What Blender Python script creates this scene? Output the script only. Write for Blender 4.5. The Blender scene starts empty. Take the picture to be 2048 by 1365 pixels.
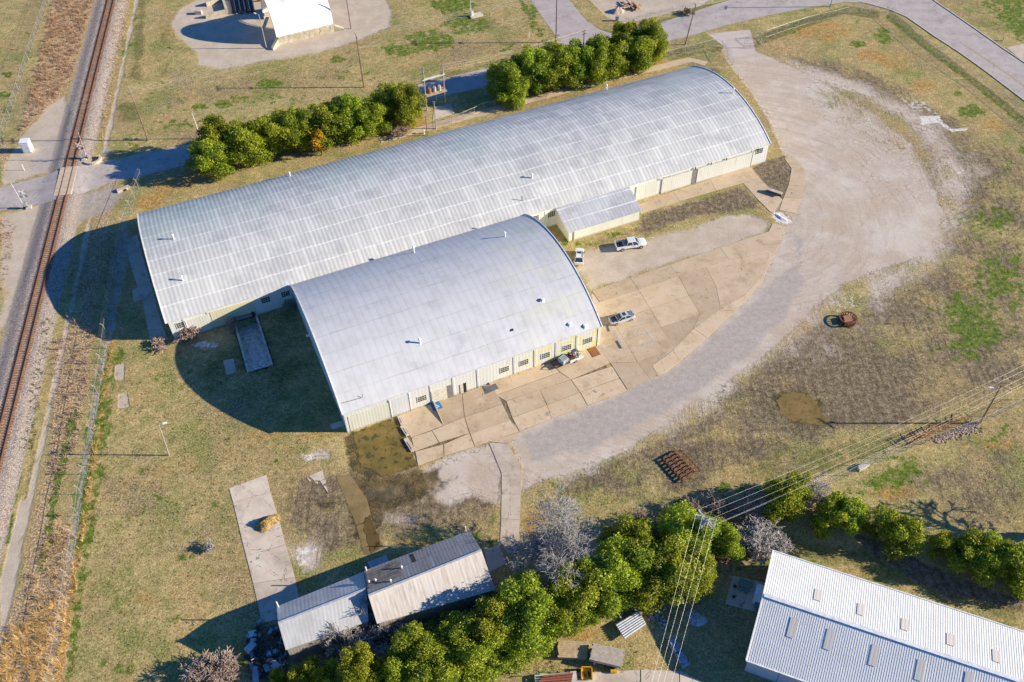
import bpy, math, random
import numpy as np
from mathutils import Vector, Matrix
random.seed(7); RNG = np.random.default_rng(7)
S = bpy.context.scene; COL = S.collection
R = math.radians
# ------------------------------------------------------------------ survey camera (real metres, z up, y away)
FPX, PITCH, ROLL, HCAM = 1923.343, 0.839703, -0.025997, 125.926
_c, _s = math.cos(PITCH), math.sin(PITCH)
_fw = Vector((0, _c, -_s)); _up0 = Vector((0, _s, _c)); _rt0 = Vector((1, 0, 0))
_cr, _sr = math.cos(ROLL), math.sin(ROLL)
_rt = _cr*_rt0+_sr*_up0; _up = -_sr*_rt0+_cr*_up0
CAMPOS = Vector((0, 0, HCAM))
def G(x, y, z=0.0):
    """surveyed photo coordinate -> real world point at height z"""
    d = _fw+(x-1024)/FPX*_rt-(y-682.5)/FPX*_up
    return CAMPOS+d*((z-HCAM)/d.z)
def G2(q, z=0.0):
    v = G(q[0], q[1], z); return (v.x, v.y)
def height_over(base, top):
    """height of a vertical thing standing at photo point base whose top shows at photo point top"""
    B = G(*base); best = (1e9, 0)
    z = 0.2
    while z < 25:
        d = B+Vector((0, 0, z))-CAMPOS; f = d.dot(_fw)
        u, v = 1024+FPX*d.dot(_rt)/f, 682.5-FPX*d.dot(_up)/f
        e = (u-top[0])**2+(v-top[1])**2
        if e < best[0]: best = (e, z)
        z += .05
    return best[1]
cd = bpy.data.cameras.new('camera'); cam = bpy.data.objects.new('camera', cd); COL.objects.link(cam)
cam.matrix_world = Matrix.Translation(CAMPOS) @ Matrix((_rt, _up, -_fw)).transposed().to_4x4()
cd.sensor_width = 36; cd.lens = FPX/2048*36; cd.clip_start = 1; cd.clip_end = 6000; S.camera = cam
# ------------------------------------------------------------------ light
SUN_EL, SUN_AZ = 21.2, 178.1          # elevation; direction shadows fall (degrees from +x)
a = R(SUN_AZ); el = R(SUN_EL)
sdir = Vector((math.cos(a)*math.cos(el), math.sin(a)*math.cos(el), -math.sin(el)))
ld = bpy.data.lights.new('sun', 'SUN'); ld.energy = 4.6; ld.angle = R(.5); ld.color = (1, .885, .68)
lo = bpy.data.objects.new('sun', ld); COL.objects.link(lo); lo.rotation_euler = sdir.to_track_quat('-Z', 'Y').to_euler()
lo.location = (80, 100, 90)
w = bpy.data.worlds.new('World'); S.world = w; w.use_nodes = True
nt = w.node_tree; bg = nt.nodes['Background']; sk = nt.nodes.new('ShaderNodeTexSky'); sk.sky_type = 'NISHITA'
sk.sun_disc = False; sk.ozone_density = 7; sk.dust_density = 0.2; sk.air_density = 1.0; sk.sun_elevation = el; sk.sun_rotation = math.atan2(-sdir.x, -sdir.y)
bt = nt.nodes.new('ShaderNodeMix'); bt.data_type = 'RGBA'; bt.blend_type = 'MULTIPLY'; bt.inputs[0].default_value = 1; bt.inputs[7].default_value = (.55, .98, 1.28, 1)
nt.links.new(sk.outputs[0], bt.inputs[6]); nt.links.new(bt.outputs[2], bg.inputs[0]); bg.inputs[1].default_value = 0.066
S.view_settings.view_transform = 'Standard'; S.view_settings.look = 'None'; S.view_settings.gamma = 1
S.view_settings.exposure = 1.0
S.cycles.max_bounces = 5; S.cycles.transparent_max_bounces = 6
# ------------------------------------------------------------------ node helper
class NG:
    def __init__(s, name):
        s.m = bpy.data.materials.new(name); s.m.use_nodes = True; s.t = s.m.node_tree
        s.b = s.t.nodes['Principled BSDF']
    def n(s, typ, **kw):
        o = s.t.nodes.new(typ)
        for k, v in kw.items(): setattr(o, k, v)
        return o
    def l(s, a, b): s.t.links.new(a, b)
    def put(s, sock, v):
        if isinstance(v, (int, float)): sock.default_value = v
        elif isinstance(v, (tuple, list)): sock.default_value = tuple(v)+((1,) if len(v) == 3 and len(sock.default_value) == 4 else ())
        else: s.l(v, sock)
    def pos(s, world=True):
        if world: return s.n('ShaderNodeNewGeometry').outputs['Position']
        return s.n('ShaderNodeTexCoord').outputs['Object']
    def map(s, v, scale=(1, 1, 1), rot=(0, 0, 0), loc=(0, 0, 0)):
        o = s.n('ShaderNodeMapping'); s.l(v, o.inputs[0])
        o.inputs['Scale'].default_value = scale; o.inputs['Rotation'].default_value = rot; o.inputs['Location'].default_value = loc
        return o.outputs[0]
    def noise(s, v, scale, detail=4, rough=.55, dist=0):
        o = s.n('ShaderNodeTexNoise'); s.l(v, o.inputs['Vector']); o.inputs['Scale'].default_value = scale
        o.inputs['Detail'].default_value = detail; o.inputs['Roughness'].default_value = rough; o.inputs['Distortion'].default_value = dist
        return o.outputs['Fac']
    def vor(s, v, scale, feat='F1', out='Distance'):
        o = s.n('ShaderNodeTexVoronoi', feature=feat); s.l(v, o.inputs['Vector']); o.inputs['Scale'].default_value = scale
        return o.outputs[out]
    def math(s, op, a, b=0.0, c=None, clamp=False):
        o = s.n('ShaderNodeMath', operation=op, use_clamp=clamp); s.put(o.inputs[0], a); s.put(o.inputs[1], b)
        if c is not None: s.put(o.inputs[2], c)
        return o.outputs[0]
    def ramp(s, v, a, b, lo=0.0, hi=1.0, smooth=True):
        o = s.n('ShaderNodeMapRange', interpolation_type='SMOOTHSTEP' if smooth else 'LINEAR')
        s.put(o.inputs[0], v); s.put(o.inputs[1], a); s.put(o.inputs[2], b); s.put(o.inputs[3], lo); s.put(o.inputs[4], hi)
        return o.outputs[0]
    def mix(s, f, a, b, mode='MIX'):
        o = s.n('ShaderNodeMix', data_type='RGBA', blend_type=mode); s.put(o.inputs[0], f); s.put(o.inputs[6], a); s.put(o.inputs[7], b)
        return o.outputs[2]
    def attr(s, name, out='Color'):
        o = s.n('ShaderNodeAttribute'); o.attribute_name = name; return o.outputs[out]
    def sep(s, v):
        o = s.n('ShaderNodeSeparateColor'); s.l(v, o.inputs[0]); return o.outputs
    def xyz(s, v):
        o = s.n('ShaderNodeSeparateXYZ'); s.l(v, o.inputs[0]); return o.outputs
    def uv(s): return s.n('ShaderNodeUVMap', uv_map='UVMap').outputs[0]
    def bump(s, h, strength=.4, dist=.05):
        o = s.n('ShaderNodeBump'); s.put(o.inputs['Height'], h); o.inputs['Strength'].default_value = strength; o.inputs['Distance'].default_value = dist
        s.l(o.outputs[0], s.b.inputs['Normal'])
    def out(s, col=None, rough=.8, metal=0.0, spec=.3):
        if col is not None: s.put(s.b.inputs['Base Color'], col)
        s.put(s.b.inputs['Roughness'], rough); s.put(s.b.inputs['Metallic'], metal); s.b.inputs['Specular IOR Level'].default_value = spec
        return s.m
_mc = {}
def M(name, col, rough=.75, metal=0.0, var=.25, scale=2.0, spec=.3, dirt=None, dirtamt=.4):
    """plain weathered material: base colour broken by two noises"""
    if name in _mc: return _mc[name]
    g = NG(name); p = g.pos(False)
    n = g.noise(p, scale, 5); f = g.ramp(n, .25, .75, 1-var, 1+var, False)
    c = g.mix(1.0, col, (1, 1, 1)); mm = g.n('ShaderNodeVectorMath', operation='SCALE'); g.put(mm.inputs[0], col[:3]); g.l(f, mm.inputs['Scale'])
    c = mm.outputs[0]
    if dirt: c = g.mix(g.ramp(g.noise(p, scale*.6, 6, .65), 1-dirtamt-.15, 1-dirtamt+.2), c, dirt)
    _mc[name] = g.out(c, rough, metal, spec); return _mc[name]
# ------------------------------------------------------------------ objects
def tag(o, label=None, cat=None, group=None, kind=None):
    if label: o['label'] = label
    if cat: o['category'] = cat
    if group: o['group'] = group
    if kind: o['kind'] = kind
    return o
def thing(name, label, cat, loc=(0, 0, 0), rz=0.0, group=None):
    o = bpy.data.objects.new(name, None); COL.objects.link(o); o.empty_display_size = .3
    o.location = loc; o.rotation_euler = (0, 0, rz); return tag(o, label, cat, group)
class MB:
    def __init__(s): s.v = []; s.f = []; s.mi = []; s.uv = []; s.ft = []; s.cur = 0; s.tint = 1.0; s.M = None
    def add(s, pts, faces, uvs=None):
        o = len(s.v)
        for p in pts:
            p = Vector(p); s.v.append(tuple(s.M @ p) if s.M else tuple(p))
        for k, f in enumerate(faces):
            s.f.append(tuple(i+o for i in f)); s.mi.append(s.cur); s.ft.append(s.tint)
            s.uv.append(uvs[k] if uvs else None)
        return s
    def quad(s, a, b, c, d, uv=None): return s.add((a, b, c, d), ((0, 1, 2, 3),), [uv] if uv else None)
    def box(s, c, size, rz=0.0, rx=0.0, ry=0.0):
        hx, hy, hz = size[0]/2, size[1]/2, size[2]/2
        m = Matrix.Translation(Vector(c)) @ Matrix.Rotation(rz, 4, 'Z') @ Matrix.Rotation(ry, 4, 'Y') @ Matrix.Rotation(rx, 4, 'X')
        P = [m @ Vector((x*hx, y*hy, z*hz)) for z in (-1, 1) for x, y in ((-1, -1), (1, -1), (1, 1), (-1, 1))]
        return s.add(P, ((3, 2, 1, 0), (4, 5, 6, 7), (0, 1, 5, 4), (1, 2, 6, 5), (2, 3, 7, 6), (3, 0, 4, 7)))
    def beam(s, p, q, wd, ht=None):
        p, q = Vector(p), Vector(q); d = q-p; L = d.length
        if L < 1e-6: return s
        rot = d.to_track_quat('X', 'Z').to_matrix().to_4x4(); ht = ht or wd
        m = Matrix.Translation((p+q)/2) @ rot
        P = [m @ Vector((x*L/2, y*wd/2, z*ht/2)) for z in (-1, 1) for x, y in ((-1, -1), (1, -1), (1, 1), (-1, 1))]
        return s.add(P, ((3, 2, 1, 0), (4, 5, 6, 7), (0, 1, 5, 4), (1, 2, 6, 5), (2, 3, 7, 6), (3, 0, 4, 7)))
    def tube(s, pts, rad, n=6, cap=True):
        pts = [Vector(p) for p in pts]; k = len(pts); rs = rad if isinstance(rad, (list, tuple)) else [rad]*k
        P = []
        for i, p in enumerate(pts):
            d = (pts[min(i+1, k-1)]-pts[max(i-1, 0)]).normalized()
            u = d.cross(Vector((0, 0, 1)) if abs(d.z) < .9 else Vector((1, 0, 0))).normalized(); v = d.cross(u)
            for j in range(n):
                t = 2*math.pi*j/n; P.append(p+rs[i]*(math.cos(t)*u+math.sin(t)*v))
        F = [(i*n+j, i*n+(j+1) % n, (i+1)*n+(j+1) % n, (i+1)*n+j) for i in range(k-1) for j in range(n)]
        if cap and n > 2: F += [tuple(range(n)), tuple(range((k-1)*n, k*n))[::-1]]
        return s.add(P, F)
    def cyl(s, c, r, h, n=14, r2=None, axis='Z'):
        c = Vector(c); d = {'X': Vector((h, 0, 0)), 'Y': Vector((0, h, 0)), 'Z': Vector((0, 0, h))}[axis]
        return s.tube([c, c+d], [r, r if r2 is None else r2], n)
    def prism(s, poly, z0, z1):
        n = len(poly); a = sum(poly[i][0]*poly[(i+1) % n][1]-poly[(i+1) % n][0]*poly[i][1] for i in range(n))
        if a < 0: poly = poly[::-1]
        P = [(x, y, z0) for x, y in poly]+[(x, y, z1) for x, y in poly]
        F = [tuple(range(n, 2*n)), tuple(range(n))[::-1]]+[(i, (i+1) % n, n+(i+1) % n, n+i) for i in range(n)]
        return s.add(P, F)
    def sheet(s, poly, z):
        n = len(poly); a = sum(poly[i][0]*poly[(i+1) % n][1]-poly[(i+1) % n][0]*poly[i][1] for i in range(n))
        if a < 0: poly = poly[::-1]
        return s.add([(x, y, z) for x, y in poly], (tuple(range(n)),))
    def build(s, name, mats, parent=None, smooth=False):
        me = bpy.data.meshes.new(name); me.from_pydata(s.v, [], s.f)
        for m in (mats if isinstance(mats, (list, tuple)) else [mats]): me.materials.append(m)
        if max(s.mi, default=0) > 0: me.polygons.foreach_set('material_index', s.mi)
        if any(u for u in s.uv):
            L = me.uv_layers.new(name='UVMap'); k = 0
            for f, u in zip(s.f, s.uv):
                for j in range(len(f)):
                    if u: L.data[k].uv = u[j]
                    k += 1
        if s.f:
            A = me.attributes.new('tint', 'FLOAT', 'FACE'); A.data.foreach_set('value', [float(t) for t in s.ft])
        if smooth: me.polygons.foreach_set('use_smooth', [True]*len(s.f))
        me.update()
        o = bpy.data.objects.new(name, me); COL.objects.link(o)
        if parent: o.parent = parent
        return o
def raw_mesh(name, V, F, mats, parent=None, tint=None, smooth=False):
    me = bpy.data.meshes.new(name); V = np.asarray(V, np.float32); F = np.asarray(F, np.int32); k = F.shape[1]
    me.vertices.add(len(V)); me.vertices.foreach_set('co', V.ravel())
    me.loops.add(F.size); me.loops.foreach_set('vertex_index', F.ravel())
    me.polygons.add(len(F)); me.polygons.foreach_set('loop_start', np.arange(0, F.size, k, dtype=np.int32))
    if smooth: me.polygons.foreach_set('use_smooth', np.ones(len(F), bool))
    for m in (mats if isinstance(mats, (list, tuple)) else [mats]): me.materials.append(m)
    if tint is not None:
        A = me.attributes.new('tint', 'FLOAT', 'FACE'); A.data.foreach_set('value', np.asarray(tint, np.float32))
    me.update(calc_edges=True); me.validate()
    o = bpy.data.objects.new(name, me); COL.objects.link(o)
    if parent: o.parent = parent
    return o
def copy_tree(o, parent=None):
    c = o.copy(); COL.objects.link(c)
    if parent: c.parent = parent
    for ch in list(o.children): copy_tree(ch, c)
    return c
# ------------------------------------------------------------------ railway line and ground relief
_ry = np.array([G(x, y, .6)[:] for x, y in ((221.4, 0), (202, 80), (111.3, 440), (92.5, 520), (26.7, 780), (10.5, 845))])
RAILP = np.polyfit(_ry[:, 1], _ry[:, 0], 2)
def rail_x(y): return np.polyval(RAILP, y)
def rail_dist(x, y):
    sl = 2*RAILP[0]*y+RAILP[1]
    return (x-rail_x(y))/np.sqrt(1+sl*sl)
def relief(x, y):
    d = np.abs(rail_dist(np.asarray(x, float), np.asarray(y, float)))
    t = np.clip((4.4-d)/2.6, 0, 1); t = t*t*(3-2*t)
    return .42*t
def hz(x, y): return float(relief(x, y))
# ------------------------------------------------------------------ GROUND sheet with surveyed surface types
def axis_pts(a, b, step, far):
    core = list(np.arange(a, b+.01, step)); d = step; lo = []; x = a
    while x > -far: d *= 1.5; x -= d; lo.append(x)
    d = step; hi = []; x = b
    while x < far: d *= 1.5; x += d; hi.append(x)
    return np.array(lo[::-1]+core+hi)
gx = axis_pts(-150, 150, .5, 3500); gy = axis_pts(38, 262, .5, 3500)
XX, YY = np.meshgrid(gx, gy); NX, NY = len(gx), len(gy)
MASK = {k: np.zeros_like(XX) for k in ('green', 'straw', 'mud', 'gravel', 'chip', 'sand', 'olive', 'wet', 'white', 'track', 'bed', 'reed')}
def sdist(P, poly):
    x, y = P; n = len(poly); d = np.full(x.shape, 1e9); ins = np.zeros(x.shape, bool)
    for i in range(n):
        (ax, ay), (bx, by) = poly[i], poly[(i+1) % n]
        ex, ey = bx-ax, by-ay; L = ex*ex+ey*ey+1e-9
        t = np.clip(((x-ax)*ex+(y-ay)*ey)/L, 0, 1)
        d = np.minimum(d, np.hypot(x-ax-t*ex, y-ay-t*ey))
        c = (ay > y) != (by > y)
        ins ^= c & (x < ex*(y-ay)/(ey if abs(ey) > 1e-9 else 1e-9)+ax)
    return np.where(ins, d, -d)
def paint(ch, poly, soft=2.0, amt=1.0, sub=False):
    W = [G2(q) for q in poly]; xs = [q[0] for q in W]; ys = [q[1] for q in W]; m = soft*1.2+1
    i0, i1 = np.searchsorted(gx, (min(xs)-m, max(xs)+m)); j0, j1 = np.searchsorted(gy, (min(ys)-m, max(ys)+m))
    if i1 <= i0 or j1 <= j0: return
    d = sdist((XX[j0:j1, i0:i1], YY[j0:j1, i0:i1]), W)
    t = np.clip((d+soft*.5)/soft, 0, 1); t = t*t*(3-2*t)*amt
    A = MASK[ch][j0:j1, i0:i1]
    A[:] = A*(1-t) if sub else np.maximum(A, t)
def spot(ch, cx, cy, rx, ry, amt=1.0, soft=.7, rot=0.0):
    pts = [(cx+rx*math.cos(t)*math.cos(rot)-ry*math.sin(t)*math.sin(rot), cy+rx*math.cos(t)*math.sin(rot)+ry*math.sin(t)*math.cos(rot)) for t in np.linspace(0, 2*math.pi, 14)[:-1]]
    s = min(rx, ry)*.115*soft*2
    paint(ch, pts, s, amt)
def band(ch, line, wpx, soft=1.0, amt=1.0):
    L = [Vector(p) for p in line]; a = []; b = []
    for i, p in enumerate(L):
        d = (L[min(i+1, len(L)-1)]-L[max(i-1, 0)]); n = Vector((-d.y, d.x)).normalized()*wpx/2
        a.append(tuple(p+n)); b.append(tuple(p-n))
    paint(ch, a+b[::-1], soft, amt)
# yard of pale gravel, drives, bare lots
YARD = [(1470, 70), (1500, 95), (1530, 112), (1590, 135), (1640, 160), (1700, 195), (1770, 235), (1830, 290), (1860, 350), (1890, 420), (1880, 480), (1830, 520), (1750, 545), (1690, 575), (1640, 610), (1600, 650), (1560, 690), (1490, 745), (1400, 800), (1330, 850), (1250, 905), (1150, 945), (1080, 965), (1042, 985), (1042, 930), (1020, 890), (1030, 850), (1255, 775), (1360, 715), (1470, 615), (1525, 555), (1560, 470), (1590, 430), (1605, 372), (1604, 340), (1565, 305), (1545, 250), (1510, 195), (1470, 145), (1445, 100)]
paint('gravel', YARD, 3.0)
paint('gravel', [(1560, 110), (1700, 150), (1800, 190), (1900, 250), (1950, 330), (1960, 430), (1900, 540), (1800, 600), (1720, 650), (1640, 720), (1560, 760), (1440, 840), (1300, 905), (1160, 965), (1060, 1000), (1045, 950), (1500, 600), (1600, 300)], 11, .62)
paint('mud', [(1620, 110), (1740, 150), (1860, 200), (1970, 300), (1990, 420), (1920, 560), (1800, 640), (1740, 600), (1880, 490), (1890, 400), (1840, 290), (1720, 210)], 9, .5)
paint('gravel', [(1840, 300), (1960, 290), (2000, 340), (1960, 400), (1880, 400)], 8, .45)
paint('gravel', [(1560, 640), (1700, 590), (1790, 640), (1700, 740), (1560, 720)], 9, .42)
paint('gravel', [(845, 935), (950, 895), (985, 890), (1005, 950), (1002, 1010), (950, 990), (900, 1010), (860, 985)], 5.5)
paint('gravel', [(560, 1090), (640, 1060), (660, 1110), (640, 1150), (600, 1160)], 5, .62)
paint('sand', [(1170, 500), (1300, 478), (1420, 440), (1500, 425), (1545, 450), (1535, 468), (1340, 530), (1184, 585), (1150, 540)], 5, .85); paint('gravel', [(1300, 490), (1420, 450), (1500, 432), (1540, 455), (1340, 525)], 5, .6)
spot('gravel', 640, 910, 25, 14, .7); spot('gravel', 760, 985, 55, 22, .5); spot('gravel', 800, 1040, 60, 20, .45)
paint('mud', [(1280, 432), (1486, 370), (1530, 420), (1440, 425), (1330, 452), (1280, 470)], 3.5, .75)
paint('mud', [(1535, 320), (1570, 312), (1583, 338), (1577, 372), (1556, 420), (1540, 380), (1505, 335)], 1, .85)
paint('mud', [(1150, 480), (1290, 450), (1420, 430), (1400, 455), (1290, 475), (1180, 500)], 3, .4)
for x, y, a_, b_ in ((1305, 495, 9, 6), (1330, 488, 10, 4), (1370, 475, 14, 5), (1225, 500, 30, 12), (1425, 440, 8, 4), (1400, 510, 30, 4)): spot('mud', x, y, a_, b_, .75)
band('straw', [(1420, 462), (1500, 442)], 10, 1.5, .7); band('straw', [(1330, 482), (1420, 462)], 6, 1.5, .55)
CHIP = [(1040, 870), (1255, 785), (1360, 725), (1475, 625), (1545, 560), (1590, 520), (1610, 560), (1570, 640), (1490, 720), (1400, 780), (1300, 840), (1180, 900), (1060, 930)]
paint('chip', CHIP, 4, .85)
paint('chip', [(1590, 470), (1610, 480), (1600, 540), (1585, 560)], 3, .7)
# dusty lots: dome yard, far lot, crossing surrounds
paint('sand', [(395, 0), (360, 20), (342, 48), (360, 75), (395, 110), (400, 130), (440, 138), (540, 122), (640, 105), (720, 80), (775, 55), (785, 30), (775, 0)], 5)
paint('straw', [(690, 0), (770, 0), (780, 35), (720, 62), (690, 50)], 3, .6)
paint('sand', [(1180, 0), (1420, 0), (1400, 12), (1250, 48), (1215, 35)], 1.5)
paint('sand', [(10, 330), (60, 255), (95, 215), (130, 190), (140, 230), (120, 320), (100, 345), (0, 378)], 5, .9)
paint('chip', [(75, 285), (120, 262), (132, 300), (110, 345), (50, 350)], 2.5, .7)
paint('sand', [(0, 428), (105, 405), (95, 470), (60, 560), (20, 640), (0, 660)], 6, .8)
paint('sand', [(150, 322), (190, 318), (235, 318), (300, 300), (240, 330), (200, 342), (150, 345)], 2, .85)
paint('chip', [(140, 395), (230, 368), (260, 380), (225, 420), (180, 440), (140, 455)], 4.5, .85)
spot('chip', 215, 305, 16, 12, .7)
# railway bed
dr = rail_dist(XX, YY); inr = (YY > 20) & (YY < 300)
MASK['bed'] = np.where(inr, np.clip((4.9-np.abs(dr+.2))/1.0, 0, 1), 0)
MASK['sand'] = np.maximum(MASK['sand'], np.where(inr, .75*np.clip(1-np.abs(dr-6.5)/1.2, 0, 1), 0))
MASK['reed'] = np.maximum(MASK['reed'], np.where(inr & (dr > 6) & (YY < 165), np.clip(1-np.abs(dr-9.2)/3.2, 0, 1)*.85, 0))
# grass: bright patches
GREENS = [(1942, 222, 26, 14, .95), (1990, 435, 36, 26, .7), (1935, 640, 42, 42, .95), (1975, 660, 40, 44, .85), (1955, 690, 30, 26, .9), (2005, 560, 30, 38, .85), (2030, 520, 24, 22, .7),
 (1765, 72, 16, 16, 1), (1716, 89, 17, 7, 1), (1585, 65, 7, 5, .9), (1712, 45, 12, 6, .6), (1915, 188, 12, 6, .7), (2020, 330, 24, 14, .5), (1820, 165, 8, 4, .3), (2045, 300, 10, 8, .9),
 (905, 10, 45, 18, .95), (860, 82, 50, 22, .8), (805, 100, 40, 14, .8), (675, 120, 16, 8, .9), (450, 208, 26, 10, .95), (400, 215, 20, 8, .8), (540, 168, 30, 10, .9), (480, 195, 22, 5, .8),
 (930, 48, 55, 26, .6), (1020, 95, 30, 12, .5), (420, 245, 30, 14, .55), (350, 250, 40, 16, .5), (480, 280, 40, 12, .5), (265, 290, 14, 12, .7), (322, 165, 6, 6, .7), (268, 35, 5, 9, .9), (248, 105, 5, 4, .9), (248, 152, 6, 8, .6), (262, 90, 12, 5, .6),
 (15, 150, 16, 10, .7), (10, 190, 14, 8, .8), (15, 220, 10, 14, .6), (1065, 40, 12, 30, .7), (1085, 70, 10, 18, .6), (2030, 20, 40, 40, .9), (1990, 10, 25, 20, .7), (2040, 55, 25, 25, .9),
 (1800, 945, 50, 40, .8), (1740, 965, 40, 22, .75), (1990, 870, 50, 40, .45), (1700, 985, 30, 15, .6), (1960, 860, 8, 12, .8), (1620, 930, 40, 20, .5), (1480, 980, 60, 18, .75), (1390, 1010, 50, 14, .8), (1540, 960, 60, 16, .6),
 (385, 1115, 30, 9, .7), (425, 1010, 20, 8, .3), (555, 925, 6, 6, .7), (1130, 482, 10, 12, .9), (1170, 490, 25, 8, .7), (1230, 470, 30, 6, .5), (1445, 1140, 40, 14, .55), (1560, 1140, 30, 14, .75), (1620, 1125, 25, 8, .7),
 (1520, 1130, 40, 12, .6), (930, 1075, 45, 12, .75), (980, 1080, 18, 20, .6), (860, 1085, 30, 8, .5), (640, 870, 20, 5, .4), (1080, 1345, 30, 14, .8), (880, 1350, 120, 24, .6), (1020, 1340, 40, 12, .6), (1850, 1210, 60, 10, .5),
 (1990, 1250, 30, 8, .8), (1130, 1010, 20, 30, .5), (1080, 950, 15, 8, .3), (420, 640, 120, 60, .15)]
for g in GREENS: spot('green', g[0], g[1], g[2], g[3], g[4], 1.1)
band('green', [(97, 640), (85, 720), (68, 790), (55, 860), (40, 930), (10, 1090)], 14, .8, .95)
band('green', [(215, 690), (185, 860), (160, 1000), (150, 1110)], 34, 2.5, .72)
band('green', [(240, 690), (212, 850), (195, 960), (175, 1100), (150, 1240), (140, 1365)], 22, 2.5, .72)
band('green', [(150, 820), (125, 920), (105, 1000), (95, 1090), (75, 1150)], 22, 2, .8)
band('green', [(1040, 0), (1075, 60), (1100, 95)], 14, 1.5, .7)
band('green', [(440, 1365), (500, 1310), (560, 1330)], 40, 4, .5)
band('olive', [(285, 0), (280, 60), (275, 110), (270, 160)], 26, 5, .75); band('olive', [(330, 60), (332, 160)], 26, 6, .55); spot('olive', 255, 225, 30, 24, .6)
band('olive', [(400, 300), (560, 255), (775, 190), (985, 130), (1120, 95)], 26, 2, .45)
paint('olive', [(885, 20), (985, 10), (1000, 50), (960, 75), (890, 70)], 3, .5)
band('olive', [(1135, 20), (1175, 60), (1230, 80)], 26, 2, .7); band('olive', [(1230, 70), (1330, 50), (1430, 15)], 26, 2, .65); band('olive', [(1510, 85), (1600, 50), (1690, 20), (1760, 30)], 20, 1.5, .75)
band('olive', [(1775, 28), (1850, 90), (1950, 165), (2048, 245)], 18, 1.2, .8); band('green', [(1772, 30), (1850, 93), (1950, 170), (2048, 250)], 7, .6, .6)
band('olive', [(1330, 112), (1400, 96), (1450, 92)], 26, 1.5, .6); paint('olive', [(1860, 0), (2048, 0), (2048, 110), (1950, 45)], 3, .35)
paint('olive', [(1050, 950), (1230, 930), (1420, 880), (1560, 860), (1700, 900), (1640, 960), (1380, 1010), (1180, 1020), (1060, 1000)], 7, .5)
paint('olive', [(1600, 900), (1720, 870), (1860, 850), (1760, 920), (1640, 960)], 5, .65)
paint('olive', [(1410, 1060), (1560, 1060), (1720, 1090), (1900, 1160), (2048, 1210), (2048, 1260), (1760, 1160), (1530, 1090)], 5, .8)
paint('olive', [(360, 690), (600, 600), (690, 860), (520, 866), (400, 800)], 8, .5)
paint('olive', [(1270, 900), (1330, 880), (1440, 900), (1460, 960), (1330, 990)], 6, .4)
# straw / golden dead grass
for x, y, a_, b_, s_ in ((330, 60, 40, 20, .4), (620, 60, 30, 15, .5), (1640, 60, 80, 30, .6), (1740, 110, 30, 12, .7), (1800, 120, 60, 25, .55), (1860, 175, 50, 20, .5), (1990, 230, 40, 40, .6), (1960, 400, 40, 16, .6), (1860, 600, 30, 16, .7), (1930, 570, 40, 22, .65), (1960, 500, 50, 16, .55), (2030, 480, 30, 20, .6),
 (1800, 985, 60, 16, .7), (2000, 890, 40, 16, .7), (1940, 850, 60, 14, .4), (350, 940, 90, 60, .35), (420, 1110, 90, 60, .35), (290, 1200, 40, 20, .6), (250, 1010, 40, 60, .3), (830, 1085, 50, 12, .8), (610, 1165, 25, 12, .8), (690, 1120, 25, 10, .7), (1060, 1050, 14, 40, .8), (1100, 1000, 50, 20, .4), (1230, 990, 80, 14, .4), (590, 870, 120, 14, .5), (1530, 1160, 50, 8, .8), (1440, 1155, 50, 8, .7), (1160, 1270, 40, 10, .8), (1090, 1320, 60, 12, .7), (1205, 1300, 10, 10, .5)): spot('straw', x, y, a_, b_, s_, 1.3)
band('straw', [(395, 348), (480, 322), (620, 280), (850, 240)], 34, 1.5, .75); band('straw', [(280, 420), (330, 380), (400, 352)], 40, 2, .6); band('straw', [(990, 210), (1130, 180), (1330, 122)], 16, 1.2, .75)
band('straw', [(225, 680), (205, 830), (188, 930), (170, 1040), (150, 1150), (125, 1300), (118, 1365)], 11, .8, .95)
band('straw', [(60, 200), (100, 60), (125, 0)], 20, 2, .5)
# dark bare soil
paint('mud', [(1460, 760), (1560, 690), (1640, 640), (1760, 660), (1800, 720), (1840, 800), (1800, 850), (1720, 870), (1640, 870), (1540, 860), (1440, 830), (1420, 800)], 6, .68); paint('mud', [(1700, 590), (1860, 560), (1880, 640), (1860, 760), (1760, 720)], 7, .52)
paint('mud', [(1820, 250), (1900, 250), (1960, 300), (1900, 350), (1960, 360), (2048, 350), (2048, 410), (1900, 420), (1850, 380)], 7, .6)
paint('mud', [(1690, 120), (1780, 160), (1870, 220), (1850, 290), (1770, 230), (1650, 160), (1600, 130)], 7, .55)
paint('mud', [(1760, 540), (1850, 530), (1880, 560), (1800, 640), (1740, 640), (1650, 640)], 8, .55)
paint('mud', [(1160, 940), (1330, 890), (1440, 900), (1400, 985), (1250, 985), (1120, 1000)], 3, .62); paint('mud', [(1060, 985), (1250, 905), (1420, 820), (1520, 760), (1540, 800), (1420, 870), (1240, 945), (1075, 1000)], 3, .6)
paint('mud', [(565, 960), (640, 985), (680, 1010), (710, 1080), (660, 1120), (620, 1080), (560, 1050)], 6, .72)
paint('mud', [(680, 950), (720, 935), (760, 1000), (900, 940), (880, 1000), (800, 1040), (760, 1060), (740, 1110), (700, 1060)], 5, .8)
paint('mud', [(845, 960), (1000, 970), (1000, 1050), (900, 1060), (780, 1090), (800, 1040)], 6, .6)
paint('mud', [(1850, 960), (2048, 900), (2048, 1080), (1960, 1090), (1880, 1050), (1780, 1030)], 9, .5)
paint('mud', [(1690, 1060), (1780, 1090), (1900, 1150), (2048, 1200), (2048, 1225), (1880, 1190), (1740, 1110)], 2.5, .95)
paint('mud', [(1060, 940), (1160, 930), (1120, 960), (1060, 975)], 4, .4); spot('mud', 1575, 228, 22, 7, .7); spot('mud', 1425, 150, 20, 14, .6)
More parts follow.
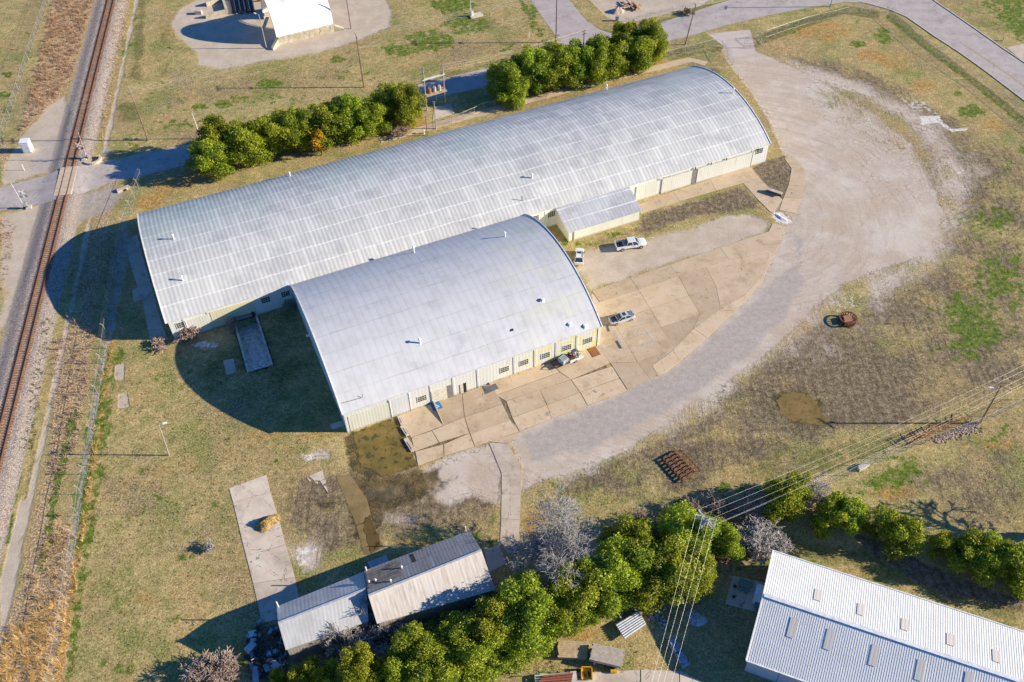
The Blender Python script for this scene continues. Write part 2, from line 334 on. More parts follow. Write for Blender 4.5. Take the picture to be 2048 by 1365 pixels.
paint('mud', [(510, 1240), (575, 1250), (580, 1365), (480, 1365), (490, 1290)], 4, .9); paint('mud', [(570, 1335), (740, 1270), (900, 1200), (1000, 1190), (1100, 1200), (1000, 1300), (640, 1365), (570, 1365)], 4, .75)
paint('mud', [(1060, 1180), (1300, 1060), (1420, 1040), (1420, 1150), (1340, 1200), (1260, 1190), (1100, 1250)], 5, .7)
paint('mud', [(250, 480), (290, 455), (330, 670), (380, 690), (430, 690), (380, 700), (300, 690)], 3, .3)
spot('wet', 1600, 816, 62, 40, .9, 1.0, .45); paint('wet', [(690, 950), (760, 945), (880, 935), (890, 980), (810, 1015), (770, 1030), (745, 1100), (720, 1110), (690, 1020)], 4, .75)
paint('wet', [(685, 875), (800, 835), (835, 935), (760, 960), (705, 945)], 3, 1)
paint('white', [(1840, 233), (1880, 232), (1885, 245), (1845, 250)], 1.0, .95); band('white', [(1880, 246), (1905, 262), (1935, 258)], 6, .8, .9); spot('white', 1918, 345, 5, 3, .9)
paint('white', [(1780, 190), (1860, 200), (1890, 235), (1820, 225)], 5, .45); spot('white', 620, 915, 22, 10, .6); spot('white', 610, 1110, 26, 26, .55); spot('white', 410, 690, 30, 10, .6)
paint('white', [(1640, 600), (1700, 575), (1740, 600), (1680, 640)], 6, .4)
paint('track', [(1790, 170), (1880, 200), (1980, 250), (2048, 330), (2048, 520), (1960, 470), (1900, 420), (1860, 340), (1820, 250)], 6, 1)
paint('gravel', [(90, 690), (130, 690), (100, 860), (60, 1010), (40, 1010), (60, 860)], 3, .25)
paint('sand', [(230, 730), (250, 728), (250, 762), (228, 760)], .8); paint('sand', [(236, 790), (255, 786), (258, 815), (238, 818)], .8)
paint('chip', [(208, 690), (218, 690), (170, 960), (135, 1200), (125, 1200), (160, 960)], .8, .8); paint('chip', [(255, 440), (242, 450), (210, 690), (222, 690), (262, 500)], .8, .75)
paint('sand', [(40, 1000), (58, 1000), (20, 1180), (0, 1240), (0, 1150)], 1.5, .8); band('mud', [(70, 900), (40, 1050), (10, 1150)], 9, 1, .6)
paint('mud', [(440, 645), (380, 680), (430, 700), (470, 690)], 2, .4)
paint('gravel', [(1300, 1170), (1345, 1160), (1330, 1210), (1345, 1310), (1320, 1320), (1300, 1250)], 3, .5); spot('gravel', 1392, 1238, 18, 16, .8)
# reeds / weeds colour
paint('reed', [(105, 0), (190, 0), (165, 80), (140, 165), (105, 215), (60, 250), (38, 275), (60, 190), (85, 95)], 2.0)
paint('reed', [(105, 690), (150, 660), (185, 660), (175, 780), (150, 900), (120, 980), (95, 960), (105, 850)], 3, .9)
paint('reed', [(70, 1080), (120, 1030), (150, 1080), (140, 1200), (128, 1365), (0, 1365), (0, 1270), (40, 1180)], 3, 1)
paint('reed', [(235, 0), (262, 0), (250, 80), (225, 160), (215, 250), (205, 300), (198, 290), (215, 160)], 2, .6); paint('reed', [(0, 430), (30, 430), (10, 560), (0, 590)], 2, .7); paint('reed', [(0, 280), (20, 285), (20, 345), (0, 360)], 2, .7)
paint('mud', [(797, 835), (985, 770), (1190, 700), (1250, 783), (1039, 860), (950, 890), (836, 930)], 1, 1); paint('sand', [(1184, 590), (1412, 510), (1530, 475), (1550, 505), (1500, 590), (1400, 690), (1300, 758), (1255, 780), (1205, 700)], 1, 1)
for pl, am in (([(1610, 150), (1700, 185), (1790, 235), (1860, 300), (1890, 400), (1840, 400), (1790, 320), (1700, 270), (1620, 220)], .42), ([(1690, 560), (1650, 600), (1590, 670), (1520, 740), (1480, 790), (1560, 790), (1660, 680), (1730, 600)], .5), ([(1660, 270), (1740, 300), (1800, 380), (1780, 420), (1700, 360)], .22), ([(1580, 470), (1640, 520), (1600, 620), (1540, 640)], .18)): paint('gravel', pl, 8, am, True)
for x, y, a_, b_, k in ((645, 1005, 34, 22, .6), (600, 985, 24, 14, .5), (690, 960, 26, 14, .7), (715, 1010, 26, 26, .6), (665, 1060, 20, 16, .5), (745, 1050, 20, 30, .6), (900, 960, 30, 14, .55), (960, 1010, 30, 14, .5), (870, 1020, 34, 10, .5), (1430, 740, 10, 6, .5), (1488, 588, 14, 6, .7)): spot('wet', x, y, a_, b_, k, 1.4)
for g in ((1945, 640, 60, 50, .95), (1985, 560, 40, 46, .8), (2030, 600, 24, 60, .6), (1925, 690, 36, 20, .7), (1990, 440, 50, 30, .75), (1940, 222, 28, 15, .95), (1835, 560, 18, 10, .5)): spot('green', *g, 1.3)
spot('white', 1562, 436, 22, 10, .95, 1.0, .5)
# broad brown swathes where the yard fades into the field
paint('mud', [(1600, 120), (1720, 160), (1850, 215), (1960, 290), (2048, 340), (2080, 470), (1960, 480), (1900, 430), (1870, 340), (1790, 250), (1690, 190), (1600, 150)], 9, .62)
paint('mud', [(1880, 440), (2000, 450), (1960, 540), (1860, 620), (1760, 700), (1680, 690), (1640, 640), (1740, 580), (1850, 540)], 9, .62)
paint('mud', [(1560, 680), (1700, 640), (1860, 740), (1900, 800), (1800, 870), (1640, 880), (1480, 870), (1400, 830)], 10, .62)
paint('mud', [(1060, 990), (1180, 930), (1340, 880), (1480, 860), (1600, 890), (1480, 950), (1330, 1000), (1180, 1020), (1070, 1040)], 5, .55)
paint('mud', [(560, 950), (700, 930), (900, 935), (1000, 960), (1000, 1040), (900, 1060), (760, 1100), (640, 1130), (570, 1080)], 7, .6)
paint('mud', [(1800, 930), (2060, 850), (2060, 1090), (1900, 1060), (1790, 1010)], 12, .55)
paint('mud', [(1560, 700), (1700, 600), (1880, 500), (1960, 330), (2080, 290), (2080, 770), (1850, 850), (1600, 900), (1400, 880)], 10, .57)
paint('mud', [(1560, 110), (1700, 120), (1850, 190), (2000, 290), (1960, 340), (1800, 240), (1650, 170)], 6, .58); paint('mud', [(1900, 250), (2080, 300), (2080, 480), (1960, 470), (1900, 400)], 8, .5); band('green', [(92, 650), (80, 730), (64, 800), (52, 870), (36, 940)], 13, .8, 1)
for g in ((1965, 600, 50, 40, .6), (1900, 700, 40, 30, .5), (2020, 650, 40, 60, .55), (1990, 380, 50, 30, .45), (1850, 545, 20, 10, .5), (1950, 480, 40, 14, .4), (1640, 905, 90, 20, .55), (1820, 900, 60, 16, .5), (1290, 975, 90, 14, .5), (1130, 960, 60, 12, .4), (360, 760, 80, 30, .4), (300, 1000, 60, 80, .35), (250, 1150, 50, 60, .4), (700, 150, 90, 16, .5), (560, 200, 120, 18, .4), (330, 210, 40, 40, .4), (60, 100, 40, 80, .35), (250, 1330, 60, 24, .5), (400, 1240, 60, 20, .4)): spot('green', g[0], g[1], g[2], g[3], g[4]*.8, 1.6)
def vary(A, seed): return A
zz = relief(XX, YY)
V = np.stack([XX, YY, zz], -1).reshape(-1, 3)
ii = np.arange(NX*NY).reshape(NY, NX)
F = np.stack([ii[:-1, :-1], ii[:-1, 1:], ii[1:, 1:], ii[1:, :-1]], -1).reshape(-1, 4)
def ground_material():
    g = NG('ground_surface'); p = g.pos()
    big = g.noise(p, .045, 5, .6); wide = g.noise(g.map(p, loc=(77, 5, 1)), .11, 9, .74); mid = g.noise(p, .3, 6, .62); n1 = g.noise(p, 1.1, 6, .65); fine = g.noise(p, 3.2, 5, .7)
    nb = g.noise(g.map(p, loc=(31, 17, 3)), .55, 7, .68); nc = g.noise(g.map(p, loc=(-11, 57, 9)), .9, 6, .7)
    vf = g.noise(p, 9.0, 3, .7)
    strk = g.noise(g.map(p, scale=(1.6, .16, 1), rot=(0, 0, R(-48))), 1.0, 5, .62)
    def four(k):
        o = g.n('ShaderNodeAttribute'); o.attribute_name = k; return list(g.sep(o.outputs['Color']))+[o.outputs['Alpha']]
    A, B, C = four('surf_a'), four('surf_b'), four('surf_c')
    def fac(ch, n, amp=.75, lo=.32, hi=.68):
        return g.ramp(g.math('MULTIPLY_ADD', g.math('SUBTRACT', n, .5), amp*1.7, ch), lo, hi)
    col = g.mix(g.ramp(mid, .3, .7), (.46, .35, .16), (.29, .255, .095))
    col = g.mix(g.ramp(big, .42, .62), col, (.335, .25, .115))
    col = g.mix(g.ramp(n1, .45, .75, 0, .55), col, (.55, .42, .22))
    col = g.mix(g.ramp(nb, .5, .72, 0, .55), col, (.175, .175, .055))
    pa = g.noise(g.map(p, loc=(90, 10, 0)), .07, 7, .68); pb = g.noise(g.map(p, loc=(10, 70, 0)), .1, 7, .7); pc = g.noise(g.map(p, loc=(50, 30, 0)), .06, 7, .7)
    col = g.mix(g.ramp(pa, .5, .62, 0, .7), col, g.mix(g.ramp(fine, .35, .65), (.12, .15, .032), (.25, .26, .085)))
    col = g.mix(g.ramp(pb, .52, .64, 0, .6), col, g.mix(g.ramp(n1, .35, .7), (.42, .27, .115), (.52, .38, .19)))
    col = g.mix(g.ramp(pc, .52, .66, 0, .6), col, g.mix(g.ramp(fine, .4, .65), (.17, .125, .07), (.35, .275, .17)))
    col = g.mix(g.math('MULTIPLY', fac(C[3], nb), .92), col, g.mix(g.ramp(fine, .4, .65), (.30, .20, .115), (.60, .44, .26)))
    col = g.mix(g.math('MULTIPLY', fac(A[1], wide, .95), .85), col, g.mix(g.ramp(n1, .35, .7), (.33, .185, .05), (.47, .30, .11)))
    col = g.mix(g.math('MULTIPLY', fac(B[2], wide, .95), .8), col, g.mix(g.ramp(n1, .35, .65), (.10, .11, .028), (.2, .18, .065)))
    gn = g.math('ADD', g.math('MULTIPLY', wide, .8), g.math('MULTIPLY', strk, .2))
    mudc = g.mix(g.ramp(n1, .35, .68), (.115, .085, .055), (.25, .195, .135))
    mudc = g.mix(g.ramp(fine, .55, .75, 0, .5), mudc, (.33, .265, .19)); mudc = g.mix(g.ramp(strk, .52, .66, 0, .7), mudc, (.085, .06, .04)); mudc = g.mix(g.ramp(strk, .3, .44, .5, 0), mudc, (.36, .29, .215))
    col = g.mix(g.math('MULTIPLY', fac(A[2], gn, 1.1), .9), col, mudc)
    col = g.mix(g.math('MULTIPLY', fac(A[0], nb, 1.5, .4, .66), g.ramp(nc, .35, .5, .45, .95)), col, g.mix(g.ramp(n1, .35, .65), (.055, .105, .008), (.15, .205, .024)))
    c1 = G(1490, 430); xp = g.xyz(p); dx = g.math('SUBTRACT', xp[0], c1.x); dy = g.math('SUBTRACT', xp[1], c1.y); rad = g.math('POWER', g.math('ADD', g.math('MULTIPLY', dx, dx), g.math('MULTIPLY', dy, dy)), .5); ang = g.math('ARCTAN2', dy, dx)
    cv = g.n('ShaderNodeCombineXYZ'); g.l(g.math('MULTIPLY_ADD', mid, 3.0, g.math('MULTIPLY', rad, 1.1)), cv.inputs[0]); g.l(g.math('MULTIPLY', ang, 2.2), cv.inputs[1]); swirl = g.noise(cv.outputs[0], 1.0, 5, .65)
    grav = g.mix(g.ramp(mid, .35, .7), (.485, .405, .335), (.585, .50, .425))
    grav = g.mix(g.ramp(swirl, .48, .66, 0, .7), grav, (.41, .33, .27)); grav = g.mix(g.ramp(swirl, .26, .42, .5, 0), grav, (.68, .59, .53)); grav = g.mix(g.ramp(pb, .46, .62, 0, .6), grav, (.47, .36, .265)); grav = g.mix(g.ramp(pa, .5, .64, 0, .5), grav, (.62, .555, .495))
    grav = g.mix(g.ramp(vf, .58, .75, 0, .45), grav, (.25, .2, .18))
    grav = g.mix(g.ramp(vf, .25, .42, .4, 0), grav, (.66, .58, .54))
    col = g.mix(fac(A[3], gn, .95), col, grav)
    crk = g.vor(g.map(p, scale=(1, 1, .01)), 1.0, 'DISTANCE_TO_EDGE'); crf = g.math('MULTIPLY', g.ramp(g.math('MULTIPLY_ADD', g.math('SUBTRACT', nc, .5), .55, crk), .0, .07, 1, 0), g.math('MULTIPLY', g.ramp(A[3], .15, .5), g.ramp(A[3], .98, .7)))
    col = g.mix(g.math('MULTIPLY', crf, g.ramp(mid, .4, .6, 0, .6)), col, (.16, .12, .085))
    sand = g.mix(g.ramp(mid, .35, .7), (.47, .385, .30), (.56, .47, .38)); sand = g.mix(g.ramp(vf, .55, .75, 0, .35), sand, (.3, .23, .19))
    col = g.mix(fac(B[1], wide, .8), col, sand)
    chip = g.mix(g.ramp(n1, .3, .7), (.385, .345, .32), (.48, .43, .395)); chip = g.mix(g.ramp(vf, .45, .62, .0, .6), chip, (.22, .195, .18))
    col = g.mix(g.math('MULTIPLY', fac(B[0], wide, .9), .8), col, chip)
    bed = g.mix(g.ramp(vf, .38, .62), (.22, .175, .145), (.46, .39, .34)); bed = g.mix(g.ramp(mid, .45, .7, 0, .35), bed, (.40, .29, .21))
    col = g.mix(fac(C[2], nb, .5), col, bed)
    col = g.mix(g.math('MULTIPLY', fac(C[0], nc, .95), .85), col, g.mix(g.ramp(n1, .3, .6), (.6, .55, .5), (.76, .73, .7)))
    wetc = g.mix(g.ramp(nb, .4, .62), (.145, .10, .035), (.05, .042, .018))
    wf = g.math('MULTIPLY', fac(B[3], nb, .7), .88); col = g.mix(wf, col, wetc)
    # tyre ruts: rings round the turning point of the yard
    c0 = G(1795, 330); x = g.xyz(p); rr = g.math('POWER', g.math('ADD', g.math('POWER', g.math('SUBTRACT', x[0], c0.x), 2.0), g.math('POWER', g.math('SUBTRACT', x[1], c0.y), 2.0)), .5)
    rw = g.math('SINE', g.math('MULTIPLY_ADD', rr, 4.6, g.math('MULTIPLY', mid, 5.0)))
    ringf = g.math('MULTIPLY', g.ramp(rw, .45, .9), g.math('MULTIPLY', fac(C[1], mid, .9), g.ramp(pa, .45, .6, 0, .5)))
    col = g.mix(ringf, col, (.1, .075, .045))
    # fine light/dark grain of stems and stones
    vs = g.n('ShaderNodeVectorMath', operation='SCALE'); g.l(col, vs.inputs[0])
    grass = g.math('SUBTRACT', 1.0, g.math('MAXIMUM', fac(A[3], gn, .95), g.math('MAXIMUM', fac(B[1], wide, .8), B[0])))
    amp = g.math('MULTIPLY_ADD', grass, .72, .25)
    gr = g.math('MULTIPLY_ADD', g.math('SUBTRACT', g.math('MULTIPLY_ADD', fine, .5, g.math('MULTIPLY_ADD', vf, .35, g.math('MULTIPLY', n1, .15))), .5), g.math('MULTIPLY', amp, 5.0), 1.0)
    g.l(g.math('MAXIMUM', gr, .25), vs.inputs['Scale']); col = vs.outputs[0]
    hgt = g.math('MULTIPLY', g.math('MULTIPLY_ADD', fine, .6, g.math('MULTIPLY', vf, .4)), g.math('MULTIPLY_ADD', grass, .8, .25))
    g.bump(hgt, .8, .22)
    return g.out(col, g.math('MULTIPLY_ADD', wf, -.62, .93), 0, .22)
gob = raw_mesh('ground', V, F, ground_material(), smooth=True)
for nm, ks in (('surf_a', ('green', 'straw', 'mud', 'gravel')), ('surf_b', ('chip', 'sand', 'olive', 'wet')), ('surf_c', ('white', 'track', 'bed', 'reed'))):
    at = gob.data.attributes.new(nm, 'FLOAT_COLOR', 'POINT')
    at.data.foreach_set('color', np.stack([MASK[k].ravel() for k in ks], -1).astype(np.float32).ravel())
tag(gob, kind='structure')
# ------------------------------------------------------------------ roads, paving, water
def lerp2(a, b, t): return (a[0]+(b[0]-a[0])*t, a[1]+(b[1]-a[1])*t)
def road_strip(name, pairs, mat, z=.012, lift=1.0, step=2.0):
    mb = MB(); prev = None; s = 0.0
    pts = []
    for k in range(len(pairs)-1):
        (a0, b0), (a1, b1) = pairs[k], pairs[k+1]
        A0, B0, A1, B1 = G2(a0), G2(b0), G2(a1), G2(b1)
        n = max(1, int(math.dist(A0, A1)/step))
        for i in range(n+(k == len(pairs)-2)): pts.append((lerp2(A0, A1, i/n), lerp2(B0, B1, i/n)))
    V = []; W = 5
    for A, B in pts:
        for j in range(W+1):
            q = lerp2(A, B, j/W); V.append((q[0], q[1], hz(*q)*lift+z))
    F = [(i*(W+1)+j, i*(W+1)+j+1, (i+1)*(W+1)+j+1, (i+1)*(W+1)+j) for i in range(len(pts)-1) for j in range(W)]
    mb.add(V, F); return tag(mb.build(name, mat, smooth=True), kind='structure')
def pave_material(name, c1, c2, crackd=.35, stain=(.24, .17, .10), tint=True, dark=(.06, .045, .03), crack=True, cm=(.56, .66)):
    g = NG(name); p = g.pos(); n = g.noise(p, .35, 6, .6); f = g.noise(p, 5.0, 4, .7); m = g.noise(p, 1.2, 6, .65)
    col = g.mix(g.ramp(n, .3, .7), c1, c2)
    if tint:
        t = g.attr('tint', 'Fac'); vs = g.n('ShaderNodeVectorMath', operation='SCALE'); g.l(col, vs.inputs[0]); g.l(t, vs.inputs['Scale']); col = vs.outputs[0]
    col = g.mix(g.ramp(m, .55, .8, 0, .55), col, stain)
    col = g.mix(g.ramp(f, .55, .75, 0, .35), col, (.62, .55, .46)); col = g.mix(g.ramp(f, .25, .42, .4, 0), col, (.18, .14, .10))
    if crack:
        v = g.vor(g.map(p, scale=(1, 1, .01)), .22, 'DISTANCE_TO_EDGE'); dst = g.n('ShaderNodeVectorMath', operation='ADD'); 
        w2 = g.noise(p, .8, 4, .6); v2 = g.math('MULTIPLY_ADD', g.math('SUBTRACT', w2, .5), .09, v)
        col = g.mix(g.math('MULTIPLY', g.ramp(g.math('ABSOLUTE', g.math('SUBTRACT', v2, .02)), .003, .008, 1, 0), g.ramp(m, cm[0], cm[1], 0, .8)), col, dark)
    bl = g.noise(g.map(p, loc=(3, 8, 0)), .22, 8, .72); col = g.mix(g.ramp(bl, .5, .66, 0, .5), col, tuple(c*.62 for c in c1)); col = g.mix(g.ramp(bl, .3, .44, .45, 0), col, tuple(min(.7, c*1.25) for c in c2))
    ol = g.vor(g.map(p, scale=(1, 1, .01)), .16); col = g.mix(g.math('MULTIPLY', g.ramp(g.math('MULTIPLY_ADD', m, .25, ol), .14, .26, .6, 0), g.ramp(n, .48, .58)), col, (.13, .10, .075))
    g.bump(f, .25, .03)
    return g.out(col, .88, 0, .25)
MAT_ROAD = pave_material('road_seal', (.39, .345, .33), (.47, .415, .395), tint=False, stain=(.30, .26, .24), cm=(.5, .6))
MAT_ROADC = pave_material('road_concrete', (.385, .335, .33), (.46, .40, .39), tint=False, stain=(.32, .27, .25))
MAT_SLAB = pave_material('slab_concrete', (.52, .39, .255), (.57, .45, .32), stain=(.38, .26, .15), cm=(.52, .62))
MAT_SLAB2 = pave_material('pad_concrete', (.50, .41, .33), (.62, .53, .44), stain=(.48, .33, .18), cm=(.46, .56))
MAT_JOINT = M('joint_dirt', (.29, .22, .145), .95, var=.5, scale=1.5)
MAIN = [((-120, 410), (-120, 455)), ((0, 376), (0, 422)), ((113, 346), (107, 405)), ((135, 341), (160, 390)), ((233, 322), (227, 363)), ((300, 303), (287, 352)), ((388, 287), (390, 326)), ((560, 243), (570, 277)), ((775, 190), (790, 217)), ((845, 167), (889, 192)), ((985, 134), (985, 171)), ((1115, 96), (1120, 135)), ((1250, 66), (1317, 87)), ((1304, 52), (1391, 69)), ((1414, 15), (1470, 46)), ((1480, -6), (1536, 31)), ((1560, -20), (1626, 14)), ((1680, -30), (1696, 4)), ((1790, -25), (1745, 9)), ((1863, 0), (1813, 33)), ((1936, 50), (1869, 72)), ((2003, 97), (1969, 140)), ((2060, 135), (2048, 200)), ((2200, 235), (2200, 320)), ((2700, 590), (2640, 690))]
road_strip('road', MAIN, MAT_ROAD, .012, 1.4)
road_strip('side_road', [((1030, -60), (1100, -60)), ((1061, 0), (1138, 0)), ((1085, 35), (1174, 43)), ((1110, 70), (1200, 60)), ((1128, 95), (1245, 74))], MAT_ROADC, .016)
road_strip('yard_drive', [((1414, 68), (1500, 60)), ((1452, 96), (1508, 90)), ((1462, 118), (1512, 108))], pave_material('gate_apron', (.5, .43, .39), (.55, .48, .44), tint=False, stain=(.4, .33, .28), crack=False), .016)
# kerb along the bend of the main road
def strip_prism(name, line, wd, z1, mat, z0=-.05):
    mb = MB(); L = [Vector(G2(q)) for q in line]; V = []; n = len(L)
    for i, p in enumerate(L):
        d = (L[min(i+1, n-1)]-L[max(i-1, 0)]); nn = Vector((-d.y, d.x)).normalized()*wd/2
        V += [(p.x+nn.x, p.y+nn.y, z1), (p.x-nn.x, p.y-nn.y, z1), (p.x+nn.x, p.y+nn.y, z0), (p.x-nn.x, p.y-nn.y, z0)]
    F = []
    for i in range(n-1):
        a, b = i*4, i*4+4; F += [(a, a+1, b+1, b), (a+1, a+3, b+3, b+1), (a+2, a, b, b+2)]
    F += [(0, 2, 3, 1), (n*4-4, n*4-3, n*4-1, n*4-2)]
    mb.add(V, F); return tag(mb.build(name, mat), kind='structure')
strip_prism('kerb', [(1690, 5), (1718, 4), (1745, 10), (1780, 20), (1813, 34), (1869, 73), (1920, 106), (1969, 141), (2048, 201), (2160, 290)], .35, .13, M('kerb_concrete', (.52, .46, .38), .85))
strip_prism('kerb', [(1855, -8), (1863, -2), (1936, 48), (2003, 95), (2070, 140)], .3, .13, M('kerb_concrete', (.52, .46, .38), .85))
# painted centre line on the bend
mb = MB()
CL = [Vector(G2(q)) for q in ((1925, 88), (1960, 111), (1990, 131), (2020, 152), (2060, 182))]
for off in (-.12, .12):
    for i in range(len(CL)-1):
        d = (CL[i+1]-CL[i]).normalized(); n = Vector((-d.y, d.x)); a_, b_ = CL[i]+n*off, CL[i+1]+n*off; h = n*.06
        mb.quad(*[(q.x, q.y, .022) for q in (a_-h, b_-h, b_+h, a_+h)])
tag(mb.build('road_marking', M('yellow_paint', (.50, .36, .14), .8, var=.4)), kind='structure')
# concrete aprons: every slab a thick slab with open joints over dirt
def slabs(name, polys, mat, inset=.09, top=.055, jit=.12, joint=True, seed=3):
    rnd = random.Random(seed); mb = MB()
    if joint:
        mj = MB()
        for P in polys: mj.prism([G2(q) for q in P if isinstance(q, tuple)], -.05, .012)
        tag(mj.build('joint_soil', MAT_JOINT), kind='structure')
    for P in polys:
        t = None
        if isinstance(P[-1], (int, float)): t = P[-1]; P = P[:-1]
        W = [Vector(G2(q)) for q in P]; n = len(W)
        if sum(W[i].x*W[(i+1) % n].y-W[(i+1) % n].x*W[i].y for i in range(n)) < 0: W = W[::-1]
        Q = []
        for i in range(n):
            e0 = (W[i]-W[i-1]).normalized(); e1 = (W[(i+1) % n]-W[i]).normalized()
            n0 = Vector((-e0.y, e0.x)); n1 = Vector((-e1.y, e1.x)); bb = (n0+n1)
            bb = bb/max(.35, bb.length_squared)*2 if bb.length > .1 else n0
            Q.append(tuple(W[i]+bb*inset*rnd.uniform(.3, 1.1)))
        mb.tint = t if t else rnd.uniform(1-jit, 1+jit); mb.prism(Q, -.05, top+rnd.uniform(-.008, .012))
    return tag(mb.build(name, mat), kind='structure')
APRON_W = [[(797, 831), (866, 807), (887, 852), (822, 876)], [(866, 807), (924, 787), (929, 835), (887, 852), .78], [(924, 787), (985, 765), (1005, 809), (929, 835), .8], [(822, 876), (864, 862), (878, 886), (830, 904)], [(864, 862), (929, 835), (939, 867), (878, 886), 1.05], [(830, 904), (887, 889), (888, 913), (836, 933), 1.08], [(887, 889), (939, 867), (950, 894), (888, 913), 1.1], [(929, 835), (1005, 809), (1020, 840), (940, 868)], [(940, 868), (1020, 840), (1038, 864), (950, 894), 1.1],
 [(985, 765), (1100, 725), (1120, 745), (992, 791)], [(1100, 725), (1197, 690), (1221, 727), (1142, 760), (1120, 745), 1.05], [(992, 791), (1120, 745), (1142, 760), (1012, 803)], [(1012, 803), (1080, 780), (1094, 811), (1024, 836)], [(1080, 780), (1142, 760), (1160, 785), (1094, 811), .95], [(1142, 760), (1224, 733), (1239, 757), (1160, 785)], [(1024, 836), (1094, 811), (1103, 838), (1039, 864), 1.14], [(1094, 811), (1160, 785), (1175, 812), (1103, 838), 1.06], [(1160, 785), (1239, 757), (1255, 783), (1175, 812), 1.12], [(977, 884), (1039, 864), (1030, 880), (1015, 888), 1.0]]
slabs('concrete_apron', APRON_W, MAT_SLAB, .07)
slabs('concrete_apron', [[(1184, 583), (1260, 556), (1277, 580), (1200, 605), .88], [(1260, 556), (1340, 530), (1357, 553), (1277, 580), .9], [(1340, 530), (1440, 496), (1458, 520), (1357, 553), .98], [(1440, 496), (1537, 464), (1562, 478), (1550, 505), (1458, 520), 1.02],
 [(1150, 622), (1200, 605), (1277, 580), (1300, 618), (1226, 644), (1170, 662)], [(1277, 580), (1357, 553), (1378, 592), (1300, 618), 1.08], [(1357, 553), (1412, 535), (1432, 574), (1378, 592), .9], [(1412, 535), (1458, 520), (1550, 505), (1530, 545), (1490, 590), (1440, 612), (1432, 574), 1.02],
 [(1170, 662), (1226, 644), (1250, 682), (1200, 700)], [(1226, 644), (1300, 618), (1322, 656), (1250, 682), 1.0], [(1300, 618), (1378, 592), (1400, 628), (1322, 656), 1.06], [(1378, 592), (1432, 574), (1440, 612), (1400, 628), .86],
 [(1200, 700), (1250, 682), (1275, 725), (1221, 727), .94], [(1250, 682), (1322, 656), (1348, 698), (1275, 725), .93], [(1322, 656), (1400, 628), (1386, 658), (1348, 700), .84], [(1400, 628), (1440, 612), (1480, 592), (1440, 622), (1386, 658), .9],
 [(1221, 727), (1275, 725), (1300, 758), (1255, 780), .9], [(1275, 725), (1340, 702), (1304, 732), (1316, 752), (1300, 758), .84],
 [(1304, 732), (1345, 702), (1361, 722), (1333, 745), (1316, 752), 1.12], [(1345, 702), (1387, 658), (1414, 676), (1361, 722), 1.12], [(1387, 658), (1436, 622), (1470, 622), (1414, 676), 1.1], [(1436, 622), (1490, 590), (1530, 545), (1527, 560), (1492, 602), (1470, 622), 1.12]], MAT_SLAB, .035, jit=.08, seed=5)
slabs('concrete_walk', [[(1270, 412), (1345, 384), (1360, 403), (1282, 429)], [(1345, 384), (1420, 359), (1432, 382), (1360, 403)], [(1420, 359), (1500, 333), (1519, 357), (1486, 367), (1432, 382)], [(1486, 367), (1519, 357), (1548, 385), (1514, 398)], [(1514, 398), (1548, 385), (1565, 400), (1547, 428), (1540, 424), 1.1]], MAT_SLAB, .04, jit=.1, seed=6)
slabs('concrete_kerb_slab', [[(1569, 318), (1584, 312), (1602, 330), (1583, 338)], [(1583, 338), (1602, 330), (1611, 342), (1610, 373), (1577, 371)], [(1577, 371), (1610, 373), (1604, 398), (1567, 396)], [(1567, 396), (1604, 398), (1592, 428), (1558, 421)], [(1545, 447), (1572, 454), (1563, 484), (1537, 464)], [(1537, 464), (1563, 484), (1543, 522), (1526, 556), (1540, 505)]], MAT_SLAB, .03, jit=.1, seed=8)
slabs('footpath', [[(978, 886), (1016, 888), (1040, 929), (1003, 947)], [(1003, 947), (1040, 929), (1042, 989), (1003, 989)], [(1003, 989), (1042, 989), (1040, 1040), (1002, 1038)], [(1002, 1038), (1040, 1040), (1037, 1080), (1032, 1108), (1014, 1108), (1000, 1083)], [(968, 1100), (998, 1090), (1014, 1128), (978, 1146)]], MAT_SLAB2, .03, seed=9)
slabs('concrete_pad', [[(458, 977), (533, 950), (541, 985), (466, 1006), 1.1], [(466, 1006), (541, 985), (557, 1034), (479, 1060), 1.08], [(479, 1060), (557, 1034), (572, 1090), (492, 1112)], [(492, 1112), (572, 1090), (590, 1155), (506, 1168)], [(506, 1168), (590, 1155), (601, 1205), (560, 1218), (520, 1228)], [(520, 1228), (560, 1218), (566, 1238), (524, 1247), .9]], MAT_SLAB2, .05, seed=10)
slabs('broken_slab', [[(617, 953), (645, 941), (650, 958), (640, 962), (628, 962)], [(640, 963), (651, 959), (653, 966), (645, 970)], [(616, 955), (622, 962), (619, 964), (613, 957)], [(629, 964), (636, 964), (636, 969), (630, 967)], [(646, 971), (653, 974), (657, 988), (650, 978)]], MAT_SLAB2, .03, joint=False, seed=11)
slabs('old_slab', [[(672, 955), (700, 948), (735, 1000), (745, 1040), (712, 1050)], [(712, 1052), (746, 1042), (768, 1095), (740, 1110), (728, 1112)]], pave_material('wet_slab', (.20, .14, .055), (.29, .21, .095), stain=(.07, .06, .03)), .05, .02, joint=False, seed=12)
slabs('concrete_patch', [[(446, 722), (467, 717), (474, 744), (453, 752)], [(253, 480), (275, 470), (285, 510), (300, 560), (318, 630), (336, 680), (300, 684), (285, 600), (268, 605), (264, 582), (275, 575), (258, 520)], [(658, 850), (688, 840), (690, 852), (664, 860)], [(868, 215), (900, 208), (910, 228), (866, 240)]], MAT_SLAB2, .03, joint=False, seed=13)
slabs('patio', [[(1465, 1152), (1528, 1166), (1512, 1225), (1450, 1208)]], MAT_SLAB2, .02, .1, joint=False, seed=14)
